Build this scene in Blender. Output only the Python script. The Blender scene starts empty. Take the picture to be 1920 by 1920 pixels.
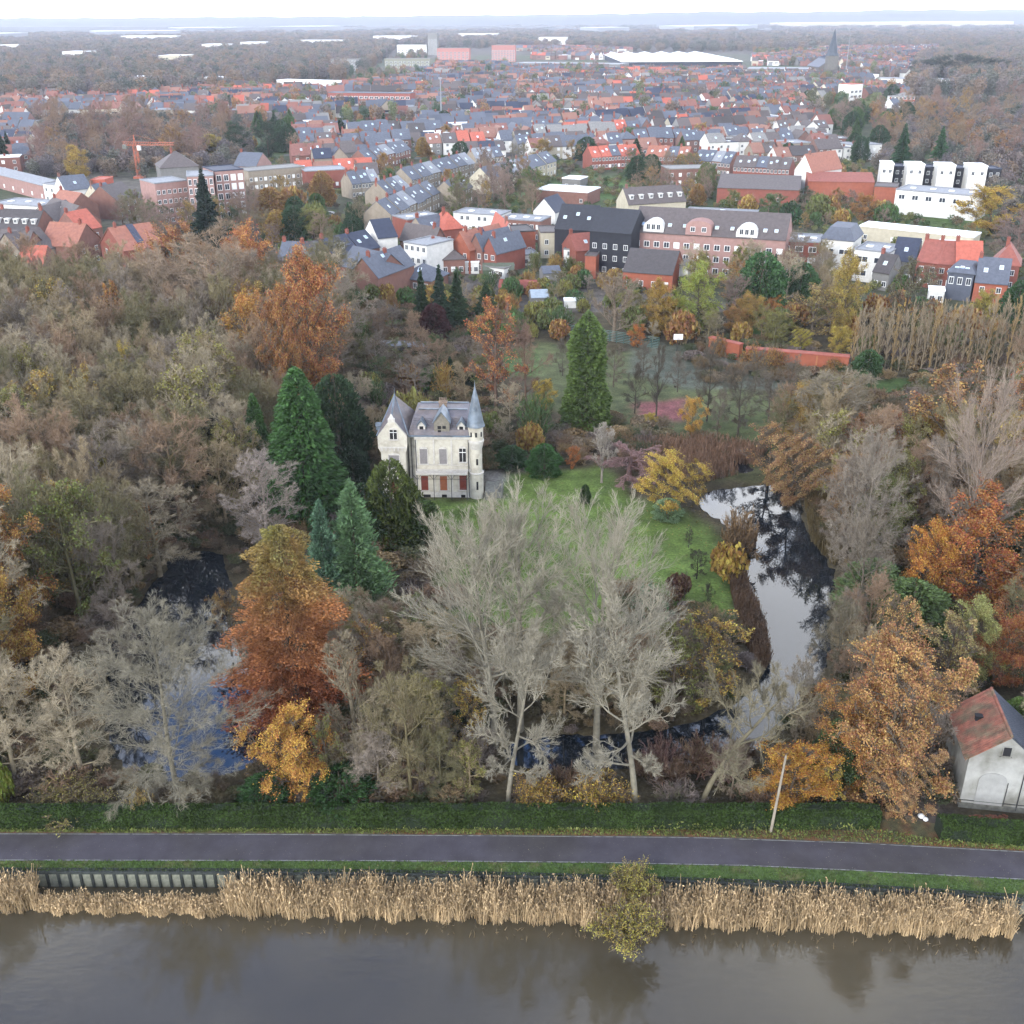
import bpy, math, random
import numpy as np
from mathutils import Vector, Matrix, Euler
random.seed(7); RNG = np.random.default_rng(7)
SC = bpy.context.scene
COL = SC.collection
R = math.radians

# ------------------------------------------------------------------ camera
FPX, CAMH, PITCH, ROLL = 1968.0, 60.0, R(25.3), R(-0.27)
cam_d = bpy.data.cameras.new('camera'); cam = bpy.data.objects.new('camera', cam_d); COL.objects.link(cam)
cam_d.sensor_width = 36.0; cam_d.sensor_fit = 'HORIZONTAL'; cam_d.lens = 36.0 * FPX / 1920.0
cam_d.clip_start = 1.0; cam_d.clip_end = 60000
CM = Matrix.Translation((0, 0, CAMH)) @ (Matrix.Rotation(math.pi / 2 - PITCH, 4, 'X') @ Matrix.Rotation(ROLL, 4, 'Z'))
cam.matrix_world = CM
SC.camera = cam

# ------------------------------------------------------------------ sky, sun, exposure
SUN_EL, SUN_AZ = R(24), R(215)
w = bpy.data.worlds.new('World'); SC.world = w; w.use_nodes = True
nt = w.node_tree; nt.nodes.clear(); N = nt.nodes.new; L = nt.links.new
out = N('ShaderNodeOutputWorld'); bg = N('ShaderNodeBackground'); L(bg.outputs[0], out.inputs[0])
sky = N('ShaderNodeTexSky'); sky.sky_type = 'NISHITA'; sky.sun_disc = False
sky.sun_elevation = SUN_EL; sky.sun_rotation = SUN_AZ; sky.air_density = 1.2; sky.dust_density = 2.0; sky.ozone_density = 2.0
tc = N('ShaderNodeTexCoord'); sep = N('ShaderNodeSeparateXYZ'); L(tc.outputs['Generated'], sep.inputs[0])
zc = N('ShaderNodeMath'); zc.operation = 'MAXIMUM'; zc.inputs[1].default_value = 0.06; L(sep.outputs[2], zc.inputs[0])
dv = N('ShaderNodeVectorMath'); dv.operation = 'DIVIDE'; L(tc.outputs['Generated'], dv.inputs[0])
cz = N('ShaderNodeCombineXYZ'); [L(zc.outputs[0], cz.inputs[i]) for i in range(3)]; L(cz.outputs[0], dv.inputs[1])
n1 = N('ShaderNodeTexNoise'); n1.inputs['Scale'].default_value = 1.05; n1.inputs['Detail'].default_value = 7; n1.inputs['Roughness'].default_value = 0.55
L(dv.outputs[0], n1.inputs['Vector'])
r1 = N('ShaderNodeMapRange'); r1.inputs[1].default_value = 0.40; r1.inputs[2].default_value = 0.56; # a gap of blue sky low in the north-west, seen mirrored in the moat
gp = N('ShaderNodeMapping'); gp.inputs['Location'].default_value = (0.22/0.42, -1.38/0.20, 0); gp.inputs['Scale'].default_value = (1/0.42, 1/0.20, 0); L(dv.outputs[0], gp.inputs[0])
gl_ = N('ShaderNodeVectorMath'); gl_.operation = 'LENGTH'; L(gp.outputs[0], gl_.inputs[0])
gr = N('ShaderNodeMapRange'); gr.inputs[1].default_value = 0.3; gr.inputs[2].default_value = 1.5; gr.inputs[3].default_value = 0.25; gr.inputs[4].default_value = -0.03; L(gl_.outputs[1], gr.inputs[0])
gs = N('ShaderNodeMath'); gs.operation = 'SUBTRACT'; L(n1.outputs[0], gs.inputs[0]); L(gr.outputs[0], gs.inputs[1])
L(gs.outputs[0], r1.inputs[0])
# cover closes to full near the horizon
rh = N('ShaderNodeMapRange'); rh.inputs[1].default_value = 0.34; rh.inputs[2].default_value = 0.10; L(sep.outputs[2], rh.inputs[0])
mx = N('ShaderNodeMath'); mx.operation = 'MAXIMUM'; L(r1.outputs[0], mx.inputs[0]); L(rh.outputs[0], mx.inputs[1])
n2 = N('ShaderNodeTexNoise'); n2.inputs['Scale'].default_value = 2.1; n2.inputs['Detail'].default_value = 6; L(dv.outputs[0], n2.inputs['Vector'])
cr = N('ShaderNodeMapRange'); cr.inputs[1].default_value = 0.3; cr.inputs[2].default_value = 0.7; cr.inputs[3].default_value = 0.0; cr.inputs[4].default_value = 1.0; L(n2.outputs[0], cr.inputs[0])
cc = N('ShaderNodeMix'); cc.data_type = 'RGBA'; cc.inputs[6].default_value = (4.9, 5.2, 5.9, 1); cc.inputs[7].default_value = (9.6, 9.8, 10.3, 1); L(cr.outputs[0], cc.inputs[0])
# brighter cloud low over the horizon
ch = N('ShaderNodeMix'); ch.data_type = 'RGBA'; ch.inputs[7].default_value = (22.0, 22.6, 23.6, 1); rb = N('ShaderNodeMapRange'); rb.inputs[1].default_value = 0.72; rb.inputs[2].default_value = 0.06; L(sep.outputs[2], rb.inputs[0]); L(rb.outputs[0], ch.inputs[0]); L(cc.outputs[2], ch.inputs[6])
sm = N('ShaderNodeMix'); sm.data_type = 'RGBA'; L(mx.outputs[0], sm.inputs[0]); sg = N('ShaderNodeVectorMath'); sg.operation = 'MULTIPLY'; sg.inputs[1].default_value = (1.3, 1.8, 2.7); L(sky.outputs[0], sg.inputs[0]); L(sg.outputs[0], sm.inputs[6]); L(ch.outputs[2], sm.inputs[7])
L(sm.outputs[2], bg.inputs[0]); bg.inputs[1].default_value = 0.1

sd = bpy.data.lights.new('sun', 'SUN'); so = bpy.data.objects.new('sun', sd); COL.objects.link(so)
sd.energy = 1.1; sd.angle = R(14); sd.color = (1.0, 0.95, 0.88)
# rays travel away from the sun, which stands behind and to the left of the camera
sdir = Vector((math.sin(SUN_AZ) * math.cos(SUN_EL), math.cos(SUN_AZ) * math.cos(SUN_EL), math.sin(SUN_EL)))
so.rotation_euler = sdir.to_track_quat('Z', 'Y').to_euler()

SC.view_settings.view_transform = 'Standard'; SC.view_settings.look = 'None'
SC.view_settings.exposure = 1.65; SC.view_settings.gamma = 1.0; SC.view_settings.use_curve_mapping = False
SC.render.engine = 'CYCLES'
cy = SC.cycles
cy.max_bounces = 5; cy.diffuse_bounces = 3; cy.glossy_bounces = 3; cy.transmission_bounces = 2; cy.volume_bounces = 0; cy.transparent_max_bounces = 4
cy.use_denoising = True; cy.caustics_reflective = False; cy.caustics_refractive = False
cy.use_adaptive_sampling = True; cy.adaptive_threshold = 0.02

# ------------------------------------------------------------------ pixel <-> place helpers (for laying the site out)
CR = CM.to_3x3(); CRn = np.array(CR)
def G(px, py, z=0.0):
    d = CR @ Vector(((px - 960) / FPX, -(py - 960) / FPX, -1.0))
    t = (z - CAMH) / d.z
    return Vector((d.x * t, d.y * t, z))
def zat(px, py, Y):
    d = CR @ Vector(((px - 960) / FPX, -(py - 960) / FPX, -1.0))
    return CAMH + d.z * Y / d.y
def depth_of(P):
    return -(CR.transposed() @ (Vector(P) - Vector((0, 0, CAMH)))).z
def proj(P):
    c = CR.transposed() @ (Vector(P) - Vector((0, 0, CAMH)))
    return 960 + FPX * c.x / -c.z, 960 - FPX * c.y / -c.z
def projn(P):
    c = (P - np.array([0, 0, CAMH])) @ CRn
    zz = np.maximum(-c[:, 2], 1e-3)
    out = np.stack([960 + FPX * c[:, 0] / zz, 960 - FPX * c[:, 1] / zz], 1)
    out[c[:, 2] > -1] = -1e6
    return out
def inpoly(pts, poly):
    x, y = pts[:, 0], pts[:, 1]; ins = np.zeros(len(pts), bool); n = len(poly)
    for i in range(n):
        x0, y0 = poly[i]; x1, y1 = poly[(i + 1) % n]
        c = ((y0 > y) != (y1 > y)) & (x < (x1 - x0) * (y - y0) / ((y1 - y0) or 1e-9) + x0)
        ins ^= c
    return ins
def polydist(pts, poly):
    d = np.full(len(pts), 1e9); n = len(poly)
    for i in range(n):
        a = np.array(poly[i], float); b = np.array(poly[(i + 1) % n], float); ab = b - a
        t = np.clip(((pts - a) @ ab) / max(ab @ ab, 1e-9), 0, 1)
        d = np.minimum(d, np.hypot(*(pts - a - t[:, None] * ab).T))
    return d
def S(r, g, b, K=0.5):               # a colour as it looks on the overcast day -> base colour
    f = lambda c: (c / 255 / 12.92) if c <= 10.3 else ((c / 255 + 0.055) / 1.055) ** 2.4
    r, g, b = f(r)*K, f(g)*K, f(b)*K; y = .3*r+.5*g+.2*b; q = .14; return (r+(y-r)*q, g+(y-g)*q, b+(y-b)*q, 1.0)

# ------------------------------------------------------------------ objects
def link(name, me, mats=None, parent=None, loc=None, rz=None):
    o = bpy.data.objects.new(name, me); COL.objects.link(o)
    if mats is not None and me is not None and len(me.materials) == 0:
        for m in (mats if isinstance(mats, (list, tuple)) else [mats]): me.materials.append(m)
    if parent is not None: o.parent = parent
    if loc is not None: o.location = loc
    if rz is not None: o.rotation_euler = (0, 0, rz)
    return o
def empty(name, loc, rz=0.0): 
    o = link(name, None, None, None, loc, rz); o.empty_display_size = 0.5; return o
def tag(o, label=None, cat=None, group=None, kind=None):
    if label: o['label'] = label
    if cat: o['category'] = cat
    if group: o['group'] = group
    if kind: o['kind'] = kind
    return o
def struct(o): o['kind'] = 'structure'; return o
class MB:                            # collects shapes into one mesh
    def __init__(s): s.v = []; s.f = []; s.m = []
    def add(s, vs, fs, mi=0):
        b = len(s.v); s.v += [tuple(v) for v in vs]; s.f += [tuple(b + i for i in f) for f in fs]; s.m += [mi] * len(fs); return s
    def box(s, x0, x1, y0, y1, z0, z1, mi=0):
        return s.add([(x0,y0,z0),(x1,y0,z0),(x1,y1,z0),(x0,y1,z0),(x0,y0,z1),(x1,y0,z1),(x1,y1,z1),(x0,y1,z1)],
                     [(0,3,2,1),(4,5,6,7),(0,1,5,4),(1,2,6,5),(2,3,7,6),(3,0,4,7)], mi)
    def prism(s, poly, z0, z1, mi=0):    # vertical prism from a ccw polygon
        n = len(poly)
        return s.add([(x,y,z0) for x,y in poly]+[(x,y,z1) for x,y in poly],
                     [tuple(range(n-1,-1,-1)), tuple(range(n,2*n))]+[(i,(i+1)%n,n+(i+1)%n,n+i) for i in range(n)], mi)
    def extr(s, prof, y0, y1, mi=0):     # profile in x,z pushed along y
        n = len(prof)
        return s.add([(x,y0,z) for x,z in prof]+[(x,y1,z) for x,z in prof],
                     [tuple(range(n)), tuple(range(2*n-1,n-1,-1))]+[(i,n+i,n+(i+1)%n,(i+1)%n) for i in range(n)], mi)
    def extrx(s, prof, x0, x1, mi=0):    # profile in y,z pushed along x
        n = len(prof)
        return s.add([(x0,y,z) for y,z in prof]+[(x1,y,z) for y,z in prof],
                     [tuple(range(n)), tuple(range(2*n-1,n-1,-1))]+[(i,n+i,n+(i+1)%n,(i+1)%n) for i in range(n)], mi)
    def lathe(s, cx, cy, prof, n=16, mi=0):   # rings of (r, z)
        vs = [(cx+r*math.cos(2*math.pi*k/n), cy+r*math.sin(2*math.pi*k/n), z) for r, z in prof for k in range(n)]
        fs = [(i*n+k, i*n+(k+1)%n, (i+1)*n+(k+1)%n, (i+1)*n+k) for i in range(len(prof)-1) for k in range(n)]
        return s.add(vs, fs, mi)
    def bar(s, a, b, r, r2=None, n=6, mi=0):
        a = Vector(a); b = Vector(b); d = (b-a).normalized(); u = d.orthogonal().normalized(); v = d.cross(u); r2 = r if r2 is None else r2
        vs = [a+(u*math.cos(2*math.pi*k/n)+v*math.sin(2*math.pi*k/n))*r for k in range(n)]+[b+(u*math.cos(2*math.pi*k/n)+v*math.sin(2*math.pi*k/n))*r2 for k in range(n)]
        return s.add(vs, [(k,(k+1)%n,n+(k+1)%n,n+k) for k in range(n)]+[tuple(range(n-1,-1,-1)), tuple(range(n,2*n))], mi)
    def mesh(s, name='m'):
        me = bpy.data.meshes.new(name); me.from_pydata(s.v, [], s.f)
        me.polygons.foreach_set('material_index', s.m); me.update(); return me
    def build(s, name, mats, parent=None, loc=None, rz=None, color=None, smooth=False):
        me = s.mesh(name)
        if smooth: me.shade_smooth()
        o = link(name, me, mats, parent, loc, rz)
        if color is not None: o.color = color
        return o
def npmesh(name, V, F, cols=None, fmat=None):     # F (n,4) or (n,3)
    me = bpy.data.meshes.new(name); V = np.asarray(V, np.float32); F = np.asarray(F, np.int32); k = F.shape[1]
    me.vertices.add(len(V)); me.vertices.foreach_set('co', V.ravel())
    me.loops.add(F.size); me.loops.foreach_set('vertex_index', F.ravel())
    me.polygons.add(len(F)); me.polygons.foreach_set('loop_start', np.arange(len(F), dtype=np.int32) * k)
    if fmat is not None: me.polygons.foreach_set('material_index', np.asarray(fmat, np.int32))
    me.update(calc_edges=True)
    if cols is not None:
        a = me.color_attributes.new('cover', 'FLOAT_COLOR', 'POINT'); c = np.ones((len(V), 4), np.float32); c[:, :3] = cols
        a.data.foreach_set('color', c.ravel())
    return me

# ------------------------------------------------------------------ materials
def newmat(name):
    m = bpy.data.materials.new(name); m.use_nodes = True; t = m.node_tree; b = t.nodes['Principled BSDF']; return m, t, b
def mat(name, col=None, rough=0.8, scale=1.0, lo=0.75, hi=1.25, bump=0.0, bscale=None, island=0.0, spec=0.3, metal=0.0, src='const', detail=5, trans=0.0, col2=None, s2=0.3, c2=(0.45, 0.6), hue=0.0):
    """procedural surface: a base colour (own value, object colour or mesh attribute) broken up by noise"""
    m, t, b = newmat(name); N = t.nodes.new; L = t.links.new
    co = N('ShaderNodeTexCoord')
    if src == 'const': rg = N('ShaderNodeRGB'); rg.outputs[0].default_value = col; c = rg.outputs[0]
    elif src == 'object': c = N('ShaderNodeObjectInfo').outputs['Color']
    else: at = N('ShaderNodeAttribute'); at.attribute_name = 'cover'; c = at.outputs['Color']
    vec = co.outputs['Object']
    if col2 is not None:
        n = N('ShaderNodeTexNoise'); n.inputs['Scale'].default_value = s2; n.inputs['Detail'].default_value = 6; L(vec, n.inputs['Vector'])
        r = N('ShaderNodeMapRange'); r.inputs[1].default_value, r.inputs[2].default_value = c2; L(n.outputs[0], r.inputs[0])
        x = N('ShaderNodeMix'); x.data_type = 'RGBA'; L(r.outputs[0], x.inputs[0]); L(c, x.inputs[6]); x.inputs[7].default_value = col2; c = x.outputs[2]
    n = N('ShaderNodeTexNoise'); n.inputs['Scale'].default_value = scale; n.inputs['Detail'].default_value = detail; n.inputs['Roughness'].default_value = 0.6
    L(vec, n.inputs['Vector'])
    r = N('ShaderNodeMapRange'); r.inputs[1].default_value = 0.3; r.inputs[2].default_value = 0.7; r.inputs[3].default_value = lo; r.inputs[4].default_value = hi; L(n.outputs[0], r.inputs[0])
    f = r.outputs[0]
    if island:
        g = N('ShaderNodeNewGeometry'); q = N('ShaderNodeMapRange'); q.inputs[3].default_value = 1 - island; q.inputs[4].default_value = 1 + island
        L(g.outputs['Random Per Island'], q.inputs[0]); mm = N('ShaderNodeMath'); mm.operation = 'MULTIPLY'; L(f, mm.inputs[0]); L(q.outputs[0], mm.inputs[1]); f = mm.outputs[0]
    x = N('ShaderNodeVectorMath'); x.operation = 'SCALE'; L(c, x.inputs[0]); L(f, x.inputs['Scale'])
    if hue:                          # leaves of one crown turn at different times
        hn = N('ShaderNodeTexNoise'); hn.inputs['Scale'].default_value = 0.55; hn.inputs['Detail'].default_value = 3; L(vec, hn.inputs['Vector'])
        ha = N('ShaderNodeMath'); ha.operation = 'ADD'; L(hn.outputs[0], ha.inputs[0]); g2 = N('ShaderNodeNewGeometry'); L(g2.outputs['Random Per Island'], ha.inputs[1])
        hr = N('ShaderNodeMapRange'); hr.inputs[1].default_value = 0.35; hr.inputs[2].default_value = 1.65; hr.inputs[3].default_value = 0.5-hue; hr.inputs[4].default_value = 0.5+hue*1.3; L(ha.outputs[0], hr.inputs[0])
        hs = N('ShaderNodeHueSaturation'); L(hr.outputs[0], hs.inputs['Hue']); L(x.outputs[0], hs.inputs['Color']); x = hs
    L(x.outputs[0], b.inputs['Base Color'])
    b.inputs['Roughness'].default_value = rough; b.inputs['Metallic'].default_value = metal
    b.inputs['Specular IOR Level'].default_value = spec
    if bump:
        n = N('ShaderNodeTexNoise'); n.inputs['Scale'].default_value = bscale or scale * 4; n.inputs['Detail'].default_value = 6; L(vec, n.inputs['Vector'])
        bb = N('ShaderNodeBump'); bb.inputs['Strength'].default_value = min(1, bump); bb.inputs['Distance'].default_value = 0.1; L(n.outputs[0], bb.inputs['Height']); L(bb.outputs[0], b.inputs['Normal'])
    if trans:
        tr = N('ShaderNodeBsdfTranslucent'); L(x.outputs[0], tr.inputs[0]); ms = N('ShaderNodeMixShader'); ms.inputs[0].default_value = trans
        o = t.nodes['Material Output']; L(b.outputs[0], ms.inputs[1]); L(tr.outputs[0], ms.inputs[2]); L(ms.outputs[0], o.inputs[0])
    return m
M = {}
M['twig'] = mat('twig', rough=0.9, scale=0.25, lo=0.8, hi=1.2, island=0.25, spec=0.1, src='object', detail=3)
M['bark'] = mat('bark', rough=0.9, scale=1.5, lo=0.7, hi=1.25, spec=0.1, src='object', bump=0.4)
M['leaf'] = mat('leaf', rough=0.75, scale=0.35, lo=0.65, hi=1.35, hue=0.035, island=0.4, spec=0.15, src='object', trans=0.22, detail=3)
M['needle'] = mat('needle', rough=0.8, scale=0.5, lo=0.7, hi=1.3, island=0.35, spec=0.15, src='object', trans=0.1, detail=3)
M['wall'] = mat('house_wall', rough=0.9, scale=0.8, lo=0.85, hi=1.12, spec=0.15, src='object', bump=0.15)
M['roof'] = mat('house_roof', rough=0.75, scale=1.3, lo=0.8, hi=1.2, spec=0.3, src='object', bump=0.3, bscale=5)
M['frame'] = mat('window_frame', S(215, 215, 210, .75), 0.5, 2)
M['shutter'] = mat('window_shutter', S(225, 225, 222, .8), 0.6, 2, 0.92, 1.05)
M['glass'] = mat('window_glass', (0.03, 0.035, 0.045, 1), 0.08, 0.5, 0.8, 1.2, spec=0.6)
M['blueglass'] = mat('skylight_glass', (0.25, 0.36, 0.5, 1), 0.2, 1, 0.8, 1.2, spec=0.6)
M['paint'] = mat('object_paint', rough=0.5, scale=3, lo=0.92, hi=1.06, src='object', spec=0.4)
M['concrete'] = mat('concrete', S(128, 128, 118), 0.9, 2.5, 0.6, 1.2, bump=0.3)
M['stuff_house'] = mat('distant_house', rough=0.85, scale=0.1, lo=0.9, hi=1.1, src='attr', spec=0.2)
# ================================================================== THE SETTING
def line(pts):                                   # pixel line -> y as a function of x pixel
    xs = [p[0] for p in pts]; ys = [p[1] for p in pts]
    return lambda x: float(np.interp(x, xs, ys))
L_pb = line([(-560,1561),(480,1563),(960,1566),(1300,1569),(1600,1579),(1920,1596),(2480,1640)])
L_pf = line([(-560,1613),(700,1615),(1100,1618),(1400,1624),(1600,1633),(1920,1650),(2480,1700)])
L_wl = line([(-560,1633),(420,1636),(700,1638),(1000,1644),(1250,1652),(1550,1662),(1800,1677),(1920,1686),(2480,1740)])
L_hg = line([(-200,1557),(700,1556),(1100,1556),(1400,1556),(1640,1556),(1760,1575),(1920,1588),(2480,1634)])
XS = list(range(-560, 2481, 40))
def gline(f, z=0.0): return [G(x, f(x), z) for x in XS]
wall_w = gline(L_wl); WX = np.array([p.x for p in wall_w]); WY = np.array([p.y for p in wall_w])
WX = np.concatenate([[-13000], WX, [13000]]); WY = np.concatenate([[WY[0]], WY, [WY[-1] - 40]])
wallY = lambda x: np.interp(x, WX, WY)

POND_L = [(330,1035),(415,1030),(432,1090),(418,1150),(440,1220),(485,1300),(512,1350),(505,1420),(430,1452),(330,1468),(240,1452),(205,1400),(205,1320),(200,1250),(215,1190),(262,1130),(300,1080)]
POND_R = [(1305,925),(1400,912),(1470,902),(1502,935),(1512,1000),(1560,1060),(1568,1110),(1548,1170),(1556,1240),(1505,1310),(1440,1390),(1370,1425),(1250,1436),(1100,1442),(955,1440),(950,1385),(1080,1378),(1250,1375),(1345,1335),(1420,1290),(1440,1240),(1425,1170),(1395,1100),(1385,1050),(1412,1015),(1360,985),(1318,955)]
POND_S = [(1362,868),(1385,862),(1412,872),(1414,888),(1390,888)]
POND_Z = -0.45
def soft(p,k=2):
    for _ in range(k): p=[q for i in range(len(p)) for a,b in ((p[i],p[(i+1)%len(p)]),) for q in ((a[0]*.75+b[0]*.25,a[1]*.75+b[1]*.25),(a[0]*.25+b[0]*.75,a[1]*.25+b[1]*.75))]
    return p
ponds_w = [[tuple(G(x, y, POND_Z)[:2]) for x, y in soft(p)] for p in (POND_L, POND_R, POND_S)]

def spread(core0, core1, step, far, n):
    a = np.arange(core0, core1 + step * .5, step)
    k = np.linspace(0, 1, n + 1)[1:]
    hi = core1 + (far - core1) * (np.exp(5.5 * k) - 1) / (math.exp(5.5) - 1)
    lo = core0 - (far - abs(core0)) * (np.exp(5.5 * k) - 1) / (math.exp(5.5) - 1)
    return lo, a, hi
lo, a, hi = spread(-110, 110, 1.1, 8000, 50); gx = np.concatenate([lo[::-1], a, hi])
lo, a, hi = spread(56, 235, 1.1, 8000, 85); gy = np.concatenate([[-400, -100, 0, 30, 45, 52], a, hi])
GX, GY = np.meshgrid(gx, gy); P = np.stack([GX.ravel(), GY.ravel(), np.zeros(GX.size)], 1)
px = projn(P); jit = lambda s, k: np.sin(P[:,0]*k+s)*np.cos(P[:,1]*k*1.3+s*2) + .5*np.sin(P[:,0]*k*2.7+P[:,1]*k*1.9+s)
near = (P[:,1] > 40) & (P[:,1] < 900)
q = px.copy(); sc_ = np.clip(1968/np.maximum(P[:,1],50), 2, 30)
q[:,0] += jit(1.1,.35)*sc_*.5; q[:,1] += jit(4.2,.3)*sc_*.3
cov = np.tile(np.array([0.075,0.062,0.036]), (len(P),1))           # leaf litter and rough growth
town = P[:,1] > 232
cov[town] = (0.085,0.090,0.055)
t2 = np.sin(P[:,0]*.021+1)*np.cos(P[:,1]*.017)+.5*np.sin(P[:,0]*.05+P[:,1]*.043)
cov[town & (t2 > .35)] = (0.075,0.105,0.045)
cov[town & (t2 < -.5)] = (0.13,0.115,0.10)
cov[P[:,1] > 1900] = (0.10,0.085,0.075)
patch = (P[:,1] > 3500) & (np.sin(P[:,0]*.0012+2)*np.cos(P[:,1]*.0023) > .45) ; cov[patch] = (0.26,0.235,0.17)
GREENS = [  # pixel outlines of the ground cover
 ([(790,936),(930,930),(925,888),(1000,880),(1140,882),(1190,935),(1300,962),(1345,1010),(1372,1100),(1380,1168),(1230,1135),(1150,1175),(1000,1195),(860,1165),(800,1060)], (0.105,0.155,0.036)),
 ([(1000,640),(1190,660),(1240,700),(1440,740),(1500,800),(1500,850),(1280,830),(1180,800),(1010,760)], (0.10,0.115,0.05)),
 ([(640,660),(900,640),(900,700),(700,720)], (0.08,0.10,0.045)),
 ([(700,585),(800,590),(790,620),(720,612)], (0.09,0.14,0.04)),
 ([(880,655),(1010,650),(1010,705),(880,700)], (0.075,0.12,0.04)),
 ([(1400,585),(1450,590),(1440,650),(1380,640)], (0.07,0.13,0.035)),
 ([(1180,640),(1400,655),(1480,690),(1470,735),(1280,725),(1180,700)], (0.105,0.115,0.085)),
 ([(1185,752),(1280,748),(1300,775),(1275,790),(1190,785)], (0.22,0.085,0.085)),
 ([(1300,790),(1560,760),(1560,850),(1400,850)], (0.08,0.10,0.035)),
 ([(1560,720),(1920,690),(1920,730),(1600,770)], (0.06,0.10,0.03)),
 ([(1600,880),(1750,840),(1760,900),(1640,930)], (0.07,0.10,0.035)),
 ([(1230,880),(1330,900),(1400,905),(1470,895),(1440,870),(1330,860)], (0.09,0.095,0.04)),
 ([(1090,330),(1190,330),(1190,365),(1110,372),(940,385),(935,365)], (0.10,0.17,0.05)),
 ([(1640,402),(1900,402),(1900,425),(1640,425)], (0.08,0.13,0.035)),
 ([(1700,1500),(1770,1500),(1800,1600),(1690,1600)], (0.085,0.07,0.062)),
 ([(905,878),(945,885),(950,935),(905,938)], (0.19,0.18,0.165)),
 ([(950,868),(1060,860),(1060,880),(960,884)], (0.15,0.13,0.095)),
 ([(560,415),(800,400),(1000,395),(1000,405),(800,418),(560,430)], (0.11,0.11,0.11)),
]
for poly, c in GREENS: cov[near & inpoly(q, poly)] = c
# soften
C3 = cov.reshape(len(gy), len(gx), 3)
for _ in range(1):
    C3[1:-1,1:-1] = (C3[1:-1,1:-1]*2+C3[:-2,1:-1]+C3[2:,1:-1]+C3[1:-1,:-2]+C3[1:-1,2:])/6
cov = C3.reshape(-1,3)
# relief: pond basins and the canal cut
z = np.zeros(len(P)); xy = P[:,:2]
for pw in ponds_w:
    arr = np.array(pw); m = (xy[:,0] > arr[:,0].min()-6) & (xy[:,0] < arr[:,0].max()+6) & (xy[:,1] > arr[:,1].min()-6) & (xy[:,1] < arr[:,1].max()+6)
    idx = np.where(m)[0]; d = polydist(xy[idx], pw)+.5*np.sin(xy[idx,0]*1.1)*np.cos(xy[idx,1]*.9); ins = inpoly(xy[idx], pw); sd_ = np.where(ins, -d, d)
    z[idx] = np.minimum(z[idx], np.interp(sd_, [-3, 0, 1.3], [-2.0, POND_Z, 0]))
cut = P[:,1] - wallY(P[:,0]); z = np.minimum(z, np.interp(cut, [0.6, 1.9], [-3.2, 0.0]))
far = P[:,1] > 400; z[far] += 0
P[:,2] = z
nx, ny = len(gx), len(gy); i, j = np.meshgrid(np.arange(nx-1), np.arange(ny-1)); k = (j*nx+i).ravel()
F = np.stack([k, k+1, k+nx+1, k+nx], 1)
gm = npmesh('ground', P, F, cols=cov*.55)
m, t, b = newmat('ground_cover'); Nn = t.nodes.new; Ll = t.links.new
at = Nn('ShaderNodeAttribute'); at.attribute_name = 'cover'; co = Nn('ShaderNodeTexCoord'); c = at.outputs['Color']
for scl, lo_, hi_ in ((0.05,.72,1.3),(0.4,.65,1.4),(3.0,.7,1.35)):
    n = Nn('ShaderNodeTexNoise'); n.inputs['Scale'].default_value = scl; n.inputs['Detail'].default_value = 6; Ll(co.outputs['Object'], n.inputs['Vector'])
    r = Nn('ShaderNodeMapRange'); r.inputs[1].default_value=.3; r.inputs[2].default_value=.7; r.inputs[3].default_value=lo_; r.inputs[4].default_value=hi_; Ll(n.outputs[0], r.inputs[0])
    x = Nn('ShaderNodeVectorMath'); x.operation='SCALE'; Ll(c, x.inputs[0]); Ll(r.outputs[0], x.inputs['Scale']); c = x.outputs[0]
# scattered fallen leaves, rust and straw
n = Nn('ShaderNodeTexNoise'); n.inputs['Scale'].default_value = 1.3; n.inputs['Detail'].default_value = 8; n.inputs['Roughness'].default_value=.75; Ll(co.outputs['Object'], n.inputs['Vector'])
r = Nn('ShaderNodeMapRange'); r.inputs[1].default_value=.56; r.inputs[2].default_value=.68; r.inputs[4].default_value=.55; Ll(n.outputs[0], r.inputs[0])
x = Nn('ShaderNodeMix'); x.data_type='RGBA'; Ll(r.outputs[0], x.inputs[0]); Ll(c, x.inputs[6]); x.inputs[7].default_value=(.075,.05,.024,1)
Ll(x.outputs[2], b.inputs['Base Color']); b.inputs['Roughness'].default_value=.95; b.inputs['Specular IOR Level'].default_value=.1
n = Nn('ShaderNodeTexNoise'); n.inputs['Scale'].default_value=2.5; n.inputs['Detail'].default_value=6; Ll(co.outputs['Object'], n.inputs['Vector'])
bb = Nn('ShaderNodeBump'); bb.inputs['Strength'].default_value=.6; bb.inputs['Distance'].default_value=.25; Ll(n.outputs[0], bb.inputs['Height']); Ll(bb.outputs[0], b.inputs['Normal'])
struct(link('ground', gm, m))

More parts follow.
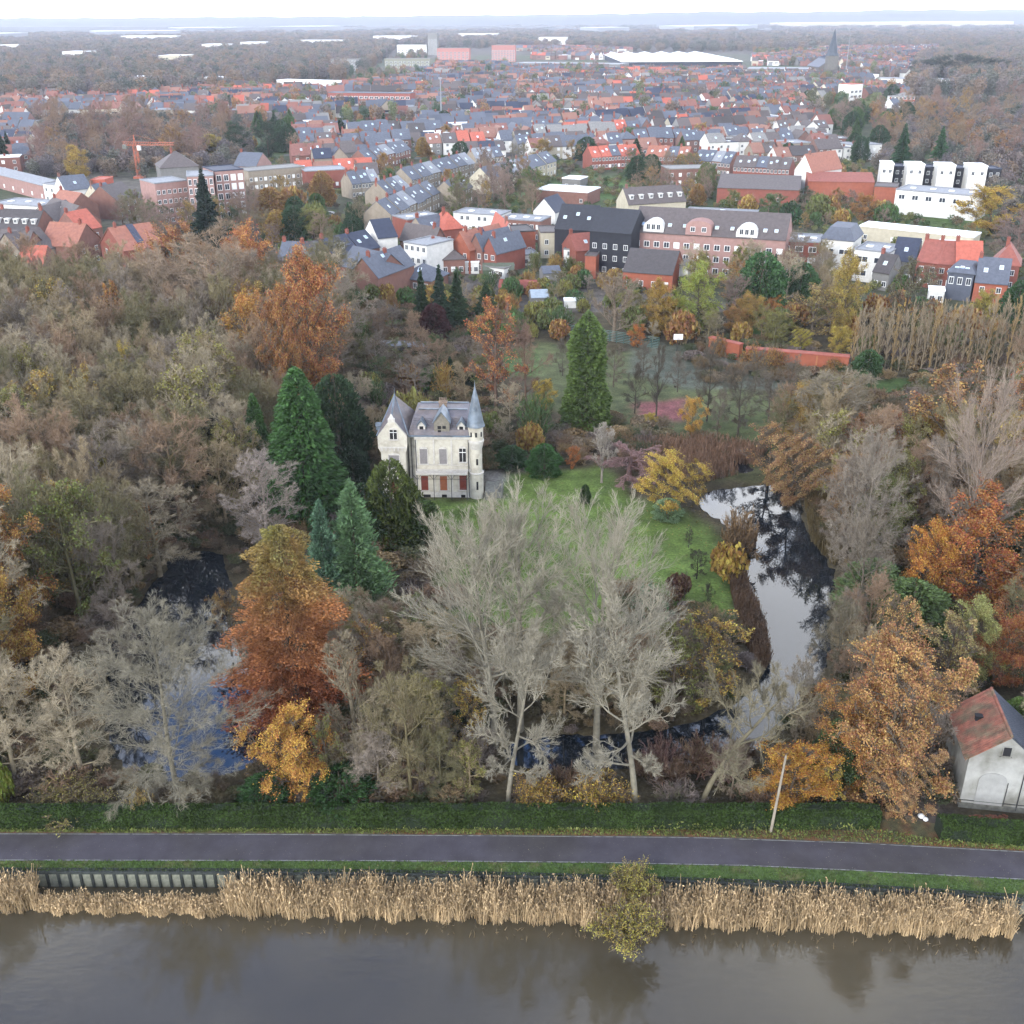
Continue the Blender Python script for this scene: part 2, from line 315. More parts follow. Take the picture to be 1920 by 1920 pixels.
# water
def water(name, deep, rough, rip, sx=1.0, sp=.85):
    m, t, b = newmat(name); Nn = t.nodes.new; Ll = t.links.new
    co = Nn('ShaderNodeTexCoord'); n0 = Nn('ShaderNodeTexNoise'); n0.inputs['Scale'].default_value=.06; n0.inputs['Detail'].default_value=4; Ll(co.outputs['Object'], n0.inputs['Vector'])
    r = Nn('ShaderNodeMapRange'); r.inputs[1].default_value=.35; r.inputs[2].default_value=.65; r.inputs[3].default_value=.8; r.inputs[4].default_value=1.2; Ll(n0.outputs[0], r.inputs[0])
    x = Nn('ShaderNodeVectorMath'); x.operation='SCALE'; x.inputs[0].default_value=deep; Ll(r.outputs[0], x.inputs['Scale']); Ll(x.outputs[0], b.inputs['Base Color'])
    b.inputs['Roughness'].default_value=rough; b.inputs['IOR'].default_value=1.38; b.inputs['Specular IOR Level'].default_value=sp
    mp = Nn('ShaderNodeMapping'); mp.inputs['Scale'].default_value=(sx,1,1); Ll(co.outputs['Object'], mp.inputs[0])
    n = Nn('ShaderNodeTexNoise'); n.inputs['Scale'].default_value=1.6; n.inputs['Detail'].default_value=5; Ll(mp.outputs[0], n.inputs['Vector'])
    bb = Nn('ShaderNodeBump'); bb.inputs['Strength'].default_value=rip; bb.inputs['Distance'].default_value=.05; Ll(n.outputs[0], bb.inputs['Height']); Ll(bb.outputs[0], b.inputs['Normal'])
    return m
MW = water('canal_water', (0.040,0.0335,0.0215), .05, .2, .5, .7); MP = water('pond_water', (0.006,0.009,0.012), .02, .03)
CANAL_Z = -1.5
me = MB().add([(-900,-300,CANAL_Z),(900,-300,CANAL_Z),(900,66,CANAL_Z),(-900,66,CANAL_Z)],[(0,1,2,3)])
struct(me.build('canal_water', MW))
for pw, nm in zip(ponds_w, ('pond_water','moat_water','pool_water')):
    a = np.array(pw); x0,y0 = a.min(0)-2.5; x1,y1 = a.max(0)+2.5
    struct(MB().add([(x0,y0,POND_Z),(x1,y0,POND_Z),(x1,y1,POND_Z),(x0,y1,POND_Z)],[(0,1,2,3)]).build(nm, MP))

# strips along the towpath
def strip(name, fa, fb, za, zb, m, nsub=3):
    A = [G(x, fa(x), za) for x in XS]; B = [G(x, fb(x), zb) for x in XS]; vs = []; fs = []
    for a_, b_ in zip(A, B):
        for s_ in range(nsub+1): vs.append(a_.lerp(b_, s_/nsub))
    for i_ in range(len(XS)-1):
        for s_ in range(nsub):
            k_ = i_*(nsub+1)+s_; fs.append((k_+1, k_+nsub+2, k_+nsub+1, k_))
    return struct(MB().add(vs, fs).build(name, m))
MA = mat('asphalt', S(88,84,92), .85, .5, .8, 1.2, bump=.5, bscale=25, spec=.1, col2=S(80,76,73), s2=.12, c2=(.45,.75))
MG = mat('verge_grass', S(82,108,44), .95, 1.8, .6, 1.45, bump=1.0, bscale=8, col2=S(112,104,58), s2=.5, c2=(.5,.72))
MS = mat('shoulder_litter', S(96,92,58), .95, 1.5, .55, 1.4, bump=1.0, bscale=8, col2=S(120,84,50), s2=.6, c2=(.45,.62))
ML = mat('edge_line_paint', S(165,165,160), .7, 2.0, .6, 1.1, col2=S(95,92,96), s2=1.5, c2=(.5,.62))
strip('path', L_pf, L_pb, .03, .03, MA)
strip('path_edge_line', lambda x: L_pf(x)-.8, lambda x: L_pf(x)-2.2, .036, .036, ML, 1)
strip('path_far_edge_line', lambda x: L_pb(x)+1.9, lambda x: L_pb(x)+.7, .036, .036, ML, 1)
strip('verge', lambda x: L_wl(x), L_pf, .02, .02, MG)
strip('shoulder', L_pb, lambda x: L_hg(x)-30, .02, .012, MS)

# hills on the skyline
def hill(name, x0, x1, y, hs, col):
    n = len(hs)*6; xs = np.linspace(x0, x1, n); h = np.interp(np.linspace(0,1,n), np.linspace(0,1,len(hs)), hs)
    h = h*(1+.03*np.sin(np.arange(n)*1.7)+.02*np.sin(np.arange(n)*3.1))
    vs = []; 
    for k_ in range(n):
        vs += [(xs[k_], y-600, .5), (xs[k_], y-200, h[k_]*.7), (xs[k_], y, h[k_]), (xs[k_], y+400, .5)]
    fs = [(k_*4+s_, (k_+1)*4+s_, (k_+1)*4+s_+1, k_*4+s_+1) for k_ in range(n-1) for s_ in range(3)]
    return struct(MB().add(vs, fs).build(name, mat(name+'_cover', col, .95, .002, .7, 1.3), smooth=True))
hill('hills', -4700, 4700, 7000, [57,60,58,62,59,63,61,64,66,69,78,75,84,81,89,83,80], (0.022,0.025,0.028,1))
hill('near_rise', -3500, 1100, 5200, [16,22,26,22,24,18,20,12,6], (0.022,0.024,0.026,1))
# ================================================================== BUILDINGS
def win_mesh(kind):
    b = MB(); f = .09
    b.box(-.5,.5,-.05,.03,0,f,0).box(-.5,.5,-.05,.03,1-f,1,0).box(-.5,-.5+f,-.05,.03,f,1-f,0).box(.5-f,.5,-.05,.03,f,1-f,0)
    if kind == 's': b.box(-.5+f,.5-f,-.03,.02,f,1-f,1)
    else:
        b.add([(-.5+f,.0,f),(.5-f,.0,f),(.5-f,.0,1-f),(-.5+f,.0,1-f)],[(0,1,2,3)],1)
        b.box(-.03,.03,-.04,.0,f,1-f,0)
    me = b.mesh('window'); me.materials.append(M['frame']); me.materials.append(M['shutter'] if kind == 's' else M['glass']); return me
WM = {k: win_mesh(k) for k in 'gs'}
_sk = MB().box(-.5,.5,-.5,.5,0,.08,0).add([(-.42,-.42,.09),(.42,-.42,.09),(.42,.42,.09),(-.42,.42,.09)],[(0,1,2,3)],1).mesh('skylight')
_sk.materials.append(M['frame']); _sk.materials.append(M['blueglass'])
_ch = MB().box(-.4,.4,-.3,.3,-1.5,1.0).box(-.46,.46,-.36,.36,1.0,1.12).bar((-.2,0,1.12),(-.2,0,1.45),.12).bar((.2,0,1.12),(.2,0,1.45),.12).mesh('chimney'); _ch.materials.append(M['wall'])
_pan = MB().box(-.5,.5,-.8,.8,.04,.1).mesh('solar_panel'); _pan.materials.append(mat('solar_cell', (0.012,0.016,0.035,1), .25, 4, .8, 1.2, spec=.6))
def cmesh(key, fn, m, cache={}):
    if key not in cache:
        me = fn().mesh(key[0]); me.materials.append(m); cache[key] = me
    return cache[key]
def wall_fn(w, d, e, r, kind):
    def f():
        b = MB()
        if kind == 'side': b.extr([(0,-.3),(w,-.3),(w,e),(w/2,r),(0,e)], 0, d)
        elif kind == 'gable': b.extrx([(0,-.3),(0,e),(d/2,r),(d,e),(d,-.3)], 0, w)
        else: b.box(0,w,0,d,-.3,e)
        return b
    return f
def roof_fn(w, d, e, r, kind):
    def f():
        b = MB(); o = .35; t = .16; e2 = e + .02
        if kind == 'gable':
            s = (r-e)/(d/2); b.extrx([(-o,e2-o*s),(-o,e2-o*s+t),(d/2,r+t+.02),(d+o,e2-o*s+t),(d+o,e2-o*s),(d/2,r+.02)], -.05, w+.05)
        elif kind == 'side':
            s = (r-e)/(w/2); b.extr([(-o,e2-o*s),(w/2,r+.02),(w+o,e2-o*s),(w+o,e2-o*s+t),(w/2,r+t+.02),(-o,e2-o*s+t)], -.25, d+.25)
        elif kind in ('hip', 'mansard'):
            h = min(w, d)/2 if kind == 'hip' else min(w,d)*.18; e2 = e
            b.add([(-o,-o,e2),(w+o,-o,e2),(w+o,d+o,e2),(-o,d+o,e2),(-o,-o,e2+t),(w+o,-o,e2+t),(w+o,d+o,e2+t),(-o,d+o,e2+t),
                   (h,h,r),(w-h,h,r),(w-h,d-h,r),(h,d-h,r)],
                  [(3,2,1,0),(0,1,5,4),(1,2,6,5),(2,3,7,6),(3,0,4,7),(4,5,9,8),(5,6,10,9),(6,7,11,10),(7,4,8,11),(8,9,10,11)])
        else:
            b.box(-.12,w+.12,-.12,.18,e,e+.35).box(-.12,w+.12,d-.18,d+.12,e,e+.35).box(-.12,.18,.18,d-.18,e,e+.35).box(w-.18,w+.12,.18,d-.18,e,e+.35).box(.18,w-.18,.18,d-.18,e-.1,e+.12)
        return b
    return f
# house paints as sRGB
BRK=S(150,106,92); RED=S(160,90,74); WHT=S(205,203,196,.75); CRM=S(196,186,160,.6); BEI=S(168,154,134); GRY=S(140,138,134); PNK=S(184,142,132); DRK=S(54,56,64); ORW=S(180,98,70)
SLT=S(98,104,118); NVY=S(56,64,86); ORG=S(172,106,82); BRN=S(104,94,92); DBR=S(84,78,78); LGR=S(150,154,160); WRF=S(222,226,228,.75); ORR=S(200,98,72); RDR=S(160,86,70)
COLNAME = {BRK:'brown brick',RED:'red brick',WHT:'white',CRM:'cream',BEI:'beige brick',GRY:'grey',PNK:'pinkish brick',DRK:'black',ORW:'orange brick',
           SLT:'slate grey',NVY:'dark blue',ORG:'orange tiled',BRN:'brown',DBR:'dark brown',LGR:'pale grey flat',WRF:'white flat',ORR:'bright orange',RDR:'brick red'}
FOOT = []                                   # footprints already taken (x, y, radius)
def house(P0, P1, depth, eave, ridge, kind, wc, rc, label, cat='house', name='house', win=None, shut='', dorm=0, sky=0, chim=1, solar=0, group=None, q=.2, sidewin=0, wsize=(1.1,1.35)):
    P0 = Vector((P0[0],P0[1],0)); P1 = Vector((P1[0],P1[1],0)); v = P1-P0; wd = round(v.length/q)*q if q else v.length; rz = math.atan2(v.y, v.x)
    wd = max(wd, 2.0); t = tag(empty(name, P0, rz), label, cat, group)
    o = link('wall', cmesh(('wall',wd,depth,eave,ridge,kind), wall_fn(wd,depth,eave,ridge,kind), M['wall']), None, t); o.color = wc
    rr = link('roof', cmesh(('roof',wd,depth,eave,ridge,kind), roof_fn(wd,depth,eave,ridge,kind), M['roof']), None, t); rr.color = rc
    if win:
        n, fl = win; k = 0
        for zf in fl:
            for i in range(n):
                s = shut[k % len(shut)] if shut else 'g'; k += 1
                if s == '-': continue
                a = link('window', WM[s], None, t, ((i+.5)*wd/n, -.02, zf)); a.scale = (min(wsize[0], wd/n*.75), 1, wsize[1])
    for i in range(sidewin):
        a = link('window', WM['g'], None, t, (-.02, (i+.5)*depth/sidewin, eave*.62), -math.pi/2); a.scale = (1.0,1,1.2)
    sl = math.atan2(ridge-eave, depth/2)
    def onroof(fx, fy):
        if kind == 'gable': y = depth/2*fy; return (wd*fx, y, eave+(ridge-eave)*fy+.17), (sl,0,0)
        if kind == 'side': x = wd/2*(1+fx*.8); sg = 1 if fx > 0 else -1; return (x, depth*fy, ridge-abs(x-wd/2)/(wd/2)*(ridge-eave)+.17), (0, math.atan2(ridge-eave, wd/2)*sg, 0)
        if kind in('hip','mansard'):
            h = min(wd,depth)/2 if kind=='hip' else min(wd,depth)*.18
            return (h+(wd-2*h)*fx, h*fy, eave+.16+(ridge-eave-.16)*fy+.02), (math.atan2(ridge-eave,h),0,0)
        return (wd*fx, depth*(.2+.6*fy), eave+.13), (0,0,0)
    for i in range(sky):
        p, e = onroof((i+.6)/(sky+.2), .45+.15*(i%2)); a = link('skylight', _sk, None, t, p); a.rotation_euler = e; a.scale = (.9,1.1,1) if kind != 'flat' else (1.6,1.6,3)
    for i in range(solar):
        p, e = onroof((i+.5)/solar*.8+.1, .5); a = link('solar_panel', _pan, None, t, p); a.rotation_euler = e; a.scale = (wd/solar*.75,1.2,1)
    for i in range(dorm):
        fx = (i+.5)/dorm; p, e = onroof(fx, .28)
        b = MB().box(-.65,.65,0,2.2,-.3,1.15).box(-.8,.8,-.15,2.4,1.15,1.27); a = b.build('dormer', M['wall'], t, (p[0],p[1]-.2,p[2]-.1), color=WHT)
        w_ = link('window', WM['g'], None, a, (0,-.03,.15)); w_.scale = (1.0,1,.9)
    for i in range(chim):
        if kind == 'gable': p = (wd*(.06+.88*(i%2)), depth/2, ridge)
        elif kind == 'side': p = (wd/2, depth*(.15+.7*(i%2)), ridge)
        elif kind == 'flat': p = (wd*.3+i, depth*.5, eave)
        else: p = (wd*.4, depth*.5, ridge)
        c = link('chimney', _ch, None, t, p); c.color = RED if wc not in (WHT,CRM) else BRK
    c0 = P0 + (Matrix.Rotation(rz,3,'Z') @ Vector((wd/2, depth/2, 0))); FOOT.append((c0.x, c0.y, max(wd,depth)*.55))
    if wd > depth*1.6:
        for f in (.15,.85):
            c0 = P0 + (Matrix.Rotation(rz,3,'Z') @ Vector((wd*f, depth/2, 0))); FOOT.append((c0.x, c0.y, depth*.7))
    return t
def H(x0,y0,x1,y1,eave,depth,rise,kind,wc,rc,label,**k):    # by the pixel ends of the front eave
    a = G(x0,y0,eave); b = G(x1,y1,eave)
    return house(a, b, depth, eave, eave+rise, kind, wc, rc, label, **k)
F1=[.9]; F2=[.9,3.7]; F3=[.9,3.8,6.7]
# the strip of buildings that faces the park, left to right
H(520,487,587,489,6,9,3.6,'gable',BRK,SLT,'slate roofed brick house at the left end of the row behind the rust tree',win=(3,F2),sky=1)
H(588,487,624,480,6.4,9,3.4,'gable',GRY,DBR,'narrow dark brown roofed house beside the white dormered one',win=(2,F2),shut='gggs')
H(625,480,672,470,6.6,9,3.6,'gable',BRK,NVY,'brick house with solar panels and a white roof dormer',win=(3,F2),dorm=1,solar=3)
H(676,470,712,462,6.4,10,3.6,'gable',BRK,NVY,'dark blue roofed house squeezed behind the big brick gable',win=(2,F2),sky=2)
H(655,514,708,520,6.0,16,4.0,'side',BRK,SLT,'large brick house with its gable end towards the park',win=(2,F1),shut='gs',sky=2)
H(706,513,760,502,5.8,14,3.8,'side',BRK,SLT,'slate roofed brick wing right of the large gable end',win=(2,F1))
H(664,518,748,526,3.0,6,1.6,'gable',BRK,BRN,'low brick extension with three white shutters',win=(3,[.8]),shut='s',chim=0,wsize=(1.8,1.2))
H(748,522,808,528,2.6,9,3.2,'hip',BRK,SLT,'low bungalow with pale slate hipped roof by the tall spruces',win=(3,[.6]),chim=0,sky=2)
H(708,446,745,442,8.2,9,3.8,'gable',WHT,NVY,'white gabled house with a dark blue roof above the row',win=(3,F2),sidewin=2,chim=0)
H(757,455,800,462,8.4,10,.3,'flat',WHT,LGR,'white flat roofed flats with stacked red balconies',cat='apartment building',name='apartment_building',win=(4,F3),chim=0)
H(797,437,840,430,6.5,8,3.6,'gable',BEI,SLT,'slate roofed house attached left of the orange roofs',win=(3,F2),sky=1)
H(833,432,868,428,6.8,9,4.2,'hip',RED,ORR,'house with the brightest orange hipped roof in the row',win=(2,F2),chim=1)
H(782,490,872,486,4.0,11,3.8,'hip',BRK,BRN,'wide brick villa with a brown hipped roof and white shutters',win=(6,F1),shut='gsggsg',sidewin=3)
H(863,492,898,492,2.9,5,.3,'flat',WHT,WRF,'white roofed garden room beside the brown hipped villa',cat='garden room',name='garden_room',win=(3,[.5]),chim=0)
H(845,462,880,468,6.2,15,4.0,'side',ORW,ORG,'orange tiled house with a dark panel strip along its roof',win=(2,F2),solar=4)
H(880,464,905,468,6.2,13,3.6,'side',BRK,SLT,'grey roofed brick house next to the panelled orange roof',win=(2,F2),sky=1)
H(942,448,964,447,6.6,17,4.2,'side',WHT,ORR,'white fronted house with dark side wall and orange roof',win=(2,F2),chim=1)
H(960,436,1004,434,6.4,10,.3,'flat',ORW,DBR,'orange brick box with a flat dark roof',win=(2,F1),shut='-g',chim=0)
H(1014,437,1080,436,6.8,10,.3,'flat',CRM,BRN,'cream rendered building with a flat brown roof',win=(3,F2),shut='g-g',chim=0)
H(930,482,1010,478,2.6,7,.3,'flat',WHT,LGR,'low pale extensions with flat roofs behind the allotments',cat='extension',name='house_extension',win=(5,[.4]),chim=0)
H(1080,470,1128,466,5.2,9,3.4,'gable',RED,RDR,'left half of the red roofed pair with a white annexe',win=(3,F1),sky=1)
H(1110,466,1164,469,5.4,9,3.8,'hip',RED,ORR,'right half of the red roofed pair with a pale skylight',win=(3,F2),shut='gsg',sky=1)
H(1057,468,1098,471,4.6,6,.3,'flat',WHT,GRY,'white box annexe with a black doorway below the red roofs',cat='annexe',name='annexe',win=(2,[.7,3.0]),chim=0)
H(1097,480,1118,481,5.6,6,.3,'flat',ORW,BRN,'tall orange brick stair box beside the white annexe',cat='annexe',name='annexe',chim=0)
H(1168,508,1262,515,4.2,13,4.2,'gable',ORW,DBR,'orange brick house with a large dark brown roof and terrace',win=(4,F1),shut='gggs',chim=0)
H(1268,498,1290,500,4.8,7,.3,'flat',WHT,LGR,'small white flat annexe below the long apartment block',cat='annexe',name='annexe',win=(2,F1),chim=0)
t=H(1040,428,1112,432,8.5,14,5.2,'gable',DRK,DRK,'black clad building with a steep dark roof and white frame',cat='building',name='building',win=(5,F2),shut='-g-gg',sky=3,chim=0)
H(1106,432,1184,438,11.0,13,4.6,'gable',DRK,DRK,'tall black clad wing joined to the long brick block',cat='building',name='building',win=(4,F3),chim=0)
fr=MB().box(0,5.2,-1.2,0,5.0,5.3).box(0,5.2,-1.2,0,9.7,10.0).box(0,.3,-1.2,0,5.3,9.7).box(4.9,5.2,-1.2,0,5.3,9.7)
p=G(1108,446,8); tag(fr.build('balcony_frame',M['paint'],None,(p.x,p.y-1.0,0),color=WHT),'white square balcony frame on the front of the black building','balcony')
# the long brick block
t=H(1186,433,1474,450,10.4,14,5.0,'gable',PNK,BRN,'very long pinkish brick apartment block with a dark roof',cat='apartment building',name='apartment_block',win=(15,F3),shut='ggggsgsgggsgggs',chim=0,q=.1,wsize=(1.5,1.5))
t.name='apartment_block'; wdt=(G(1474,450,10.4)-G(1186,433,10.4)).length
for fx in (.14,.75):     # arched white dormers
    b=MB(); pr=[(-2.6,0)]+[(-2.6*math.cos(a_),1.0+2.0*math.sin(a_)) for a_ in np.linspace(0,math.pi,9)]+[(2.6,0)]
    b.extr(pr,-.1,4.5); a=b.build('arched_dormer',M['wall'],t,(wdt*fx,0,10.5),color=WHT)
    for i_ in (-1.3,0,1.3): w_=link('window',WM['g'],None,a,(i_,-.13,.5)); w_.scale=(1.0,1,1.5)
b=MB(); pr=[(-3.2,0),(3.2,0),(3.2,2.2)]+[(3.2*math.cos(a_),2.2+1.3*math.sin(a_)) for a_ in np.linspace(.2,math.pi-.2,7)]+[(-3.2,2.2)]
b.extr(pr,-.6,5); a=b.build('arched_gable',M['wall'],t,(wdt*.44,0,10.4),color=PNK)
for i_ in (-1.4,1.4): w_=link('window',WM['g'],None,a,(i_,-.63,.8)); w_.scale=(1.2,1,1.2)
for i_,fx in enumerate((.06,.24,.34,.55,.65,.86,.93)):
    s_=link('skylight',_sk,None,t,(wdt*fx,1.8,11.95)); s_.rotation_euler=(math.atan2(5,7),0,0); s_.scale=(.9,1.0,3)
H(1462,452,1537,456,8.6,11,.3,'flat',RED,LGR,'red brick flats with white framed windows and a shiny roof',cat='apartment building',name='apartment_building',win=(3,[.9,3.5,6.2]),shut='gggsgsggg',sky=3,chim=0,wsize=(2.0,1.4))
H(1541,448,1600,453,8.8,11,3.0,'mansard',WHT,SLT,'white block under a dark slate mansard roof',cat='apartment building',name='apartment_building',win=(2,[5.4]),shut='g',chim=0,wsize=(3.6,1.3))
H(1602,468,1668,475,7.6,11,.3,'flat',WHT,LGR,'white flat roofed house with two wide window bands',win=(2,[1.4,4.8]),shut='gg',sky=2,chim=0,wsize=(4.2,1.5))
H(1672,486,1716,490,5.6,9,4.6,'gable',GRY,NVY,'steep dark blue roofed house between the white and red ones',win=(2,F1),sky=1,chim=0)
H(1637,507,1668,512,4.4,7,3.6,'gable',GRY,DBR,'small dark brown house half hidden behind the bare trees',win=(2,F1),sky=1)
H(1719,488,1760,493,6.2,9,4.4,'gable',RED,RDR,'left house of the red roofed terrace at the right',win=(2,F2),shut='sggg')
H(1760,493,1792,495,6.2,9,4.4,'gable',RED,RDR,'middle house of the red roofed terrace at the right',win=(2,F2),shut='gsgg')
H(1792,495,1842,497,6.4,9,4.6,'gable',RED,ORR,'end house of the red roofed terrace with the brighter roof',win=(2,F2))
H(1778,510,1826,515,6.2,9,1.6,'mansard',SLT,SLT,'blue grey narrow house with three tall upper windows',win=(3,[3.6]),chim=0,wsize=(1.1,1.7),sky=3)
H(1828,527,1890,532,4.8,9,4.6,'gable',ORW,SLT,'orange brick house with a slate roof near the right edge',win=(2,[2.4]),sky=2)
H(1862,496,1912,500,6.0,9,4.6,'hip',RED,RDR,'red hipped house standing alone at the right edge of town',win=(2,F2))
H(1742,545,1772,547,2.8,4,.3,'flat',WHT,WRF,'white flat roofed porch behind the pale poplars',cat='garden room',name='garden_room',win=(2,[.5]),chim=0)
# second line
H(1612,424,1826,446,4.4,8,.3,'flat',CRM,WRF,'very long low building with a white flat roof',cat='warehouse',name='warehouse',win=(8,F1),shut='g-s-',chim=0)
H(1752,455,1800,461,3.2,9,.3,'flat',WHT,WRF,'small white flat roof in front of the long white one',cat='outbuilding',name='outbuilding',win=(3,[.6]),chim=0)
H(1680,356,1835,369,7.6,13,.3,'flat',WHT,LGR,'white modern building over a dark glazed ground floor',cat='office building',name='office_building',win=(6,[4.8]),shut='ggg',sky=4,chim=0,wsize=(2.2,1.6))
for i_,(x0,x1,n_) in enumerate(((1654,1677,'leftmost'),(1703,1735,'second'),(1760,1793,'third'),(1818,1852,'rightmost'))):
    H(x0,308+i_*1.5,x1,308.5+i_*1.5,11,9,.3,'flat',WHT,WRF,f'{n_} white cube of the modern terrace with black infills',name='modern_house',win=(2,[1.2,4.6,8.0]),shut='gg--gg',chim=0)
for i_,(x0,x1,n_) in enumerate(((1678,1702,'left'),(1736,1759,'middle'),(1794,1817,'right'),(1853,1878,'end'))):
    H(x0,313+i_*1.5,x1,313+i_*1.5,9.5,8,.3,'flat',DRK,NVY,f'{n_} black infill house between the white cubes',name='modern_house',win=(2,[1.2,4.2,7.0]),chim=0)
H(1515,340,1640,342,6.5,16,2.2,'gable',ORW,RDR,'broad brick hall with a red roof and pale end pier',cat='hall',name='brick_hall',win=(6,F1),shut='-',chim=0)
H(1640,350,1682,352,6.0,10,.3,'flat',ORW,BRN,'plain orange brick box beside the white modern building',cat='hall',name='brick_hall',chim=0)
H(1345,352,1500,357,5.6,26,3.0,'gable',RED,BRN,'wide low hall with a weathered brown roof',cat='hall',name='brick_hall',win=(6,[1.5]),shut='-g-',chim=0)
H(1478,350,1512,338,4.0,8,.3,'flat',WHT,LGR,'small white building with dark windows at the car park',cat='office building',name='office_building',win=(4,[1.0]),chim=0)
H(1490,318,1523,322,9.0,18,5.6,'side',WHT,ORG,'tall white gable end with an orange roof behind it',win=(2,[4]),shut='--',chim=1)
H(1005,356,1102,362,4.4,13,.3,'flat',BRK,WRF,'low brick pavilion under a broad white roof by the field',cat='pavilion',name='pavilion',win=(4,F1),shut='-g',chim=0)
H(1054,335,1088,337,4.0,8,.3,'flat',GRY,WRF,'small white roofed kiosk behind the broad white pavilion',cat='pavilion',name='pavilion',win=(2,F1),chim=0)
H(1000,395,1040,398,6.0,10,3.8,'side',WHT,NVY,'white gable with a dark blue roof left of the black building',win=(2,F2),chim=0)
H(1178,383,1286,376,5.2,9,4.4,'gable',CRM,BRN,'dormered terrace with a brown roof behind the black building',cat='terrace',name='terrace',win=(8,F1),dorm=6,chim=2)
H(1285,398,1418,404,3.6,9,.3,'flat',CRM,LGR,'low pale flat roofed sheds behind the long brick block',cat='outbuilding',name='outbuilding',win=(6,[.8]),sky=3,chim=0)
H(1253,318,1345,316,6.4,11,.3,'flat',BRK,GRY,'brown flat roofed school building behind bare trees',cat='school',name='school_building',win=(6,F2),shut='gs',chim=0)
# left part of town
H(290,345,350,339,13,12,.3,'flat',PNK,LGR,'pink brick apartment building with a pale flat roof',cat='apartment building',name='apartment_building',win=(6,[.9,3.8,6.7,9.6]),chim=0)
H(350,332,400,330,15,13,.4,'flat',PNK,LGR,'taller pink brick block with narrow window strips',cat='apartment building',name='apartment_building',win=(5,[.9,3.8,6.7,9.6,12.4]),chim=0,wsize=(1.0,1.9))
H(402,322,456,318,15.5,13,.4,'flat',PNK,NVY,'pink tower with blue grey glass balconies by the dark fir',cat='apartment building',name='apartment_building',win=(4,[.9,3.8,6.7,9.6,12.4]),shut='ggss',chim=0,wsize=(1.6,2.0))
H(300,316,372,312,7,14,5.5,'hip',GRY,BRN,'old grey barn like roof behind the pink apartments',cat='hall',name='barn')
H(438,310,480,312,7,11,4.4,'gable',PNK,SLT,'pale slate roofed house with a pink gable near the crane',win=(4,F2))
H(465,322,571,313,7.4,11,.5,'flat',BEI,GRY,'long beige school with rows of white windows',cat='school',name='school_building',win=(12,F2),shut='gs',chim=0)
H(572,322,650,318,6.6,12,.5,'flat',RED,LGR,'dark red brick flat building right of the beige school',cat='school',name='school_building',win=(6,F1),shut='gsg',chim=0)
H(-40,318,80,348,5.4,9,1.2,'gable',PNK,LGR,'very long pinkish wall building running to the left edge',cat='warehouse',name='warehouse',win=(14,F1),shut='-s',chim=0)
H(80,345,122,350,6.5,9,.3,'flat',WHT,LGR,'white box house with a row of dark windows',win=(4,[1,4]),shut='gggg',chim=0)
H(122,357,172,352,6.0,11,4.0,'gable',WHT,SLT,'blue slate roofed house beside the white box',win=(3,F2),sky=1)
H(170,338,196,338,7.8,8,.3,'flat',ORR,ORR,'bright orange cube on the roofline left of the pink blocks',cat='building',name='building',chim=0)
H(190,372,218,368,6,10,4.0,'gable',CRM,SLT,'cream house with three skylights in dark slate',win=(3,F2),sky=3)
H(218,376,258,366,6.2,11,4.2,'gable',BRK,BRN,'brown roofed brick house with a white side wall',win=(3,F2))
H(-20,382,72,388,5.0,12,.5,'flat',WHT,LGR,'wide white workshop with a pale saw roof',cat='workshop',name='workshop',win=(8,F1),sky=3,chim=0)
H(-15,428,68,431,6.0,10,4.6,'gable',BRK,DBR,'long dark roof with a line of white dormers at left',cat='terrace',name='terrace',win=(6,F2),dorm=5,chim=2)
H(70,402,118,420,6.4,11,4.4,'gable',BRK,BRN,'brown roofed house with orange panels at left',win=(3,F2),sky=3)
H(110,420,160,404,6.2,11,4.4,'gable',CRM,BRN,'cream gabled house in the cluster at left',win=(3,F2))
H(-10,468,42,476,5.6,10,4.6,'side',BEI,BRN,'beige gable end at the left edge above the wood',win=(2,F2))
H(45,474,90,462,5.6,10,4.6,'side',BRK,BRN,'brown brick gable beside the orange roof at left',win=(2,F2),shut='sg')
H(30,505,78,506,5.2,9,4.8,'gable',BRK,ORR,'vivid orange roof rising out of the wood at far left',win=(2,F1),chim=0)
H(142,462,190,448,6.2,11,4.8,'side',BRK,ORG,'orange roofed brick house with two blue skylights',win=(2,F2),sky=4)
H(188,456,232,470,6.0,11,4.8,'side',RED,ORG,'orange and slate roofed house at the edge of the wood',win=(2,F2),solar=3)
H(150,432,190,424,6.5,10,4.4,'gable',BRK,ORR,'orange tiled roof ridge behind the skylit one',win=(2,F2))
H(90,385,130,392,6.0,10,4.2,'gable',BRK,ORG,'small orange roof in the left cluster',win=(2,F2))
# terraces on the middle slope: rows of separate houses
def row(x0,y0,x1,y1,n,wc,rc,desc,eave=5.4,depth=9,rise=3.8,group=None,**k):
    a=G(x0,y0,eave); b=G(x1,y1,eave)
    for i in range(n):
        p=a.lerp(b,i/n); q_=a.lerp(b,(i+1)/n)
        off=(b-a).cross(Vector((0,0,1))).normalized()*(.35*(i%2)); p=p+off; q_=q_+off
        ordn=['first','second','third','fourth','fifth','sixth','seventh','eighth','ninth'][i]
        lab=f'{ordn} {desc}, from its near end'
        house(p,q_,depth,eave+.2*(i%3),eave+rise+.15*(i%2),'gable',wc,rc if i%4!=2 else (SLT if rc!=SLT else LGR),lab,win=(3,F2),shut='ggsg',sky=1+(i%2),chim=1,q=.1,group=group)
row(733,403,822,362,6,BEI,SLT,'house of the nearest beige terrace with slate roofs',group='beige terrace nearest the park')
row(728,364,768,351,3,BEI,SLT,'house of the short beige terrace above the nearest one',group='short beige terrace')
row(772,337,890,305,7,BEI,SLT,'house of the long climbing beige terrace',group='long beige terrace')
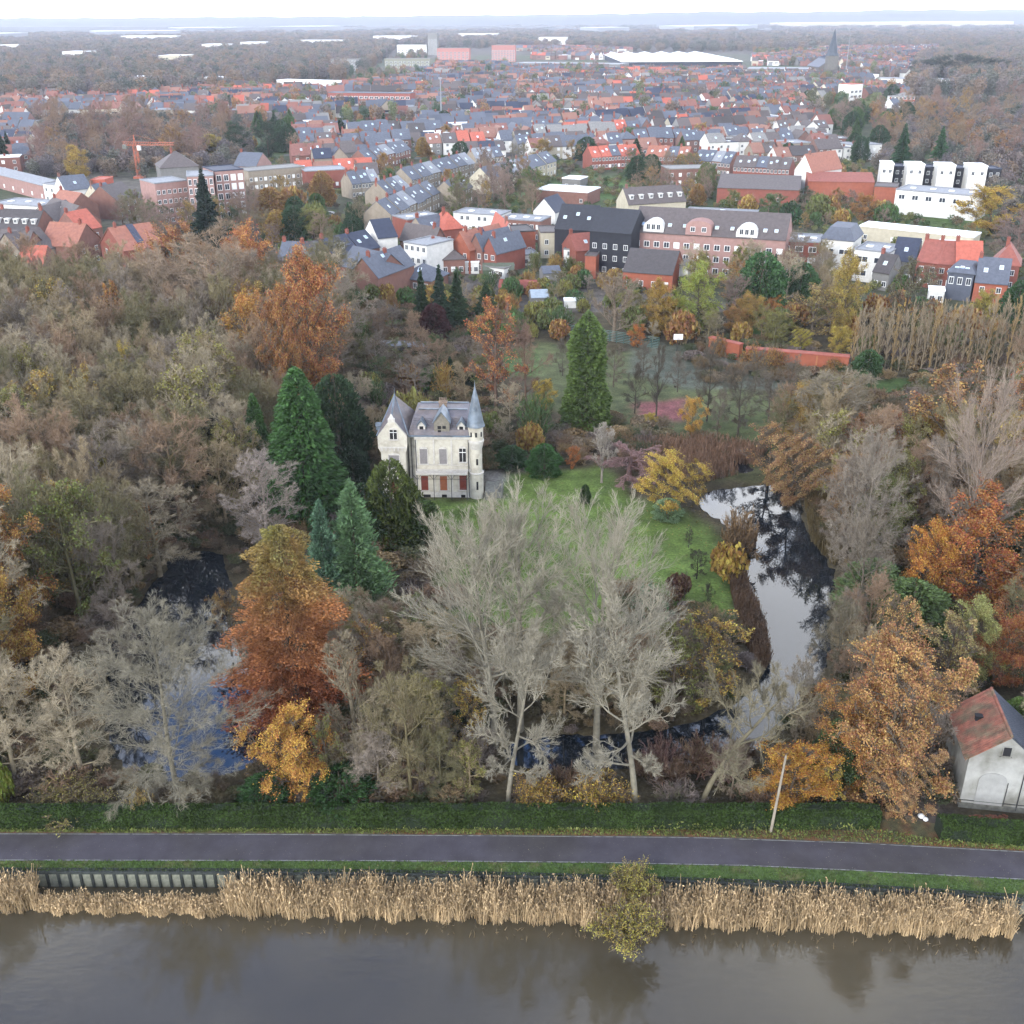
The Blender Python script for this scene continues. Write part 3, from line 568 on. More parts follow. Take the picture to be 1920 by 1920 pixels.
row(892,298,944,294,3,BEI,LGR,'house of the pale terrace at the top of the slope',group='pale terrace at the top')
row(857,363,884,350,2,BEI,SLT,'house of the pair beside the bare street trees',group='beige pair')
row(920,336,1042,303,6,CRM,SLT,'house of the cream terrace left of the playing field',group='cream terrace by the field')
row(660,345,712,340,3,BEI,SLT,'house of the beige row under the school',group='beige row under the school')
row(690,300,770,280,5,BRK,SLT,'house of the brick row behind the long beige terrace',group='brick row behind the beige terrace')
row(1110,295,1200,290,5,RED,ORR,'house of the orange roofed row above the playing field',group='orange roofed row above the field')
row(1210,292,1290,296,4,RED,ORG,'house of the dull orange row above the playing field',group='dull orange row above the field')
row(1300,300,1370,306,4,BRK,SLT,'house of the slate row left of the weathered hall',group='slate row by the weathered hall')
row(1375,312,1480,318,5,RED,BRN,'house of the dark red row over the weathered hall',group='dark red row over the hall')

H(764,413,829,405,6.0,9,.3,'flat',RED,LGR,'red and white flat roofed row behind the pale flats',name='house',win=(6,F2),shut='gs',chim=0,sky=2)
H(850,399,936,405,5.6,9,.3,'flat',WHT,LGR,'white flat roofed row behind the brightest orange roof',name='house',win=(8,F2),shut='ggs',chim=0,sky=2)
H(938,411,1014,416,6.0,9,.3,'flat',BRK,LGR,'long brown flat roofed row behind the orange brick box',name='house',win=(7,F2),shut='gs',chim=0,sky=3)
H(812,458,838,452,6.2,12,3.8,'side',BRK,BRN,'brown roofed gable between the flats and the hipped villa',win=(2,F2),sky=1)
H(905,470,930,474,5.8,12,3.6,'side',RED,SLT,'grey roofed red brick gable left of the dark sided house',win=(2,F2),sky=1)
H(610,498,655,505,4.2,7,.4,'flat',BRK,BRN,'brown brick lean-to below the white dormered house',cat='extension',name='house_extension',win=(3,F1),shut='sg',chim=0)
H(905,500,945,505,2.4,5,.3,'flat',WHT,GRY,'low white garden wall building beside the hipped villa',cat='extension',name='house_extension',win=(3,[.4]),chim=0)
# ---- the rest of the town: streets of houses on street lines, nearest as things, farthest as one mass
TOWN = [(-300,400),(-300,200),(180,190),(300,160),(440,150),(560,175),(700,165),(820,150),(980,145),(1150,140),(1350,132),(1500,122),(1640,150),(1700,190),(1650,250),(1640,300),(1480,310),(1290,290),(1100,300),(1040,300),(900,300),(760,290),(700,345),(560,350),(560,300),(430,250),(200,250),(60,330),(0,330)]
box_=lambda a,b,c,d:[(a,b),(c,b),(c,d),(a,d)]
HOLES = [box_(1145,100,1412,140),box_(1530,122,1582,150),box_(612,118,815,141),box_(800,96,1000,127),box_(380,150,650,176),box_(1390,124,1530,148),box_(1630,150,1790,168),box_(950,112,1170,135),box_(610,188,780,210),box_(1580,186,1622,208),[(60,360),(60,225),(440,225),(470,300),(430,420),(250,340)],[(410,235),(560,240),(560,320),(430,300)],[(610,225),(790,225),(790,262),(610,262)],[(1500,200),(1660,190),(1700,330),(1560,270)]]
FARTOWN = [(760,142),(830,105),(980,92),(1180,98),(1200,112),(1440,112),(1560,95),(1760,92),(1800,120),(1700,150),(1500,122),(1250,135),(980,145),(820,150)]
cells = {}
def cellkey(x,y): return (int(x//14), int(y//14))
for fx_,fy_,fr_ in FOOT: cells.setdefault(cellkey(fx_,fy_),[]).append((fx_,fy_,fr_))
def free(x,y,r):
    cx_,cy_ = cellkey(x,y)
    for i in range(-2,3):
        for j in range(-2,3):
            for a,b_,c_ in cells.get((cx_+i,cy_+j),()):
                if (a-x)**2+(b_-y)**2 < (c_+r)**2*.72: return False
    return True
lots = []
dist = [(0,330,900,.30),(-350,600,400,-.2),(350,700,450,.62),(-100,900,500,.1),(500,1300,600,.4),(100,1500,700,-.15),(-500,1100,450,.3),(800,1900,700,.2)]
rr_ = random.Random(11)
for di_,(cx_,cy_,rad,ang) in enumerate(dist):
    ux,uy = math.cos(ang), math.sin(ang); vx,vy = -uy, ux
    for s in np.arange(-rad, rad, 33):
        for side in (-1,1):
            t_ = -rad; run = 0
            while t_ < rad:
                w_ = rr_.uniform(6,9); t_ += w_
                if run <= 0: run = rr_.randint(2,7); style = (rr_.random(),rr_.random(),rr_.random()); t_ += rr_.choice((0,0,5,14))
                run -= 1
                o_ = s+side*8.5
                x = cx_+ux*t_+vx*o_; y = cy_+uy*t_+vy*o_
                if y < 280 or y > 2700: continue
                if min(range(len(dist)), key=lambda k: ((dist[k][0]-x)**2+(dist[k][1]-y)**2)/dist[k][2]**2) != di_: continue
                p_ = proj((x,y,0)); 
                if not (-300 < p_[0] < 2200): continue
                lots.append((x,y,w_,ang,p_,style,(di_,s,int(t_//15))))
pts = np.array([l[4] for l in lots]); ok = (inpoly(pts,TOWN)|inpoly(pts,FARTOWN))
for h_ in HOLES: ok &= ~inpoly(pts,h_)
lots = [l for l,o_ in zip(lots,ok) if o_]
lots.sort(key=lambda l:l[1])
WCH = [(S(142,108,98),4),(S(148,98,86),3.4),(WHT,5),(CRM,2.8),(BEI,2.8),(GRY,2.2),(PNK,1.4)]; RCH = [(SLT,8),(BRN,5),(S(158,110,92),2.6),(S(146,94,82),2.2),(ORR,.5),(NVY,2),(GRY,1.0),(DBR,3.4)]
pick = lambda ch: rr_.choices([c for c,_ in ch],[w for _,w in ch])[0]
ZONES = [((0,430),'left of the crane wood'),((430,640),'in the left half of town'),((640,800),'above the beige school'),((800,960),'above the long beige terrace'),((960,1130),'above the playing field'),((1130,1300),'behind the brown flat school'),((1300,1460),'beyond the weathered hall'),((1460,1700),'beyond the tall white gable')]
BANDS = [((250,9999),'low'),((215,250),'midway'),((190,215),'high'),((0,190),'far')]
cnt = {}; placed = []; near_n = 0; FV = []; FF = []; FC = []
COLNAME.update({S(158,110,92):'dull orange',S(146,94,82):'dull red',S(142,108,98):'brown brick',S(148,98,86):'red brick'})
NEARMAX = 215
def pick2(ch,u):
    tot=sum(w for _,w in ch); a=0
    for c,w in ch:
        a+=w/tot
        if u<a: return c
    return ch[-1][0]
street_keys=set()
for x,y,w_,ang,p_,style,skey in lots:
    if not free(x,y,w_*.42): continue
    street_keys.add(skey)
    cells.setdefault(cellkey(x,y),[]).append((x,y,w_*.42))
    wc, rc = (pick2(WCH,style[0]), pick2(RCH,style[1])) if rr_.random()<.72 else (pick(WCH), pick(RCH)); d_ = 9 if style[2]<.7 else 8; e_ = (5.6,6.2,5.8,3.2)[int(style[2]*3.99)]+rr_.choice((0,0,.4)); rise = rr_.choice((3.4,3.8,4.2)); kind = rr_.choices(('gable','side','hip','flat'),(10,1.0,.8,1.4))[0]
    if kind == 'flat': rise = .3; rc = rr_.choice((LGR,LGR,GRY,WRF,NVY))
    big = rr_.random() < .035
    if big: w_ *= 1.9; d_ = 14; kind = 'flat'; e_ = 6.4; rise = .3; rc = rr_.choice((WRF,LGR,LGR))
    tone = rr_.uniform(.85,1.15)
    if near_n < NEARMAX and -40 < p_[0] < 1960:
        near_n += 1; X = Vector((x,y,0)); dx = Vector((math.cos(ang),math.sin(ang),0))*w_/2
        z_ = next((z for (a,b_),z in ZONES if a <= p_[0] < b_), 'at the edge of town'); bnd = next(z for (a,b_),z in BANDS if a <= p_[1] < b_)
        st = 'single storey' if e_ < 4 else 'two storey'
        rn = {'flat':'flat','hip':'hipped','side':'gable-fronted','gable':'pitched'}[kind]
        wn = COLNAME[wc].replace(' flat','').replace(' brick','') ; rcn = COLNAME[rc].replace(' flat','').replace(' tiled','').replace('brick ','')
        rcn = rcn or 'grey'; base = f"{wn} house with {rcn} {rn} roof {z_}" 
        placed.append((base, bnd, p_, house(X-dx, X+dx, d_, e_, e_+rise, kind, wc, rc, base, win=(2,F2 if e_>4 else F1), shut=rr_.choice(('g','gs','ggs','sg')), sky=rr_.choice((0,0,1,2)), chim=rr_.choice((0,1,1,2)), q=1.0, group='small houses of the town', wsize=(1.3,1.4))))
    else:
        kk = kind if kind != 'mansard' else 'hip'; a_ = wall_fn(w_,d_,e_,e_+rise,kk)(); b_ = roof_fn(w_,d_,e_,e_+rise,kk)()
        ca, sa = math.cos(ang), math.sin(ang)
        mb_ = [(a_,wc),(b_,rc)]
        if rr_.random() < .7:
            c_ = MB().box(w_*.1,w_*.1+.8,d_/2-.4,d_/2+.4,e_,e_+rise+1.2); mb_.append((c_,RED))
        if rr_.random() < .5:
            c_ = MB().box(w_*.2,w_*.8,-.06,-.02,e_*.5,e_*.5+1.2); mb_.append((c_,DRK))
        if rr_.random() < .35:
            c_ = MB().box(w_*.1,w_*.7,-3.5,-.02,-.2,2.8); mb_.append((c_,rr_.choice((LGR,WHT,ORG,BRK))))
        for q_,c_ in mb_:
            o0 = len(FV)
            for vx_,vy_,vz_ in q_.v:
                vx_ -= w_/2; vy_ -= d_/2; FV.append((x+vx_*ca-vy_*sa, y+vx_*sa+vy_*ca, vz_)); FC.append((c_[0]*tone,c_[1]*tone,c_[2]*tone))
            for f_ in q_.f:
                FF.append(tuple(o0+i for i in f_))
sb_ = MB()
for di_,s_,k_ in sorted(street_keys):
    cx_,cy_,rad,ang = dist[di_]; ca,sa = math.cos(ang),math.sin(ang)
    q_ = [(cx_+ca*t_-sa*o_, cy_+sa*t_+ca*o_, .05) for t_,o_ in ((k_*15,s_-3.2),(k_*15+15,s_-3.2),(k_*15+15,s_+3.2),(k_*15,s_+3.2))]
    if q_[0][1] > 330: sb_.add(q_,[(0,1,2,3)])
struct(sb_.build('streets', mat('street_asphalt', S(96,94,94), .85, .6, .8, 1.2)))
me = bpy.data.meshes.new('distant_houses'); me.from_pydata(FV,[],FF); ca_ = me.color_attributes.new('cover','FLOAT_COLOR','POINT')
arr = np.ones((len(FV),4),np.float32); arr[:,:3] = FC; ca_.data.foreach_set('color',arr.ravel()); me.update()
tag(link('distant_houses', me, M['stuff_house']), 'mass of small distant houses stretching to the horizon woods', 'houses', kind='stuff')
# single labels out: order the look-alikes from left to right or near to far
from collections import defaultdict
ORD_ = ['first','second','third','fourth','fifth','sixth','seventh','eighth','ninth','tenth','eleventh','twelfth','thirteenth','fourteenth','fifteenth','sixteenth','seventeenth','eighteenth','nineteenth','twentieth']
class _O:
    def __getitem__(s,i): return ORD_[i] if i < 20 else ('%dth' % (i+1) if (i+1)%10 not in (1,2,3) else {1:'%dst',2:'%dnd',3:'%drd'}[(i+1)%10] % (i+1))
ORD = _O()
def settle(items):
    g_ = defaultdict(list)
    for b_, bnd, p_, o in items: g_[b_].append((p_[0], bnd, o))
    for b_, l_ in g_.items():
        if len(l_) == 1: l_[0][2]['label'] = b_; continue
        l_.sort(key=lambda t_: t_[0])
        for i, (_, bnd, o) in enumerate(l_):
            pre = 'leftmost' if i == 0 else 'rightmost' if i == len(l_)-1 else ORD[i] + ' from left'
            o['label'] = pre + ' ' + b_
settle(placed)
print('houses', near_n, 'mass verts', len(FV))
# ---- landmarks far off
t = tag(empty('factory_hall', G(1165,127)), 'huge factory hall with a white zigzag roof', 'factory')
A = G(1165,127); B = G(1395,127); wd = (B-A).length; n_ = 6; s_ = wd/n_
b = MB(); b.box(.2,wd-.2,0,297,0,6.58); b.build('wall', M['wall'], t, color=S(60,66,84))
for i in range(n_):
    MB().extr([(i*s_,6.6),(i*s_,7.2),((i+.5)*s_,10.2),((i+1)*s_-.02,7.2),((i+1)*s_-.02,6.6)],-3,300).build('roof', M['roof'], t, color=WRF)
def bulk(x0,y0,x1,y1,e,d,wc,rc,label,cat='apartment building',name='apartment_building',fl=4,n=8,**k):
    a = G(x0,y0,0); b_ = G(x1,y1,0); house(a,b_,d,e,e+.5,'flat',wc,rc,label,cat=cat,name=name,win=(n,[1+3.1*i for i in range(fl)]),chim=0,q=.5,wsize=(3.2,1.8),**k)
bulk(820,120,880,120,20,14,S(200,130,120),GRY,'left pink apartment slab on the skyline of trees',fl=5)
bulk(922,116,966,116,22,14,S(196,128,118),GRY,'right pink apartment slab on the skyline of trees',fl=5)
bulk(622,133,674,133,13,12,GRY,GRY,'pale concrete block with open balconies, left of the pair',fl=4)
bulk(722,136,806,136,15,12,S(150,150,130),GRY,'greenish concrete block with open balconies, right of the pair',fl=4,n=10)
bulk(803,104,820,104,34,14,GRY,GRY,'narrow grey tower behind the pink apartment slab',fl=8,n=3)
bulk(745,104,800,104,16,14,WHT,WHT,'low white slab beside the narrow grey tower',fl=3)
bulk(617,205,770,207,11,12,S(170,96,84),SLT,'long red brick apartment row in the middle distance',fl=3,n=16)
bulk(520,168,640,172,8,16,WHT,WRF,'white low buildings in front of the left forest, right part',cat='building',name='building',fl=2)
bulk(385,162,430,162,8,16,WHT,WRF,'white low buildings in front of the left forest, left part',cat='building',name='building',fl=2)
bulk(250,160,290,160,8,14,WHT,WRF,'small white villa before the left forest','villa','villa',fl=2,n=4)
bulk(555,276,612,274,5,9,S(196,160,60),S(180,150,60),'bright yellow low building beside dark firs','building','building',fl=1,n=5)
bulk(1690,208,1712,208,9,10,ORR,GRY,'red box house beside its white twin at the right wood','house','house',fl=3,n=3)
bulk(1668,208,1689,208,9,10,WHT,GRY,'white box house beside its red twin at the right wood','house','house',fl=3,n=3)
bulk(1590,205,1613,203,16,10,WHT,ORR,'tall white block with an orange top',fl=4,n=3)
bulk(1400,142,1520,143,7,40,GRY,LGR,'pale warehouse right of the factory hall','warehouse','warehouse',fl=1)
bulk(1640,160,1780,163,6,20,WHT,LGR,'long white roof below the dark pines','warehouse','warehouse',fl=1)
bulk(960,130,1160,133,7,40,GRY,LGR,'pale warehouse left of the factory hall','warehouse','warehouse',fl=1)
bulk(180,72,340,70,21,120,LGR,WRF,'left pale warehouse near the horizon','warehouse','warehouse',fl=1)
bulk(345,62,640,58,21,160,LGR,WRF,'widest pale warehouse near the horizon','warehouse','warehouse',fl=1)
bulk(0,78,55,76,21,80,LGR,WRF,'pale warehouse at the left edge near the horizon','warehouse','warehouse',fl=1)
bulk(1120,64,1180,63,21,100,LGR,WRF,'small pale warehouse in the centre near the horizon','warehouse','warehouse',fl=1)
bulk(1300,60,1420,57,21,160,LGR,WRF,'pale warehouse right of centre near the horizon','warehouse','warehouse',fl=1)
bulk(1500,52,1900,48,21,260,S(190,180,150),WRF,'long pale greenhouses near the horizon at right','greenhouse','greenhouse',fl=1)
for x0,x1,y_,n_ in ((228,330,79,'pale'),(380,425,100,'small white'),(452,502,95,'long pale'),(-5,34,101,'white'),(565,645,89,'pale grey'),(700,775,80,'wide pale'),(120,160,118,'little white'),(300,345,128,'low cream'),(860,930,74,'pale'),(1010,1060,84,'small white')):
    z_='at the left edge' if x0<0 else f"about {['one','two','three','four','five','six'][min(5,int(x0/200))]} tenths across the photo"
    bulk(x0,y_,x1,y_,15,40,CRM if 'cream' in n_ else WHT,LGR if 'grey' in n_ else WRF,f'{n_} hall in the far forest, {z_}','warehouse','warehouse',fl=1,n=4)
# church
p = G(1556,142); c = tag(empty('church', p), 'grey church with a tall pointed spire', 'church')
MB().box(-5.5,5.5,-5.5,5.5,0,20).build('tower', M['wall'], c, color=S(120,116,108))
MB().lathe(0,0,[(7.0,20),(5.6,23),(.15,46)],8).build('spire', M['roof'], c, color=S(70,80,92))
MB().extr([(-11,0),(11,0),(11,8),(0,15),(-11,8)],6,55).build('nave', M['wall'], c, color=S(120,112,104))
MB().extr([(-11.6,7.8),(0,15.2),(11.6,7.8),(11.6,8.4),(0,15.9),(-11.6,8.4)],6,55.5).build('nave_roof', M['roof'], c, color=SLT)
for x_,y_,zt,lab in ((1584,150,46,'slim pale mast beside the church spire'),(828,235,26,'thin grey light mast above the slope terraces')):
    p = G(x_,y_); mb_ = MB(); mb_.bar((0,0,0),(0,0,zt),.5,.25); mb_.box(-1.2,1.2,-.3,.3,zt,zt+1); mb_.box(-.8,.8,-.8,.8,0,.5)
    tag(mb_.build('mast', M['paint'], None, p, color=LGR), lab, 'mast')
# tower crane
p = G(262,334); c = tag(empty('tower_crane', p), 'orange tower crane standing before the autumn wood', 'crane'); hz = zat(262,272,p.y)
mb_ = MB()
for sx in (-.7,.7):
    for sy in (-.7,.7): mb_.bar((sx,sy,0),(sx,sy,hz),.16,n=4)
for i in range(int(hz//2)):
    for s1 in (-.7,.7):
        mb_.bar((-.7,s1,i*2),(.7,s1,i*2+2),.09,n=4); mb_.bar((s1,-.7,i*2),(s1,.7,i*2+2),.09,n=4)
mb_.box(-2,2,-2,2,0,.8); mb_.build('mast_tower', M['paint'], c, color=S(200,96,48))
mb_ = MB(); jl = 16
for sy in (-.5,.5): mb_.bar((-5,sy,hz),(jl,sy,hz),.14,n=4)
mb_.bar((-5,0,hz+1.3),(jl,0,hz+.9),.14,n=4)
for i in range(-5,jl,1): mb_.bar((i,-.5,hz),(i+1,0,hz+1.1),.08,n=4); mb_.bar((i,.5,hz),(i+1,0,hz+1.1),.08,n=4)
mb_.build('jib', M['paint'], c, color=S(200,96,48))
mb_ = MB(); mb_.bar((-.4,0,hz),(0,0,hz+4),.16,n=4); mb_.bar((.4,0,hz),(0,0,hz+4),.16,n=4); mb_.bar((0,0,hz+4),(12,0,hz+1),.05,n=4); mb_.bar((0,0,hz+4),(-5,0,hz+1),.05,n=4); mb_.build('apex', M['paint'], c, color=S(200,96,48))
MB().box(-5,-3.4,-.7,.7,hz-1.4,hz+.3).build('counterweight', M['concrete'], c)
MB().box(.9,2.2,-.7,.7,hz-2,hz-.2).build('cab', M['paint'], c, color=WHT)
# ================================================================== THE CASTLE
M['render'] = mat('castle_render', S(208,201,181,.6), .9, 1.2, .82, 1.12, bump=.2, col2=S(170,162,144,.6), s2=.8, c2=(.52,.75))
M['trim'] = mat('castle_trim', S(206,200,188,.62), .85, 2.5, .8, 1.12, bump=.2)
M['slate'] = mat('castle_slate', S(108,104,112), .6, .9, .75, 1.2, bump=.6, bscale=6, col2=S(126,112,106), s2=.4, c2=(.4,.65), spec=.4)
M['zinc'] = mat('zinc_sheet', S(122,138,152), .45, 1.2, .75, 1.15, bump=.15, col2=S(96,108,118), s2=.8, spec=.5)
M['red_board'] = mat('red_board', S(134,58,40), .8, 3, .7, 1.25)
M['or_board'] = mat('orange_board', S(168,94,52), .8, 3, .75, 1.2)
M['gr_board'] = mat('grey_board', S(150,144,142), .8, 3, .85, 1.1)
M['iron'] = mat('iron', S(58,60,64), .6, 3, .8, 1.2, metal=.3)
M['dark'] = mat('dark_opening', (0.006,0.006,0.007,1), .8, 2, .8, 1.2)
M['wood'] = mat('grey_wood', S(142,134,118), .85, 3, .75, 1.2)
cp = G(700+680-1380+ (680+700/6.857), 700+1588/6.857)        # front left corner of the main wall
CA = tag(empty('castle', cp, R(-2.0)), 'small abandoned white castle with a slate mansard roof and round corner turret', 'castle')
DP = 8.5; W0 = 7.5
wl = MB(); wl.box(-.9,0,.7,DP,0,8.9); wl.box(0,W0,0,DP,0,8.9)
wl.box(W0-.01,W0+.55,1.2,DP,0,8.9)
wl.build('wall', M['render'], CA)
# quoins and bands
tr = MB()
for z0,z1,pj in ((3.95,4.2,.12),(8.55,8.75,.14),(8.75,9.05,.3),(.0,.8,.08),(4.75,4.85,.07)): tr.box(.02,W0-.02,-pj,-.003,z0,z1)
for x_ in (.02,2.45,4.85,7.2): tr.box(x_,x_+.22,-.07,-.004,.82,3.94); tr.box(x_,x_+.2,-.07,-.004,4.87,8.54)
for x_ in (-.9,): tr.box(x_,0-.1,.58,.697,8.5,9.0)
tr.build('cornice', M['trim'], CA)
def cwin(x,z0,w_,h_,fill,y=0.0,arch=True,par=CA,bars=True):
    f = MB(); t_ = .1
    f.box(x-w_/2-t_,x-w_/2,y-.09,y+.0,z0-.02,z0+h_).box(x+w_/2,x+w_/2+t_,y-.09,y+.0,z0-.02,z0+h_)
    if arch:
        pr = [(x-w_/2-t_,z0+h_)]+[(x-(w_/2+t_)*math.cos(a),z0+h_+(.28)*math.sin(a)) for a in np.linspace(0.2,math.pi-.2,7)]+[(x+w_/2+t_,z0+h_)]
        f.extr(pr,y-.1,y-.002)
    else: f.box(x-w_/2-t_,x+w_/2+t_,y-.09,y,z0+h_,z0+h_+t_)
    wo = f.build('window', M['trim'], par)
    MB().box(x-w_/2-.18,x+w_/2+.18,y-.22,y-.003,z0-.14,z0-.02).build('sill', M['trim'], wo)
    if fill == 'open':
        MB().box(x-w_/2,x+w_/2,y-.02,y-.006,z0,z0+h_).build('pane', M['dark'], wo)
        g = MB().box(x-.03,x+.03,y-.05,y-.022,z0,z0+h_).box(x-w_/2,x+w_/2,y-.05,y-.022,z0+h_*.68,z0+h_*.72+.02); g.build('bars', M['frame'], wo)
    else:
        MB().box(x-w_/2,x+w_/2,y-.05,y-.006,z0,z0+h_).build('shutter', M[fill], wo)
        g = MB()
        for k in range(1,4): g.box(x-w_/2,x+w_/2,y-.065,y-.052,z0+h_*k/4-.03,z0+h_*k/4+.02)
        g.build('batten', M[fill], wo)
    return wo
cwin(1.15,1.05,.98,2.15,'red_board')['label']='dark red boarded ground floor window'
cwin(3.75,1.05,.98,2.15,'or_board')['label']='orange boarded doorway opening'
cwin(6.4,1.15,.95,2.15,'red_board')['label']='dark red boarded window beside the turret'
cwin(1.15,5.0,1.0,2.15,'gr_board'); cwin(3.8,5.0,1.0,2.15,'gr_board'); cwin(6.45,5.3,.9,1.95,'open')['label']='dark open upper window'
for x_,w_ in ((1.4,1.0),(3.8,.7),(6.4,.6)): MB().box(x_-w_/2,x_+w_/2,-.1,-.082,.02,.42).build('cellar_vent', M['dark'], CA)
# veranda: slab, iron posts, glazed canopy ribs
v = MB().box(.1,7.1,-1.0,-.14,3.88,3.97); v.box(.1,7.1,-1.03,-.97,3.76,3.88); v.build('balcony', M['trim'], CA)
v = MB()
for x_ in (.25,2.5,4.9,7.0): v.bar((x_,-.96,0),(x_,-.96,3.84),.05); v.bar((x_,-.96,3.0),(x_+.5,-.96,3.68),.03,n=4); v.bar((x_,-.96,3.0),(x_-.5,-.96,3.68),.03,n=4)
v.box(.1,7.1,-.98,-.94,3.1,3.14)
v.build('veranda_posts', M['iron'], CA)
v = MB().box(.1,7.1,-1.0,-.96,4.55,4.6)
for x_ in np.arange(.1,7.15,.5): v.box(x_,x_+.035,-.995,-.96,3.98,4.55)
v.build('balcony_rail', M['trim'], CA)
v = MB()
for x_ in (.12,-.55): v.bar((x_,-.1 if x_>0 else .6,0.1),(x_,-.1 if x_>0 else .6,8.5),.055)
v.bar((7.25,-.12,.1),(7.25,-.12,8.5),.055); v.build('downpipe', M['iron'], CA)
# mansard roof
rf = MB(); zr = 11.75
rf.add([(-.9,-.28,9.06),(W0+.6,-.28,9.06),(W0+.6,DP+.3,9.06),(-.9,DP+.3,9.06),(-.2,1.5,zr-.5),(W0-.1,1.5,zr-.5),(W0-.1,DP-1.4,zr-.5),(-.2,DP-1.4,zr-.5),(.4,2.9,zr),(W0-.5,2.9,zr),(W0-.5,DP-2.9,zr),(.4,DP-2.9,zr)],
       [(0,1,5,4),(1,2,6,5),(2,3,7,6),(3,0,4,7),(4,5,9,8),(5,6,10,9),(6,7,11,10),(7,4,8,11),(8,9,10,11),(3,2,1,0)])
ro = rf.build('roof', M['slate'], CA)
for k_ in range(9):
    f0=k_/9; y_=-.28+(1.5+.28)*f0; z_=9.06+(zr-.5-9.06)*f0; xa_=-.9+.7*f0; xb_=W0+.6-.7*f0
    MB().box(xa_+.1,xb_-.1,y_-.05,y_+.06,z_+.02,z_+.07).build('slate_course', M['slate'], ro)
qn = MB()
for k_ in range(14):
    l_=.34 if k_%2 else .22; qn.box(.02,l_,-.05,-.004,.85+k_*.55,1.3+k_*.55)
qn.build('quoins', M['trim'], CA)['kind']='stuff'
MB().box(.35,W0-.45,2.8,3.0,zr+.01,zr+.15).box(.35,W0-.45,DP-3.0,DP-2.8,zr+.01,zr+.15).build('ridge_cap', M['zinc'], ro)
MB().box(-.85,W0+.5,-.42,-.2,9.02,9.2).build('gutter', M['zinc'], ro)
MB().extrx([(-.27,9.21),(-.05,9.95),(.02,9.95),(.02,9.21)],.0,W0).build('lead_apron', M['slate'], ro)
ch = MB(); ch.box(3.1,4.1,3.9,4.5,zr-.2,zr+.6).box(3.0,4.2,3.8,4.6,zr+.6,zr+.75)
for k in range(5): ch.bar((3.15+k*.22,4.2,zr+.75),(3.15+k*.22,4.2,zr+1.25),.08)
ch.build('chimney', mat('chimney_brick', S(150,128,108), .9, 3, .75, 1.2), ro)
def dormer(x,w_,z0,hw,hg,y0,par,big=False):
    d = MB().box(x-w_/2,x+w_/2,y0,y0+2.6,z0,z0+hw); d.extr([(x-w_/2,z0+hw+.002),(x+w_/2,z0+hw+.002),(x,z0+hw+hg)],y0,y0+2.8)
    do = d.build('dormer', M['trim' if not big else 'wood'], par)
    r_ = MB(); s_ = hg/(w_/2); o = .18
    r_.extr([(x-w_/2-o,z0+hw-o*s_),(x,z0+hw+hg),(x+w_/2+o,z0+hw-o*s_),(x+w_/2+o,z0+hw-o*s_+.14),(x,z0+hw+hg+.16),(x-w_/2-o,z0+hw-o*s_+.14)],y0-.22,y0+3.0)
    r_.build('dormer_roof', M['zinc'], do)
    if big:
        g = MB(); g.box(x-.55,x-.08,y0-.03,y0-.005,z0+.9,z0+1.35).box(x+.1,x+.55,y0-.03,y0-.005,z0+.95,z0+1.35).box(x-.55,x-.1,y0-.03,y0-.005,z0+.15,z0+.75); g.build('broken_pane', M['dark'], do)
    else: MB().box(x-.26,x+.26,y0-.03,y0-.005,z0+.2,z0+.9).build('pane', M['dark'], do)
dormer(1.0,1.0,9.45,1.05,.65,.1,CA); dormer(6.35,1.0,9.45,1.05,.65,.1,CA); dormer(3.75,2.05,9.15,1.95,1.35,-.12,CA,True)
# gabled wing on the left, standing forward, under a steep pyramid
wx0,wx1,wy = -4.8,-.9,-1.0; xm=(wx0+wx1)/2
g = MB(); g.extr([(wx0+.35,0),(wx1-.25,0),(wx1-.25,6.9),(wx1,7.6),(wx1,9.3),(xm+.4,11.3),(xm-.4,11.3),(wx0,9.3),(wx0,7.6),(wx0+.35,6.9)],wy,DP-1)
wo_ = g.build('wing', M['render'], CA)
MB().box(xm-.45,xm+.45,wy-.1,wy+.4,11.302,11.75).lathe(xm,wy+.15,[(.4,11.75),(.3,11.95),(.06,12.4),(.0,12.45)],10).build('gable_finial', M['trim'], wo_)
MB().box(wx0+.35,wx1-.25,wy-.1,wy-.003,3.9,4.1).build('band', M['trim'], wo_); tb = MB(); tb.box(wx0+.02,wx1-.02,wy-.12,wy-.003,7.6,7.8)
for k_ in range(6): tb.box(wx0+.4+k_*.55,wx0+.6+k_*.55,wy-.12,wy-.003,7.2,7.602)
tb.build('corbel_band', M['trim'], wo_)
cwin(xm+.2,8.9,.95,1.35,'open',wy,par=wo_)
cwin(xm+.1,4.7,1.4,1.9,'gr_board',wy,par=wo_); cwin(xm+.1,1.1,1.2,2.0,'red_board',wy,par=wo_)
r_ = MB(); pk=(xm,3.2,13.7)
r_.add([(wx0-.25,wy+.5,9.1),(xm,wy+.35,11.75),(wx1+.2,wy+.5,9.1),(wx1+1.3,DP*.75,9.4),(wx0-.25,DP*.75,9.2),pk],[(0,1,5),(1,2,5),(2,3,5),(3,4,5),(4,0,5),(0,4,3,2,1)])
r_.build('wing_roof', M['slate'], wo_)
MB().bar((xm,wy+.35,11.78),(xm,3.2,13.75),.13).bar(pk,(xm,3.2,14.7),.07,.02).bar((wx0-.2,wy+.5,9.2),pk,.09).bar((wx1+.2,wy+.5,9.2),pk,.09).build('hip_lead', M['zinc'], wo_)
lb = MB().box(wx0-.32,wx0+.1,wy+1.2,wy+2.0,9.7,10.3); lb.extrx([(wy+1.1,10.302),(wy+1.6,10.7),(wy+2.1,10.302)],wx0-.4,wx0+.4); lb.build('side_dormer', M['zinc'], wo_)
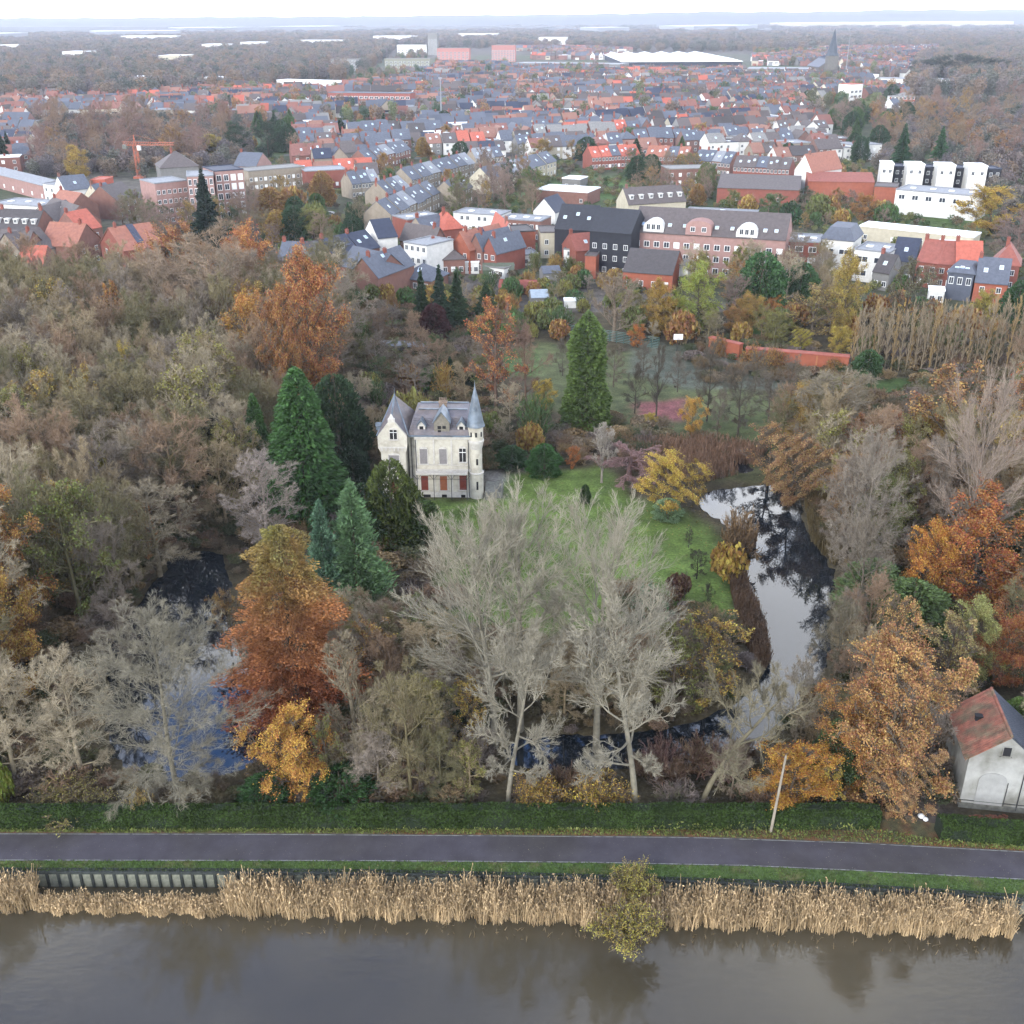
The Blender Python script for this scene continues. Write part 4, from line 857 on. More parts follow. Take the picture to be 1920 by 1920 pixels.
# round turret
tx,ty = 8.25,.35
tw = MB(); tw.lathe(tx,ty,[(.95,0),(.95,3.6),(.82,3.75),(.82,7.5),(1.02,8.3),(1.02,10.5),(1.1,10.55)],20); to = tw.build('turret', M['render'], CA, smooth=False)
MB().lathe(tx,ty,[(.98,3.55),(1.04,3.62),(1.04,3.75),(.84,3.8)],20).lathe(tx,ty,[(.84,7.2),(1.1,8.2),(1.1,8.45),(1.03,8.5)],20).lathe(tx,ty,[(1.05,10.3),(1.16,10.4),(1.16,10.6),(1.0,10.62)],20).build('turret_band', M['trim'], to)
MB().lathe(tx,ty,[(1.28,10.45),(1.10,11.0),(.76,12.7),(.42,14.4),(.0,16.1)],20).bar((tx,ty,15.9),(tx,ty,16.7),.05,.02).build('turret_roof', M['zinc'], to)
MB().box(tx-.14,tx+.14,ty-.9,ty-.6,12.8,13.2).build('roof_lucarne', M['zinc'], to)
s_ = MB()
for a_,z_,h_ in ((-1.45,9.1,.65),(-2.1,9.1,.65),(-.75,9.1,.65),(-1.35,5.0,.9),(-1.4,1.4,1.2),(-1.4,7.6,.4)):
    rr0 = 1.03 if z_ > 8.4 else (.83 if z_ > 3.7 else .96)
    cx_,cy_ = tx+rr0*math.cos(a_), ty+rr0*math.sin(a_); s_.box(cx_-.13,cx_+.13,cy_-.02,cy_+.1,z_,z_+h_)
s_.build('slit_window', M['dark'], to)
# terrace beside the castle
tag(MB().box(9.4,11.6,-.2,3.6,0,.9).box(11.6,11.8,-.2,3.6,0,1.5).box(9.5,9.9,-.9,-.2,0,.6).build('terrace_wall', M['concrete'], None, cp, R(-2)), 'low grey stone terrace at the foot of the turret', 'terrace')

# ================================================================== WHITE HOUSE BY THE TOWPATH
hp0 = G(1797,1512); hp1 = G(1915,1524)
HP = math.atan2((hp1-hp0).y,(hp1-hp0).x); HWD = 5.3
WH = tag(empty('white_house', hp0, HP), 'small whitewashed house with a mossy red tile roof and a dark slate side', 'house')
e_, rg, dd = 5.3, 7.5, 6.4
M['limewash'] = mat('limewash', S(186,186,178), .9, .8, .82, 1.08, bump=.25, col2=S(136,134,122), s2=.45, c2=(.42,.66))
MB().extr([(0,0),(HWD,0),(HWD,e_),(HWD/2+.1,rg),(0,e_)],0,dd).build('wall', M['limewash'], WH)
M['rtile'] = mat('red_tile', S(158,92,70), .85, 1.6, .6, 1.3, bump=.5, bscale=10, col2=S(120,104,78), s2=.7, c2=(.42,.62), island=.18)
M['dslate'] = mat('dark_slate', S(74,80,92), .7, 2, .75, 1.2, bump=.4, bscale=8)
def slope(name, xa, za, xb, zb, m, n=13):
    ov = Vector((xb-xa,0,zb-za)); L_ = ov.length; u = ov/L_; nn = Vector((-u.z,0,u.x)); nn = nn if nn.z > 0 else -nn
    par = MB().extr([(xa,za),(xb,zb),(xb+nn.x*.1,zb+nn.z*.1),(xa+nn.x*.1,za+nn.z*.1)],-.25,dd+.25).build(name, m, WH)
    for k in range(n):                          # courses of tiles, each lapping the one below
        s0 = L_*k/n; s1 = min(L_, L_*(k+1)/n+.05); a0 = Vector((xa,0,za))+u*s0+nn*.17; a1 = Vector((xa,0,za))+u*s1+nn*.115
        v_=[]; f_=[]; nt_ = 26
        for q_ in range(nt_):
            y0=-.25+(dd+.5)*q_/nt_; y1=-.25+(dd+.5)*(q_+1)/nt_-.02; b0=len(v_); h_=.03*((q_*7+k*3)%3)/3
            for P_,t_ in ((a0,.0),(a1,.0)): v_ += [(P_.x+nn.x*h_,y0,P_.z+nn.z*h_),(P_.x+nn.x*(h_+.03),(y0+y1)/2,P_.z+nn.z*(h_+.03)),(P_.x+nn.x*h_,y1,P_.z+nn.z*h_)]
            v_ += [(a0.x-nn.x*.05,y0,a0.z-nn.z*.05),(a0.x-nn.x*.05,y1,a0.z-nn.z*.05)]
            f_ += [(b0,b0+1,b0+4,b0+3),(b0+1,b0+2,b0+5,b0+4),(b0,b0+6,b0+7,b0+2,b0+1)]
        MB().add(v_,f_).build('tile_course', m, par)
slope('red_roof', -.35, e_-.33, HWD/2+.08, rg+.02, M['rtile']); slope('slate_roof', HWD+.35, e_-.33, HWD/2+.12, rg+.02, M['dslate'])
rc_ = MB()
for k in range(16): rc_.bar((HWD/2+.1,-.25+k*.424,rg+.2),(HWD/2+.1,-.25+(k+1)*.424+.03,rg+.215),.12,.13,n=6)
rc_.build('ridge_tile', M['rtile'], WH)
MB().extr([(-.4,e_-.35),(HWD/2+.1,rg+.05),(HWD/2+.1,rg+.2),(-.4,e_-.2)],-.3,-.252).build('barge_board', M['rtile'], WH)
o_ = MB().box(2.35,3.1,-.08,-.003,5.55,6.55).box(2.25,3.2,-.14,-.003,5.42,5.54).build('window', M['limewash'], WH)
MB().box(2.43,3.02,-.1,-.082,5.63,6.47).build('pane', M['dark'], o_)
pr=[(1.1,.3)]+[(1.1,3.0)]+[(2.2-1.1*math.cos(a_),3.0+.75*math.sin(a_)) for a_ in np.linspace(.15,math.pi-.15,9)]+[(3.3,3.0),(3.3,.3)]
MB().extr(pr,-.05,-.003).build('blocked_arch', mat('arch_infill', S(172,172,166), .9, 1.5, .85, 1.1, bump=.2), WH)
MB().bar((4.45,-.07,.2),(4.45,-.07,4.6),.045).bar((3.4,-.05,.3),(3.4,-.05,2.9),.03).box(-.05,5.25,-.06,-.003,.75,.79).build('downpipe', M['iron'], WH)
MB().box(-.06,HWD+.06,-.1,-.003,0,.5).build('plinth', M['concrete'], WH)
c_=MB().box(1.0,1.5,3.4,3.8,5.9,6.75); c_.box(.95,1.55,3.35,3.85,6.75,6.85).build('chimney', M['dark'], WH)
an = tag(empty('white_annexe', hp0+Matrix.Rotation(HP,3,'Z')@Vector((HWD+.02,.8,0)), HP), 'low white lean-to at the right side of the whitewashed house', 'annexe')
MB().box(0,3.6,0,5,0,3.6).build('wall', M['limewash'], an); MB().extr([(.1,4.3),(4.0,3.5),(4.0,3.64),(.1,4.44)],-.2,5.2).build('roof', M['dslate'], an)
MB().box(.3,1.1,-.06,-.003,1.2,2.6).build('window', M['dark'], an)
bp = G(1850,1536)
b = MB(); rb = random.Random(3)
for k in range(60):
    x_=rb.uniform(-1.6,1.6); y_=rb.uniform(-.2,.3); z_=rb.uniform(0,.18); b.box(x_,x_+.22,y_,y_+.1,z_,z_+.08)
tag(b.build('brick_pile', mat('old_brick', S(150,88,64), .9, 3, .7, 1.2), None, bp), 'heap of old orange bricks at the foot of the white house', 'brick pile', kind='stuff')
# white bags at the drive
for k_,(x_,y_,l_) in enumerate(((1727,1532,'larger crumpled white sack lying on the drive'),(1735,1538,'smaller white sack right of the larger one on the drive'))):
    p=G(x_,y_); me_=MB(); me_.lathe(0,0,[(.02,0),(.26-.07*k_,.02),(.3-.07*k_,.13),(.2-.04*k_,.24),(.07,.3),(.02,.3)],9); tag(me_.build('sack', M['shutter'], None, p, smooth=True), l_, 'sack')
# utility pole
pt = zat(1461,1418,G(1445,1560).y); p = G(1445,1560)
b = MB(); b.bar((0,0,0),(.42,0,pt),.12,.085,n=10)
b.bar((.42,0,pt-.02),(.42,0,pt+.12),.05,n=6)
tag(b.build('utility_pole', mat('pale_pole', S(168,156,134), .85, 2, .8, 1.15), None, p), 'pale leaning wooden utility pole rising from the hedge', 'utility pole')

# ================================================================== BANK WALL
bw = tag(empty('bank_wall', G(0,L_wl(0),0)), 'concrete canal bank wall with a dark coping behind the reeds', 'wall')
o0 = bw.location.copy(); MCOP = mat('mossy_coping', S(56,62,58), .9, 2.5, .6, 1.3, bump=.5)
xs_ = np.arange(-480,2440,21.0)
PANC = mat('bank_panel', S(150,152,132), .9, 2.2, .6, 1.2, bump=.4, col2=S(104,110,86), s2=.9, c2=(.5,.75))
for i in range(len(xs_)-1):
    a = G(xs_[i], L_wl(xs_[i])); b_ = G(xs_[i+1], L_wl(xs_[i+1])); v = b_-a; ang = math.atan2(v.y,v.x); wd = v.length
    MB().box(0,wd-.01,-.12,.34,-.12,.12).build('coping', MCOP, bw, a-o0, ang)
    MB().box(.1,wd-.12,.0,.14,-1.9,-.125).build('panel', PANC, bw, a-o0, ang)
    MB().box(-.11,.09,-.1,.16,-1.9,-.125).build('post', MCOP, bw, a-o0, ang)
# ================================================================== SMALL THINGS IN THE GARDENS
def shed(x,y,w_,d_,e_,r_,wc,rc,lab,rz=0,name='shed',cat='shed',kind='gable'):
    a=G(x,y); house(a,a+Vector((w_*math.cos(rz),w_*math.sin(rz),0)),d_,e_,e_+r_,kind,wc,rc,lab,cat=cat,name=name,win=(2,[.5]) if e_>1.8 else None,chim=0,wsize=(.7,.8))
shed(712,655,10,2.6,.9,.5,GRY,LGR,'long low cold frame with pale glass lids behind the castle',rz=-.14,name='cold_frame',cat='cold frame')
shed(996,575,4,5,2.1,1.1,GRY,S(160,176,190),'small shed with a pale blue sheet roof in the allotments',rz=.1)
shed(1058,578,4.5,2.2,1.6,.3,WHT,WRF,'little white shelter beside the allotment hedge',kind='flat')
shed(1018,528,4.5,4,2.1,1.2,GRY,SLT,'grey garden shed under the white annexe',rz=.2)
shed(640,556,9,6,2.4,1.6,BEI,BRN,'old brown barn with pale doors above the rust tree',rz=.25,name='barn',cat='barn')
shed(935,552,9,4,1.8,1.2,S(140,84,64),S(150,72,58),'long low rust red roof among the allotments',rz=-.1,name='red_shed')
shed(905,520,8,4,1.9,1.2,S(100,110,88),S(96,104,86),'moss green shed roof below the hipped villa',rz=.0,name='green_shed')
shed(1800,640,5,4,2.2,.3,WHT,WRF,'white cabin seen through the pale poplars',kind='flat',name='cabin',cat='cabin')
shed(1655,260,5,4,2.2,.3,WHT,WRF,'small white cabin by the conifers at right',kind='flat',name='cabin',cat='cabin')
# autumn-red garden wall and hall by the court
def rwall(x0,y0,x1,y1,h_,d_,lab):
    a=G(x0,y0); b_=G(x1,y1); v=b_-a; t=tag(empty('garden_wall',a,math.atan2(v.y,v.x)),lab,'wall'); L_=v.length
    MB().box(0,L_,0,d_,0,h_).build('brickwork', M['wall'], t, color=S(182,98,66))
    MB().box(-.1,L_+.1,-.12,d_+.12,h_,h_+.22).build('coping', M['roof'], t, color=S(176,84,60))
    for k in range(1,int(L_//3.2)): MB().box(k*3.2,k*3.2+.3,-.15,-.003,0,h_-.02).build('pier', M['wall'], t, color=S(196,124,76))
    return t
rwall(1396,686,1588,703,3.2,1.6,'long orange red brick wall along the sports court')
rwall(1327,662,1384,676,3.0,1.2,'shorter red brick wall left of the long one')
MB_=MB(); 
p=G(1270,662); tag(empty('basketball_hoop',p),'white backboard on a post at the sports court','basketball hoop'); bh=bpy.data.objects['basketball_hoop']
MB().bar((0,.9,0),(0,.9,3.0),.08).bar((0,.9,3.0),(0,.12,3.1),.06).build('post', M['iron'], bh); MB().box(-.9,.9,.0,.06,2.7,3.8).build('backboard', M['shutter'], bh)
MB().lathe(0,-.3,[(.22,2.95),(.25,2.95),(.25,2.99),(.22,2.99),(.22,2.95)],12).build('ring', M['or_board'], bh)
# green mesh fence of the court
fa=G(1055,628); fb=G(1235,655); fc=tag(empty('court_fence',fa),'faded blue green mesh fence along the court','fence'); v=fb-fa; n_=14
for k in range(n_+1):
    q_=v*k/n_; MB().bar((0,0,0),(0,0,2.4),.06,n=5).build('post', M['paint'], fc, q_, color=S(60,110,100))
    if k<n_:
        s_=MB(); ww=(v/n_).length
        for j in range(7): s_.box(.1,ww-.1,-.015,.015,.3+j*.33,.38+j*.33)
        s_.build('rail_panel', M['paint'], fc, q_, math.atan2(v.y,v.x), color=S(104,146,140))
# cars
def car_meshes():
    b=MB(); b.extrx([(-2.1,.35),(-2.15,.8),(-1.3,.95),(-.7,1.42),(1.0,1.45),(1.75,1.0),(2.1,.92),(2.15,.35)],-.85,.85); body=b.mesh('body'); body.materials.append(M['paint'])
    g=MB(); g.extrx([(-1.2,.98),(-.72,1.38),(-.1,1.4),(-.1,.98)],-.87,.87).extrx([(.0,.98),(.0,1.4),(.95,1.41),(1.5,1.02)],-.87,.87); gl=g.mesh('side_window'); gl.materials.append(M['glass'])
    w_=MB(); n=12; w_.add([(s*.1,.33*math.cos(6.283*k/n),.33+.33*math.sin(6.283*k/n)) for s in (-1,1) for k in range(n)],[(k,(k+1)%n,n+(k+1)%n,n+k) for k in range(n)]+[tuple(range(n-1,-1,-1)),tuple(range(n,2*n))]); wh=w_.mesh('wheel'); wh.materials.append(M['dark'])
    return body,gl,wh
CB,CG,CW=car_meshes()
def car(x,y,rz,col,lab):
    t=tag(empty('parked_car',G(x,y),rz),lab,'car','cars parked around the town'); link('body',CB,None,t).color=col; link('side_window',CG,None,t)
    for sx in (-.82,.82):
        for sy in (-1.35,1.35): link('wheel',CW,None,t,(sx,sy,0))
    return t
car(1462,372,.9,WHT,'white car parked before the weathered hall'); car(1449,377,.9,DRK,'black car next to the white one by the weathered hall')
car(692,410,-1.2,WHT,'white car by the gable of the nearest beige terrace'); car(700,420,1.4,DRK,'dark car just below the white one at the terrace gable')
car(620,405,1.2,GRY,'grey car in the street below the beige school'); car(520,402,1.4,WHT,'white car under the trees right of the dark fir'); car(505,385,1.4,LGR,'silver car right of the pink tower'); car(532,412,1.5,WHT,'pale van like car near the dark garden firs')
car(585,400,1.3,RED,'red car in the street below the beige school')
# ================================================================== TREES
TREERNG = np.random.default_rng(5)
def unit(v): return v/np.maximum(np.linalg.norm(v,axis=-1,keepdims=True),1e-9)
def grow(P0, D0, Ln, S_, rng, up=0.0, wob=.15):
    """polylines: starts (K,3), directions, lengths -> (K,S+1,3)"""
    K=len(P0); out=np.zeros((K,S_+1,3)); out[:,0]=P0; d=unit(D0)
    for s in range(S_):
        d=unit(d+rng.normal(0,wob,(K,3))+np.array([0,0,up])); out[:,s+1]=out[:,s]+d*(Ln/S_)[:,None]
    return out
def kids(PL, Ln, m, rng, t0, ang, f, up, tmax=1.0, flat=0):
    K,S1,_=PL.shape; S_=S1-1; t=rng.uniform(t0,tmax,(K,m)); t=np.sort(t,1); u=t*S_; i=np.minimum(u.astype(int),S_-1); fr=(u-i)[...,None]
    k=np.arange(K)[:,None]; a=PL[k,i]; b=PL[k,i+1]; p=a+(b-a)*fr; tg=unit(b-a)
    r=unit(rng.normal(0,1,(K,m,3))); r=unit(r-(r*tg).sum(-1,keepdims=True)*tg)
    an=rng.normal(ang,.18,(K,m,1)); d=tg*np.cos(an)+r*np.sin(an); d[...,2]+=up; d[...,2]*=(1-flat)
    ln=Ln[:,None]*f*rng.uniform(.7,1.15,(K,m))*(1.15-.55*t)
    return p.reshape(-1,3), unit(d).reshape(-1,3), ln.ravel()
def tubes(PL, r0, r1, n):
    K,S1,_=PL.shape; d=np.zeros_like(PL); d[:,1:-1]=PL[:,2:]-PL[:,:-2]; d[:,0]=PL[:,1]-PL[:,0]; d[:,-1]=PL[:,-1]-PL[:,-2]; d=unit(d)
    ref=unit(TREERNG.normal(0,1,(K,1,3))); a=unit(np.cross(d,ref)); b=np.cross(d,a)
    r=np.asarray(r0).reshape(-1,1)*(1-np.linspace(0,1,S1))[None]+np.asarray(r1).reshape(-1,1)*np.linspace(0,1,S1)[None]; r=np.broadcast_to(r,(K,S1))
    th=np.arange(n)*2*math.pi/n
    if n==2: V=np.stack([PL-a*r[...,None],PL+a*r[...,None]],2)
    else: V=PL[:,:,None]+(a[:,:,None]*np.cos(th)[:,None]+b[:,:,None]*np.sin(th)[:,None])*r[:,:,None,None]
    nn=V.shape[2]; V=V.reshape(-1,3); base=(np.arange(K)*S1*nn)[:,None,None]; s=np.arange(S1-1)[None,:,None]*nn; k=np.arange(nn if n>2 else 1)[None,None,:]
    k2=(k+1)%nn; F=np.stack([base+s+k,base+s+k2,base+s+nn+k2,base+s+nn+k],-1).reshape(-1,4)
    return V,F
def join(parts):
    Vs=[];Fs=[];o=0
    for V,F in parts: Vs.append(V);Fs.append(F+o);o+=len(V)
    return np.concatenate(Vs),np.concatenate(Fs)
def leafquads(C, size, rng, aspect=.6, droop=0.0, outd=None):
    n=len(C); u=unit(rng.normal(0,1,(n,3))) if outd is None else unit(outd+rng.normal(0,.35,(n,3))); 
    if droop: u=unit(u-np.array([0,0,droop]))
    w_=unit(np.cross(u,rng.normal(0,1,(n,3)))); s=size*rng.uniform(.6,1.3,(n,1))
    V=np.stack([C-u*s*.5,C+w_*s*aspect*.5,C+u*s*.5,C-w_*s*aspect*.5],1).reshape(-1,3); F=np.arange(4*n).reshape(n,4); return V,F
def env_len(p,d,c,Rr,Hh):       # distance along d to the ellipsoid
    q=(p-c)/np.array([Rr,Rr,Hh]); e=d/np.array([Rr,Rr,Hh]); A=(e*e).sum(-1); B=(q*e).sum(-1); Cc=(q*q).sum(-1)-1; D=np.maximum(B*B-A*Cc,0); return np.maximum((-B+np.sqrt(D))/A,.3)
PROTO={}
def tree_proto(name, seed, H_=15., R_=5., base=.25, nl=14, elev=(.35,1.1), up=.05, m=(7,6,4), f=(.42,.45,.5), ang=.75, tw=.035, leaves=0, lsz=.4, lean=(0,0), tr=.28, lead=.93, leafr=.5, droop=0, thick=1.0, wob=.13, twn=2, cz=None, fill=1.0):
    rng=np.random.default_rng(seed); S_=9; t=np.linspace(0,1,S_+1)
    tk=np.stack([lean[0]*t**1.5+.25*np.sin(t*5+seed)*t, lean[1]*t**1.5+.25*np.cos(t*4+seed)*t, H_*lead*t],1)[None]
    parts=[tubes(tk,[tr],[tr*.22],7)]
    ti=np.linspace(base,.93,nl)+rng.normal(0,.01,nl); u=ti*S_; i=np.minimum(u.astype(int),S_-1); p=tk[0][i]+(tk[0][i+1]-tk[0][i])*(u-i)[:,None]
    az=np.arange(nl)*2.399+seed+rng.normal(0,.25,nl); fr=(ti-base)/(.93-base); el=elev[0]+(elev[1]-elev[0])*fr+rng.normal(0,.08,nl)
    d=np.stack([np.cos(az)*np.cos(el),np.sin(az)*np.cos(el),np.sin(el)],1); cz=(base*.75+1)/2 if cz is None else cz; c=np.array([lean[0]*.6,lean[1]*.6,H_*cz])
    ln=env_len(p,d,c,R_*fill,H_*(1.0-cz)*fill+.5)*rng.uniform(.8,1.05,nl)
    L1=grow(p,d,ln,7,rng,up,wob*.7); rr=tr*.42*(1-.6*fr)*thick; parts.append(tubes(L1,rr,rr*.18,5))
    trunk=join(parts); crown=[]
    P,D,Ln=kids(L1,ln,m[0],rng,.15,ang,f[0],up*1.5); L2=grow(P,D,Ln,4,rng,up,wob); crown.append(tubes(L2,np.full(len(P),tw*2.0*thick),np.full(len(P),tw*.7),3))
    P,D,Ln2=kids(L2,Ln,m[1],rng,.1,ang,f[1],up); L3=grow(P,D,Ln2,3,rng,up,wob); crown.append(tubes(L3,np.full(len(P),tw*1.0),np.full(len(P),tw*.45),twn))
    P,D,Ln3=kids(L3,Ln2,m[2],rng,.1,ang*.9,f[2],up); L4=grow(P,D,np.maximum(Ln3,.35),2,rng,up,wob); crown.append(tubes(L4,np.full(len(P),tw*.6),np.full(len(P),tw*.25),2))
    cm=join(crown)
    me1=npmesh(name+'_trunk',*trunk); me1.materials.append(M['bark']); me2=npmesh(name+'_crown',*cm); me2.materials.append(M['twig']); res={'trunk':me1,'crown':me2,'R':R_,'H':H_}
    if leaves:
        ends=np.concatenate([L3[:,-1],L3[:,1],L4[:,-1]]); idx=rng.integers(0,len(ends),leaves*2); C=ends[idx]+rng.normal(0,leafr*.3,(leaves*2,3)); wv=np.sin(C[:,0]*1.25+seed)*np.sin(C[:,1]*1.15+2*seed)*np.sin(C[:,2]*1.05)+.35*np.sin(C[:,0]*2.9+C[:,2]*2.3); C=C[wv>-.12][:leaves]; leaves=len(C); V,F=leafquads(C,lsz,rng,.7,droop)
        me3=npmesh(name+'_foliage',V,F); me3.materials.append(M['leaf']); res['foliage']=me3
    PROTO[name]=res; return res
def conifer_proto(name, seed, H_=15., R_=4., n=9000, pw=1.0, tiers=0, size=.75, base=.04, droop=.25, shell=.55, asp=.35, round_=0):
    rng=np.random.default_rng(seed); tk=np.stack([np.zeros(6),np.zeros(6),np.linspace(0,H_*.97,6)],1)[None]; me1=npmesh(name+'_trunk',*tubes(tk,[.32],[.04],7)); me1.materials.append(M['bark'])
    prof=lambda h:(1-h)**pw if not round_ else (np.sqrt(np.clip(1-((h-.38)/.62)**2,0,1)) if round_==1 else (1-h**5)*(.86+.14*np.sin(h*8+.8)))
    h=rng.uniform(0,1,n*4); keep=rng.uniform(0,1,n*4)<np.maximum(prof(h),.04); h=h[keep][:n]; az=rng.uniform(0,2*math.pi,len(h))
    lob=1+.10*np.sin(az*5+h*23+seed)+.08*np.sin(az*9-h*41)
    if round_==1: lob=1+.17*np.sin(az*3+h*11+seed)+.12*np.sin(az*7-h*19)+.08*np.sin(az*13+h*31)
    if tiers: lob=lob*(1+.28*np.sin(h*tiers*2*math.pi+1.2*np.sin(az*2+seed)))*(.85+.3*np.sin(az*3+np.floor(h*tiers)*2.1))
    r=R_*prof(h)*lob*rng.uniform(shell,1.0,len(h))**.7+.08; z=H_*(base+(1-base)*h)-.15*r
    C=np.stack([r*np.cos(az),r*np.sin(az),z],1); od=np.stack([np.cos(az),np.sin(az),np.full(len(az),.35 if pw>.8 else .55)],1)
    V,F=leafquads(C,size,rng,asp,droop,od); me=npmesh(name+'_crown',V,F); me.materials.append(M['needle']); PROTO[name]={'trunk':me1,'crown':me,'R':R_,'H':H_}
def willow_proto(name,seed,R_,H_,n,lsz):
    rng=np.random.default_rng(seed); bush_proto(name,seed,R_,H_,leaf=False,twigs=60); c=PROTO[name]['crown']; v=np.zeros(len(c.vertices)*3,np.float32); c.vertices.foreach_get('co',v); v=v.reshape(-1,3)
    C=v[rng.integers(0,len(v),n)]+rng.normal(0,.07,(n,3)); V,F=leafquads(C,lsz,rng,.4); me=npmesh(name+'_foliage',V,F); me.materials.append(M['leaf']); PROTO[name]['foliage']=me
def bush_proto(name, seed, R_=2., H_=2., n=1600, lsz=.35, twigs=40, leaf=True):
    rng=np.random.default_rng(seed); az=rng.uniform(0,6.283,twigs); el=rng.uniform(.5,1.5,twigs); d=np.stack([np.cos(az)*np.cos(el),np.sin(az)*np.cos(el),np.sin(el)],1)
    p=np.stack([rng.normal(0,R_*.15,twigs),rng.normal(0,R_*.15,twigs),np.zeros(twigs)],1); ln=env_len(p,d,np.array([0,0,H_*.3]),R_,H_*.7)*rng.uniform(.7,1.1,twigs); L1=grow(p,d,ln,4,rng,.02,.12)
    st=npmesh(name+'_stem',*tubes(L1,np.full(twigs,.05),np.full(twigs,.02),3)); st.materials.append(M['bark'])
    P,D,Ln=kids(L1,ln,10,rng,.2,.7,.4,.06); L2=grow(P,D,Ln,2,rng,.05,.15); P,D,Ln3=kids(L2,Ln,4,rng,.1,.7,.5,.05); L3=grow(P,D,np.maximum(Ln3,.2),1,rng)
    a=join([tubes(L2,np.full(len(L2),.03),np.full(len(L2),.014),2),tubes(L3,np.full(len(L3),.022),np.full(len(L3),.01),2)])
    if leaf:
        lump=rng.normal(0,1,(14,3)); lump=unit(lump)*[R_*.62,R_*.62,H_*.38]; lump[:,2]=np.abs(lump[:,2])+H_*.28; k=rng.integers(0,14,n); C=lump[k]+unit(rng.normal(0,1,(n,3)))*np.array([R_*.42,R_*.42,H_*.3])*rng.uniform(.5,1,(n,1))**.5
        C[:,2]=np.maximum(C[:,2],.08); V,F=leafquads(C,lsz,rng,.7); cm=npmesh(name+'_crown',V,F); cm.materials.append(M['leaf'])
    else: cm=npmesh(name+'_crown',*a); cm.materials.append(M['twig'])
    PROTO[name]={'trunk':st,'crown':cm,'R':R_,'H':H_}
for i in range(5): tree_proto(f'bare{i}',20+i,15,5+.4*(i%3),.14+.03*(i%3),15+i,(.05,1.2),.04,(9,9,9),f=(.46,.5,.55),tw=.024,wob=.15,cz=.58,lead=.82)
for i in range(2): tree_proto(f'fine{i}',30+i,15,5.2,.14,16,(.2,1.1),.06,(10,10,10),f=(.42,.48,.55),tw=.019,wob=.12,cz=.56,lead=.82)
for i in range(2): tree_proto(f'up{i}',40+i,16,3.6,.18,14,(.7,1.25),.09,(9,8,8),tw=.024,f=(.45,.48,.55),ang=.5)
for i in range(3): tree_proto(f'leafy{i}',50+i,14,5,.12,15,(-.05,1.2),.03,(7,6,4),tw=.035,leaves=26000,lsz=.21,cz=.56,lead=.8,leafr=1.3)
tree_proto('sparse0',60,14,5,.15,14,(.1,1.1),.05,(8,7,4),tw=.042,leaves=4500,lsz=.24); tree_proto('sparse1',61,14,5,.15,14,(.1,1.1),.05,(8,7,4),tw=.042,leaves=6500,lsz=.24)
tree_proto('tallleaf',62,18,5,.06,24,(-.05,1.2),.04,(7,6,4),tw=.04,leaves=32000,lsz=.22,cz=.55,lead=.85,leafr=1.3)
tree_proto('oak',63,19,6.2,.06,26,(-.1,1.2),.03,(8,7,4),tw=.04,leaves=46000,lsz=.19,cz=.52,lead=.85,leafr=.9,wob=.18)
tree_proto('poplarA',70,28,7.8,.34,22,(.4,1.25),.045,(14,9,8),f=(.56,.42,.48),tw=.0165,ang=.42,tr=.36,thick=.9,lean=(-1.5,0),wob=.07,cz=.62,fill=1.0,lead=.8)
tree_proto('poplarB',71,27,7.4,.32,21,(.4,1.25),.045,(14,9,8),f=(.56,.42,.48),tw=.0165,ang=.42,tr=.34,thick=.9,wob=.07,cz=.62,fill=1.0,lead=.8)
tree_proto('poplarC',72,20,7.2,.26,16,(-.1,1.0),.07,(12,11,8),f=(.42,.44,.5),tw=.026,ang=.6,tr=.30,lean=(-3.2,0),wob=.13)
tree_proto('star',73,18,7.4,.05,60,(-.2,1.0),.02,(12,9,7),f=(.34,.42,.5),tw=.014,ang=.6,tr=.24,wob=.10,thick=.55)
tree_proto('lean',74,9,6.5,.35,9,(.1,.8),.05,(10,9,8),f=(.42,.46,.5),tw=.022,ang=.7,tr=.3,lean=(7.0,0),wob=.2,thick=1.1)
tree_proto('slim0',75,13,1.0,.10,20,(.9,1.3),.12,(4,4,3),f=(.5,.5,.5),tw=.026,ang=.35,tr=.16); tree_proto('slim1',76,13,1.2,.10,18,(.9,1.3),.12,(4,4,3),f=(.5,.5,.5),tw=.026,ang=.35,tr=.15,lean=(.4,0))
tree_proto('weep',77,8,3.4,.2,14,(.1,.8),-.09,(9,7,5),tw=.035,ang=.6)
conifer_proto('sequoia',80,24,6,20000,.62,0,.95,droop=.5,shell=.62,round_=0)
conifer_proto('fir',81,16,3.4,8000,1.0,8,.8,droop=.35)
conifer_proto('cedar',82,15,5,12000,.7,6,.8,droop=.1,shell=.35,asp=.28)
conifer_proto('yew',83,8,4,9000,1,0,.5,round_=1,shell=.6,droop=0,asp=.5)
conifer_proto('ivy',84,20,3.0,16000,.4,0,.5,droop=.4,shell=.7,asp=.6,round_=2)
conifer_proto('cypress',85,21,5.2,90000,.40,7,.27,droop=.35,shell=.55,asp=.45,round_=0)
for i in range(2): bush_proto(f'bush{i}',90+i)
bush_proto('twigbush0',92,2,2.2,leaf=False,twigs=46); bush_proto('twigbush1',93,2.2,2.0,leaf=False,twigs=46)

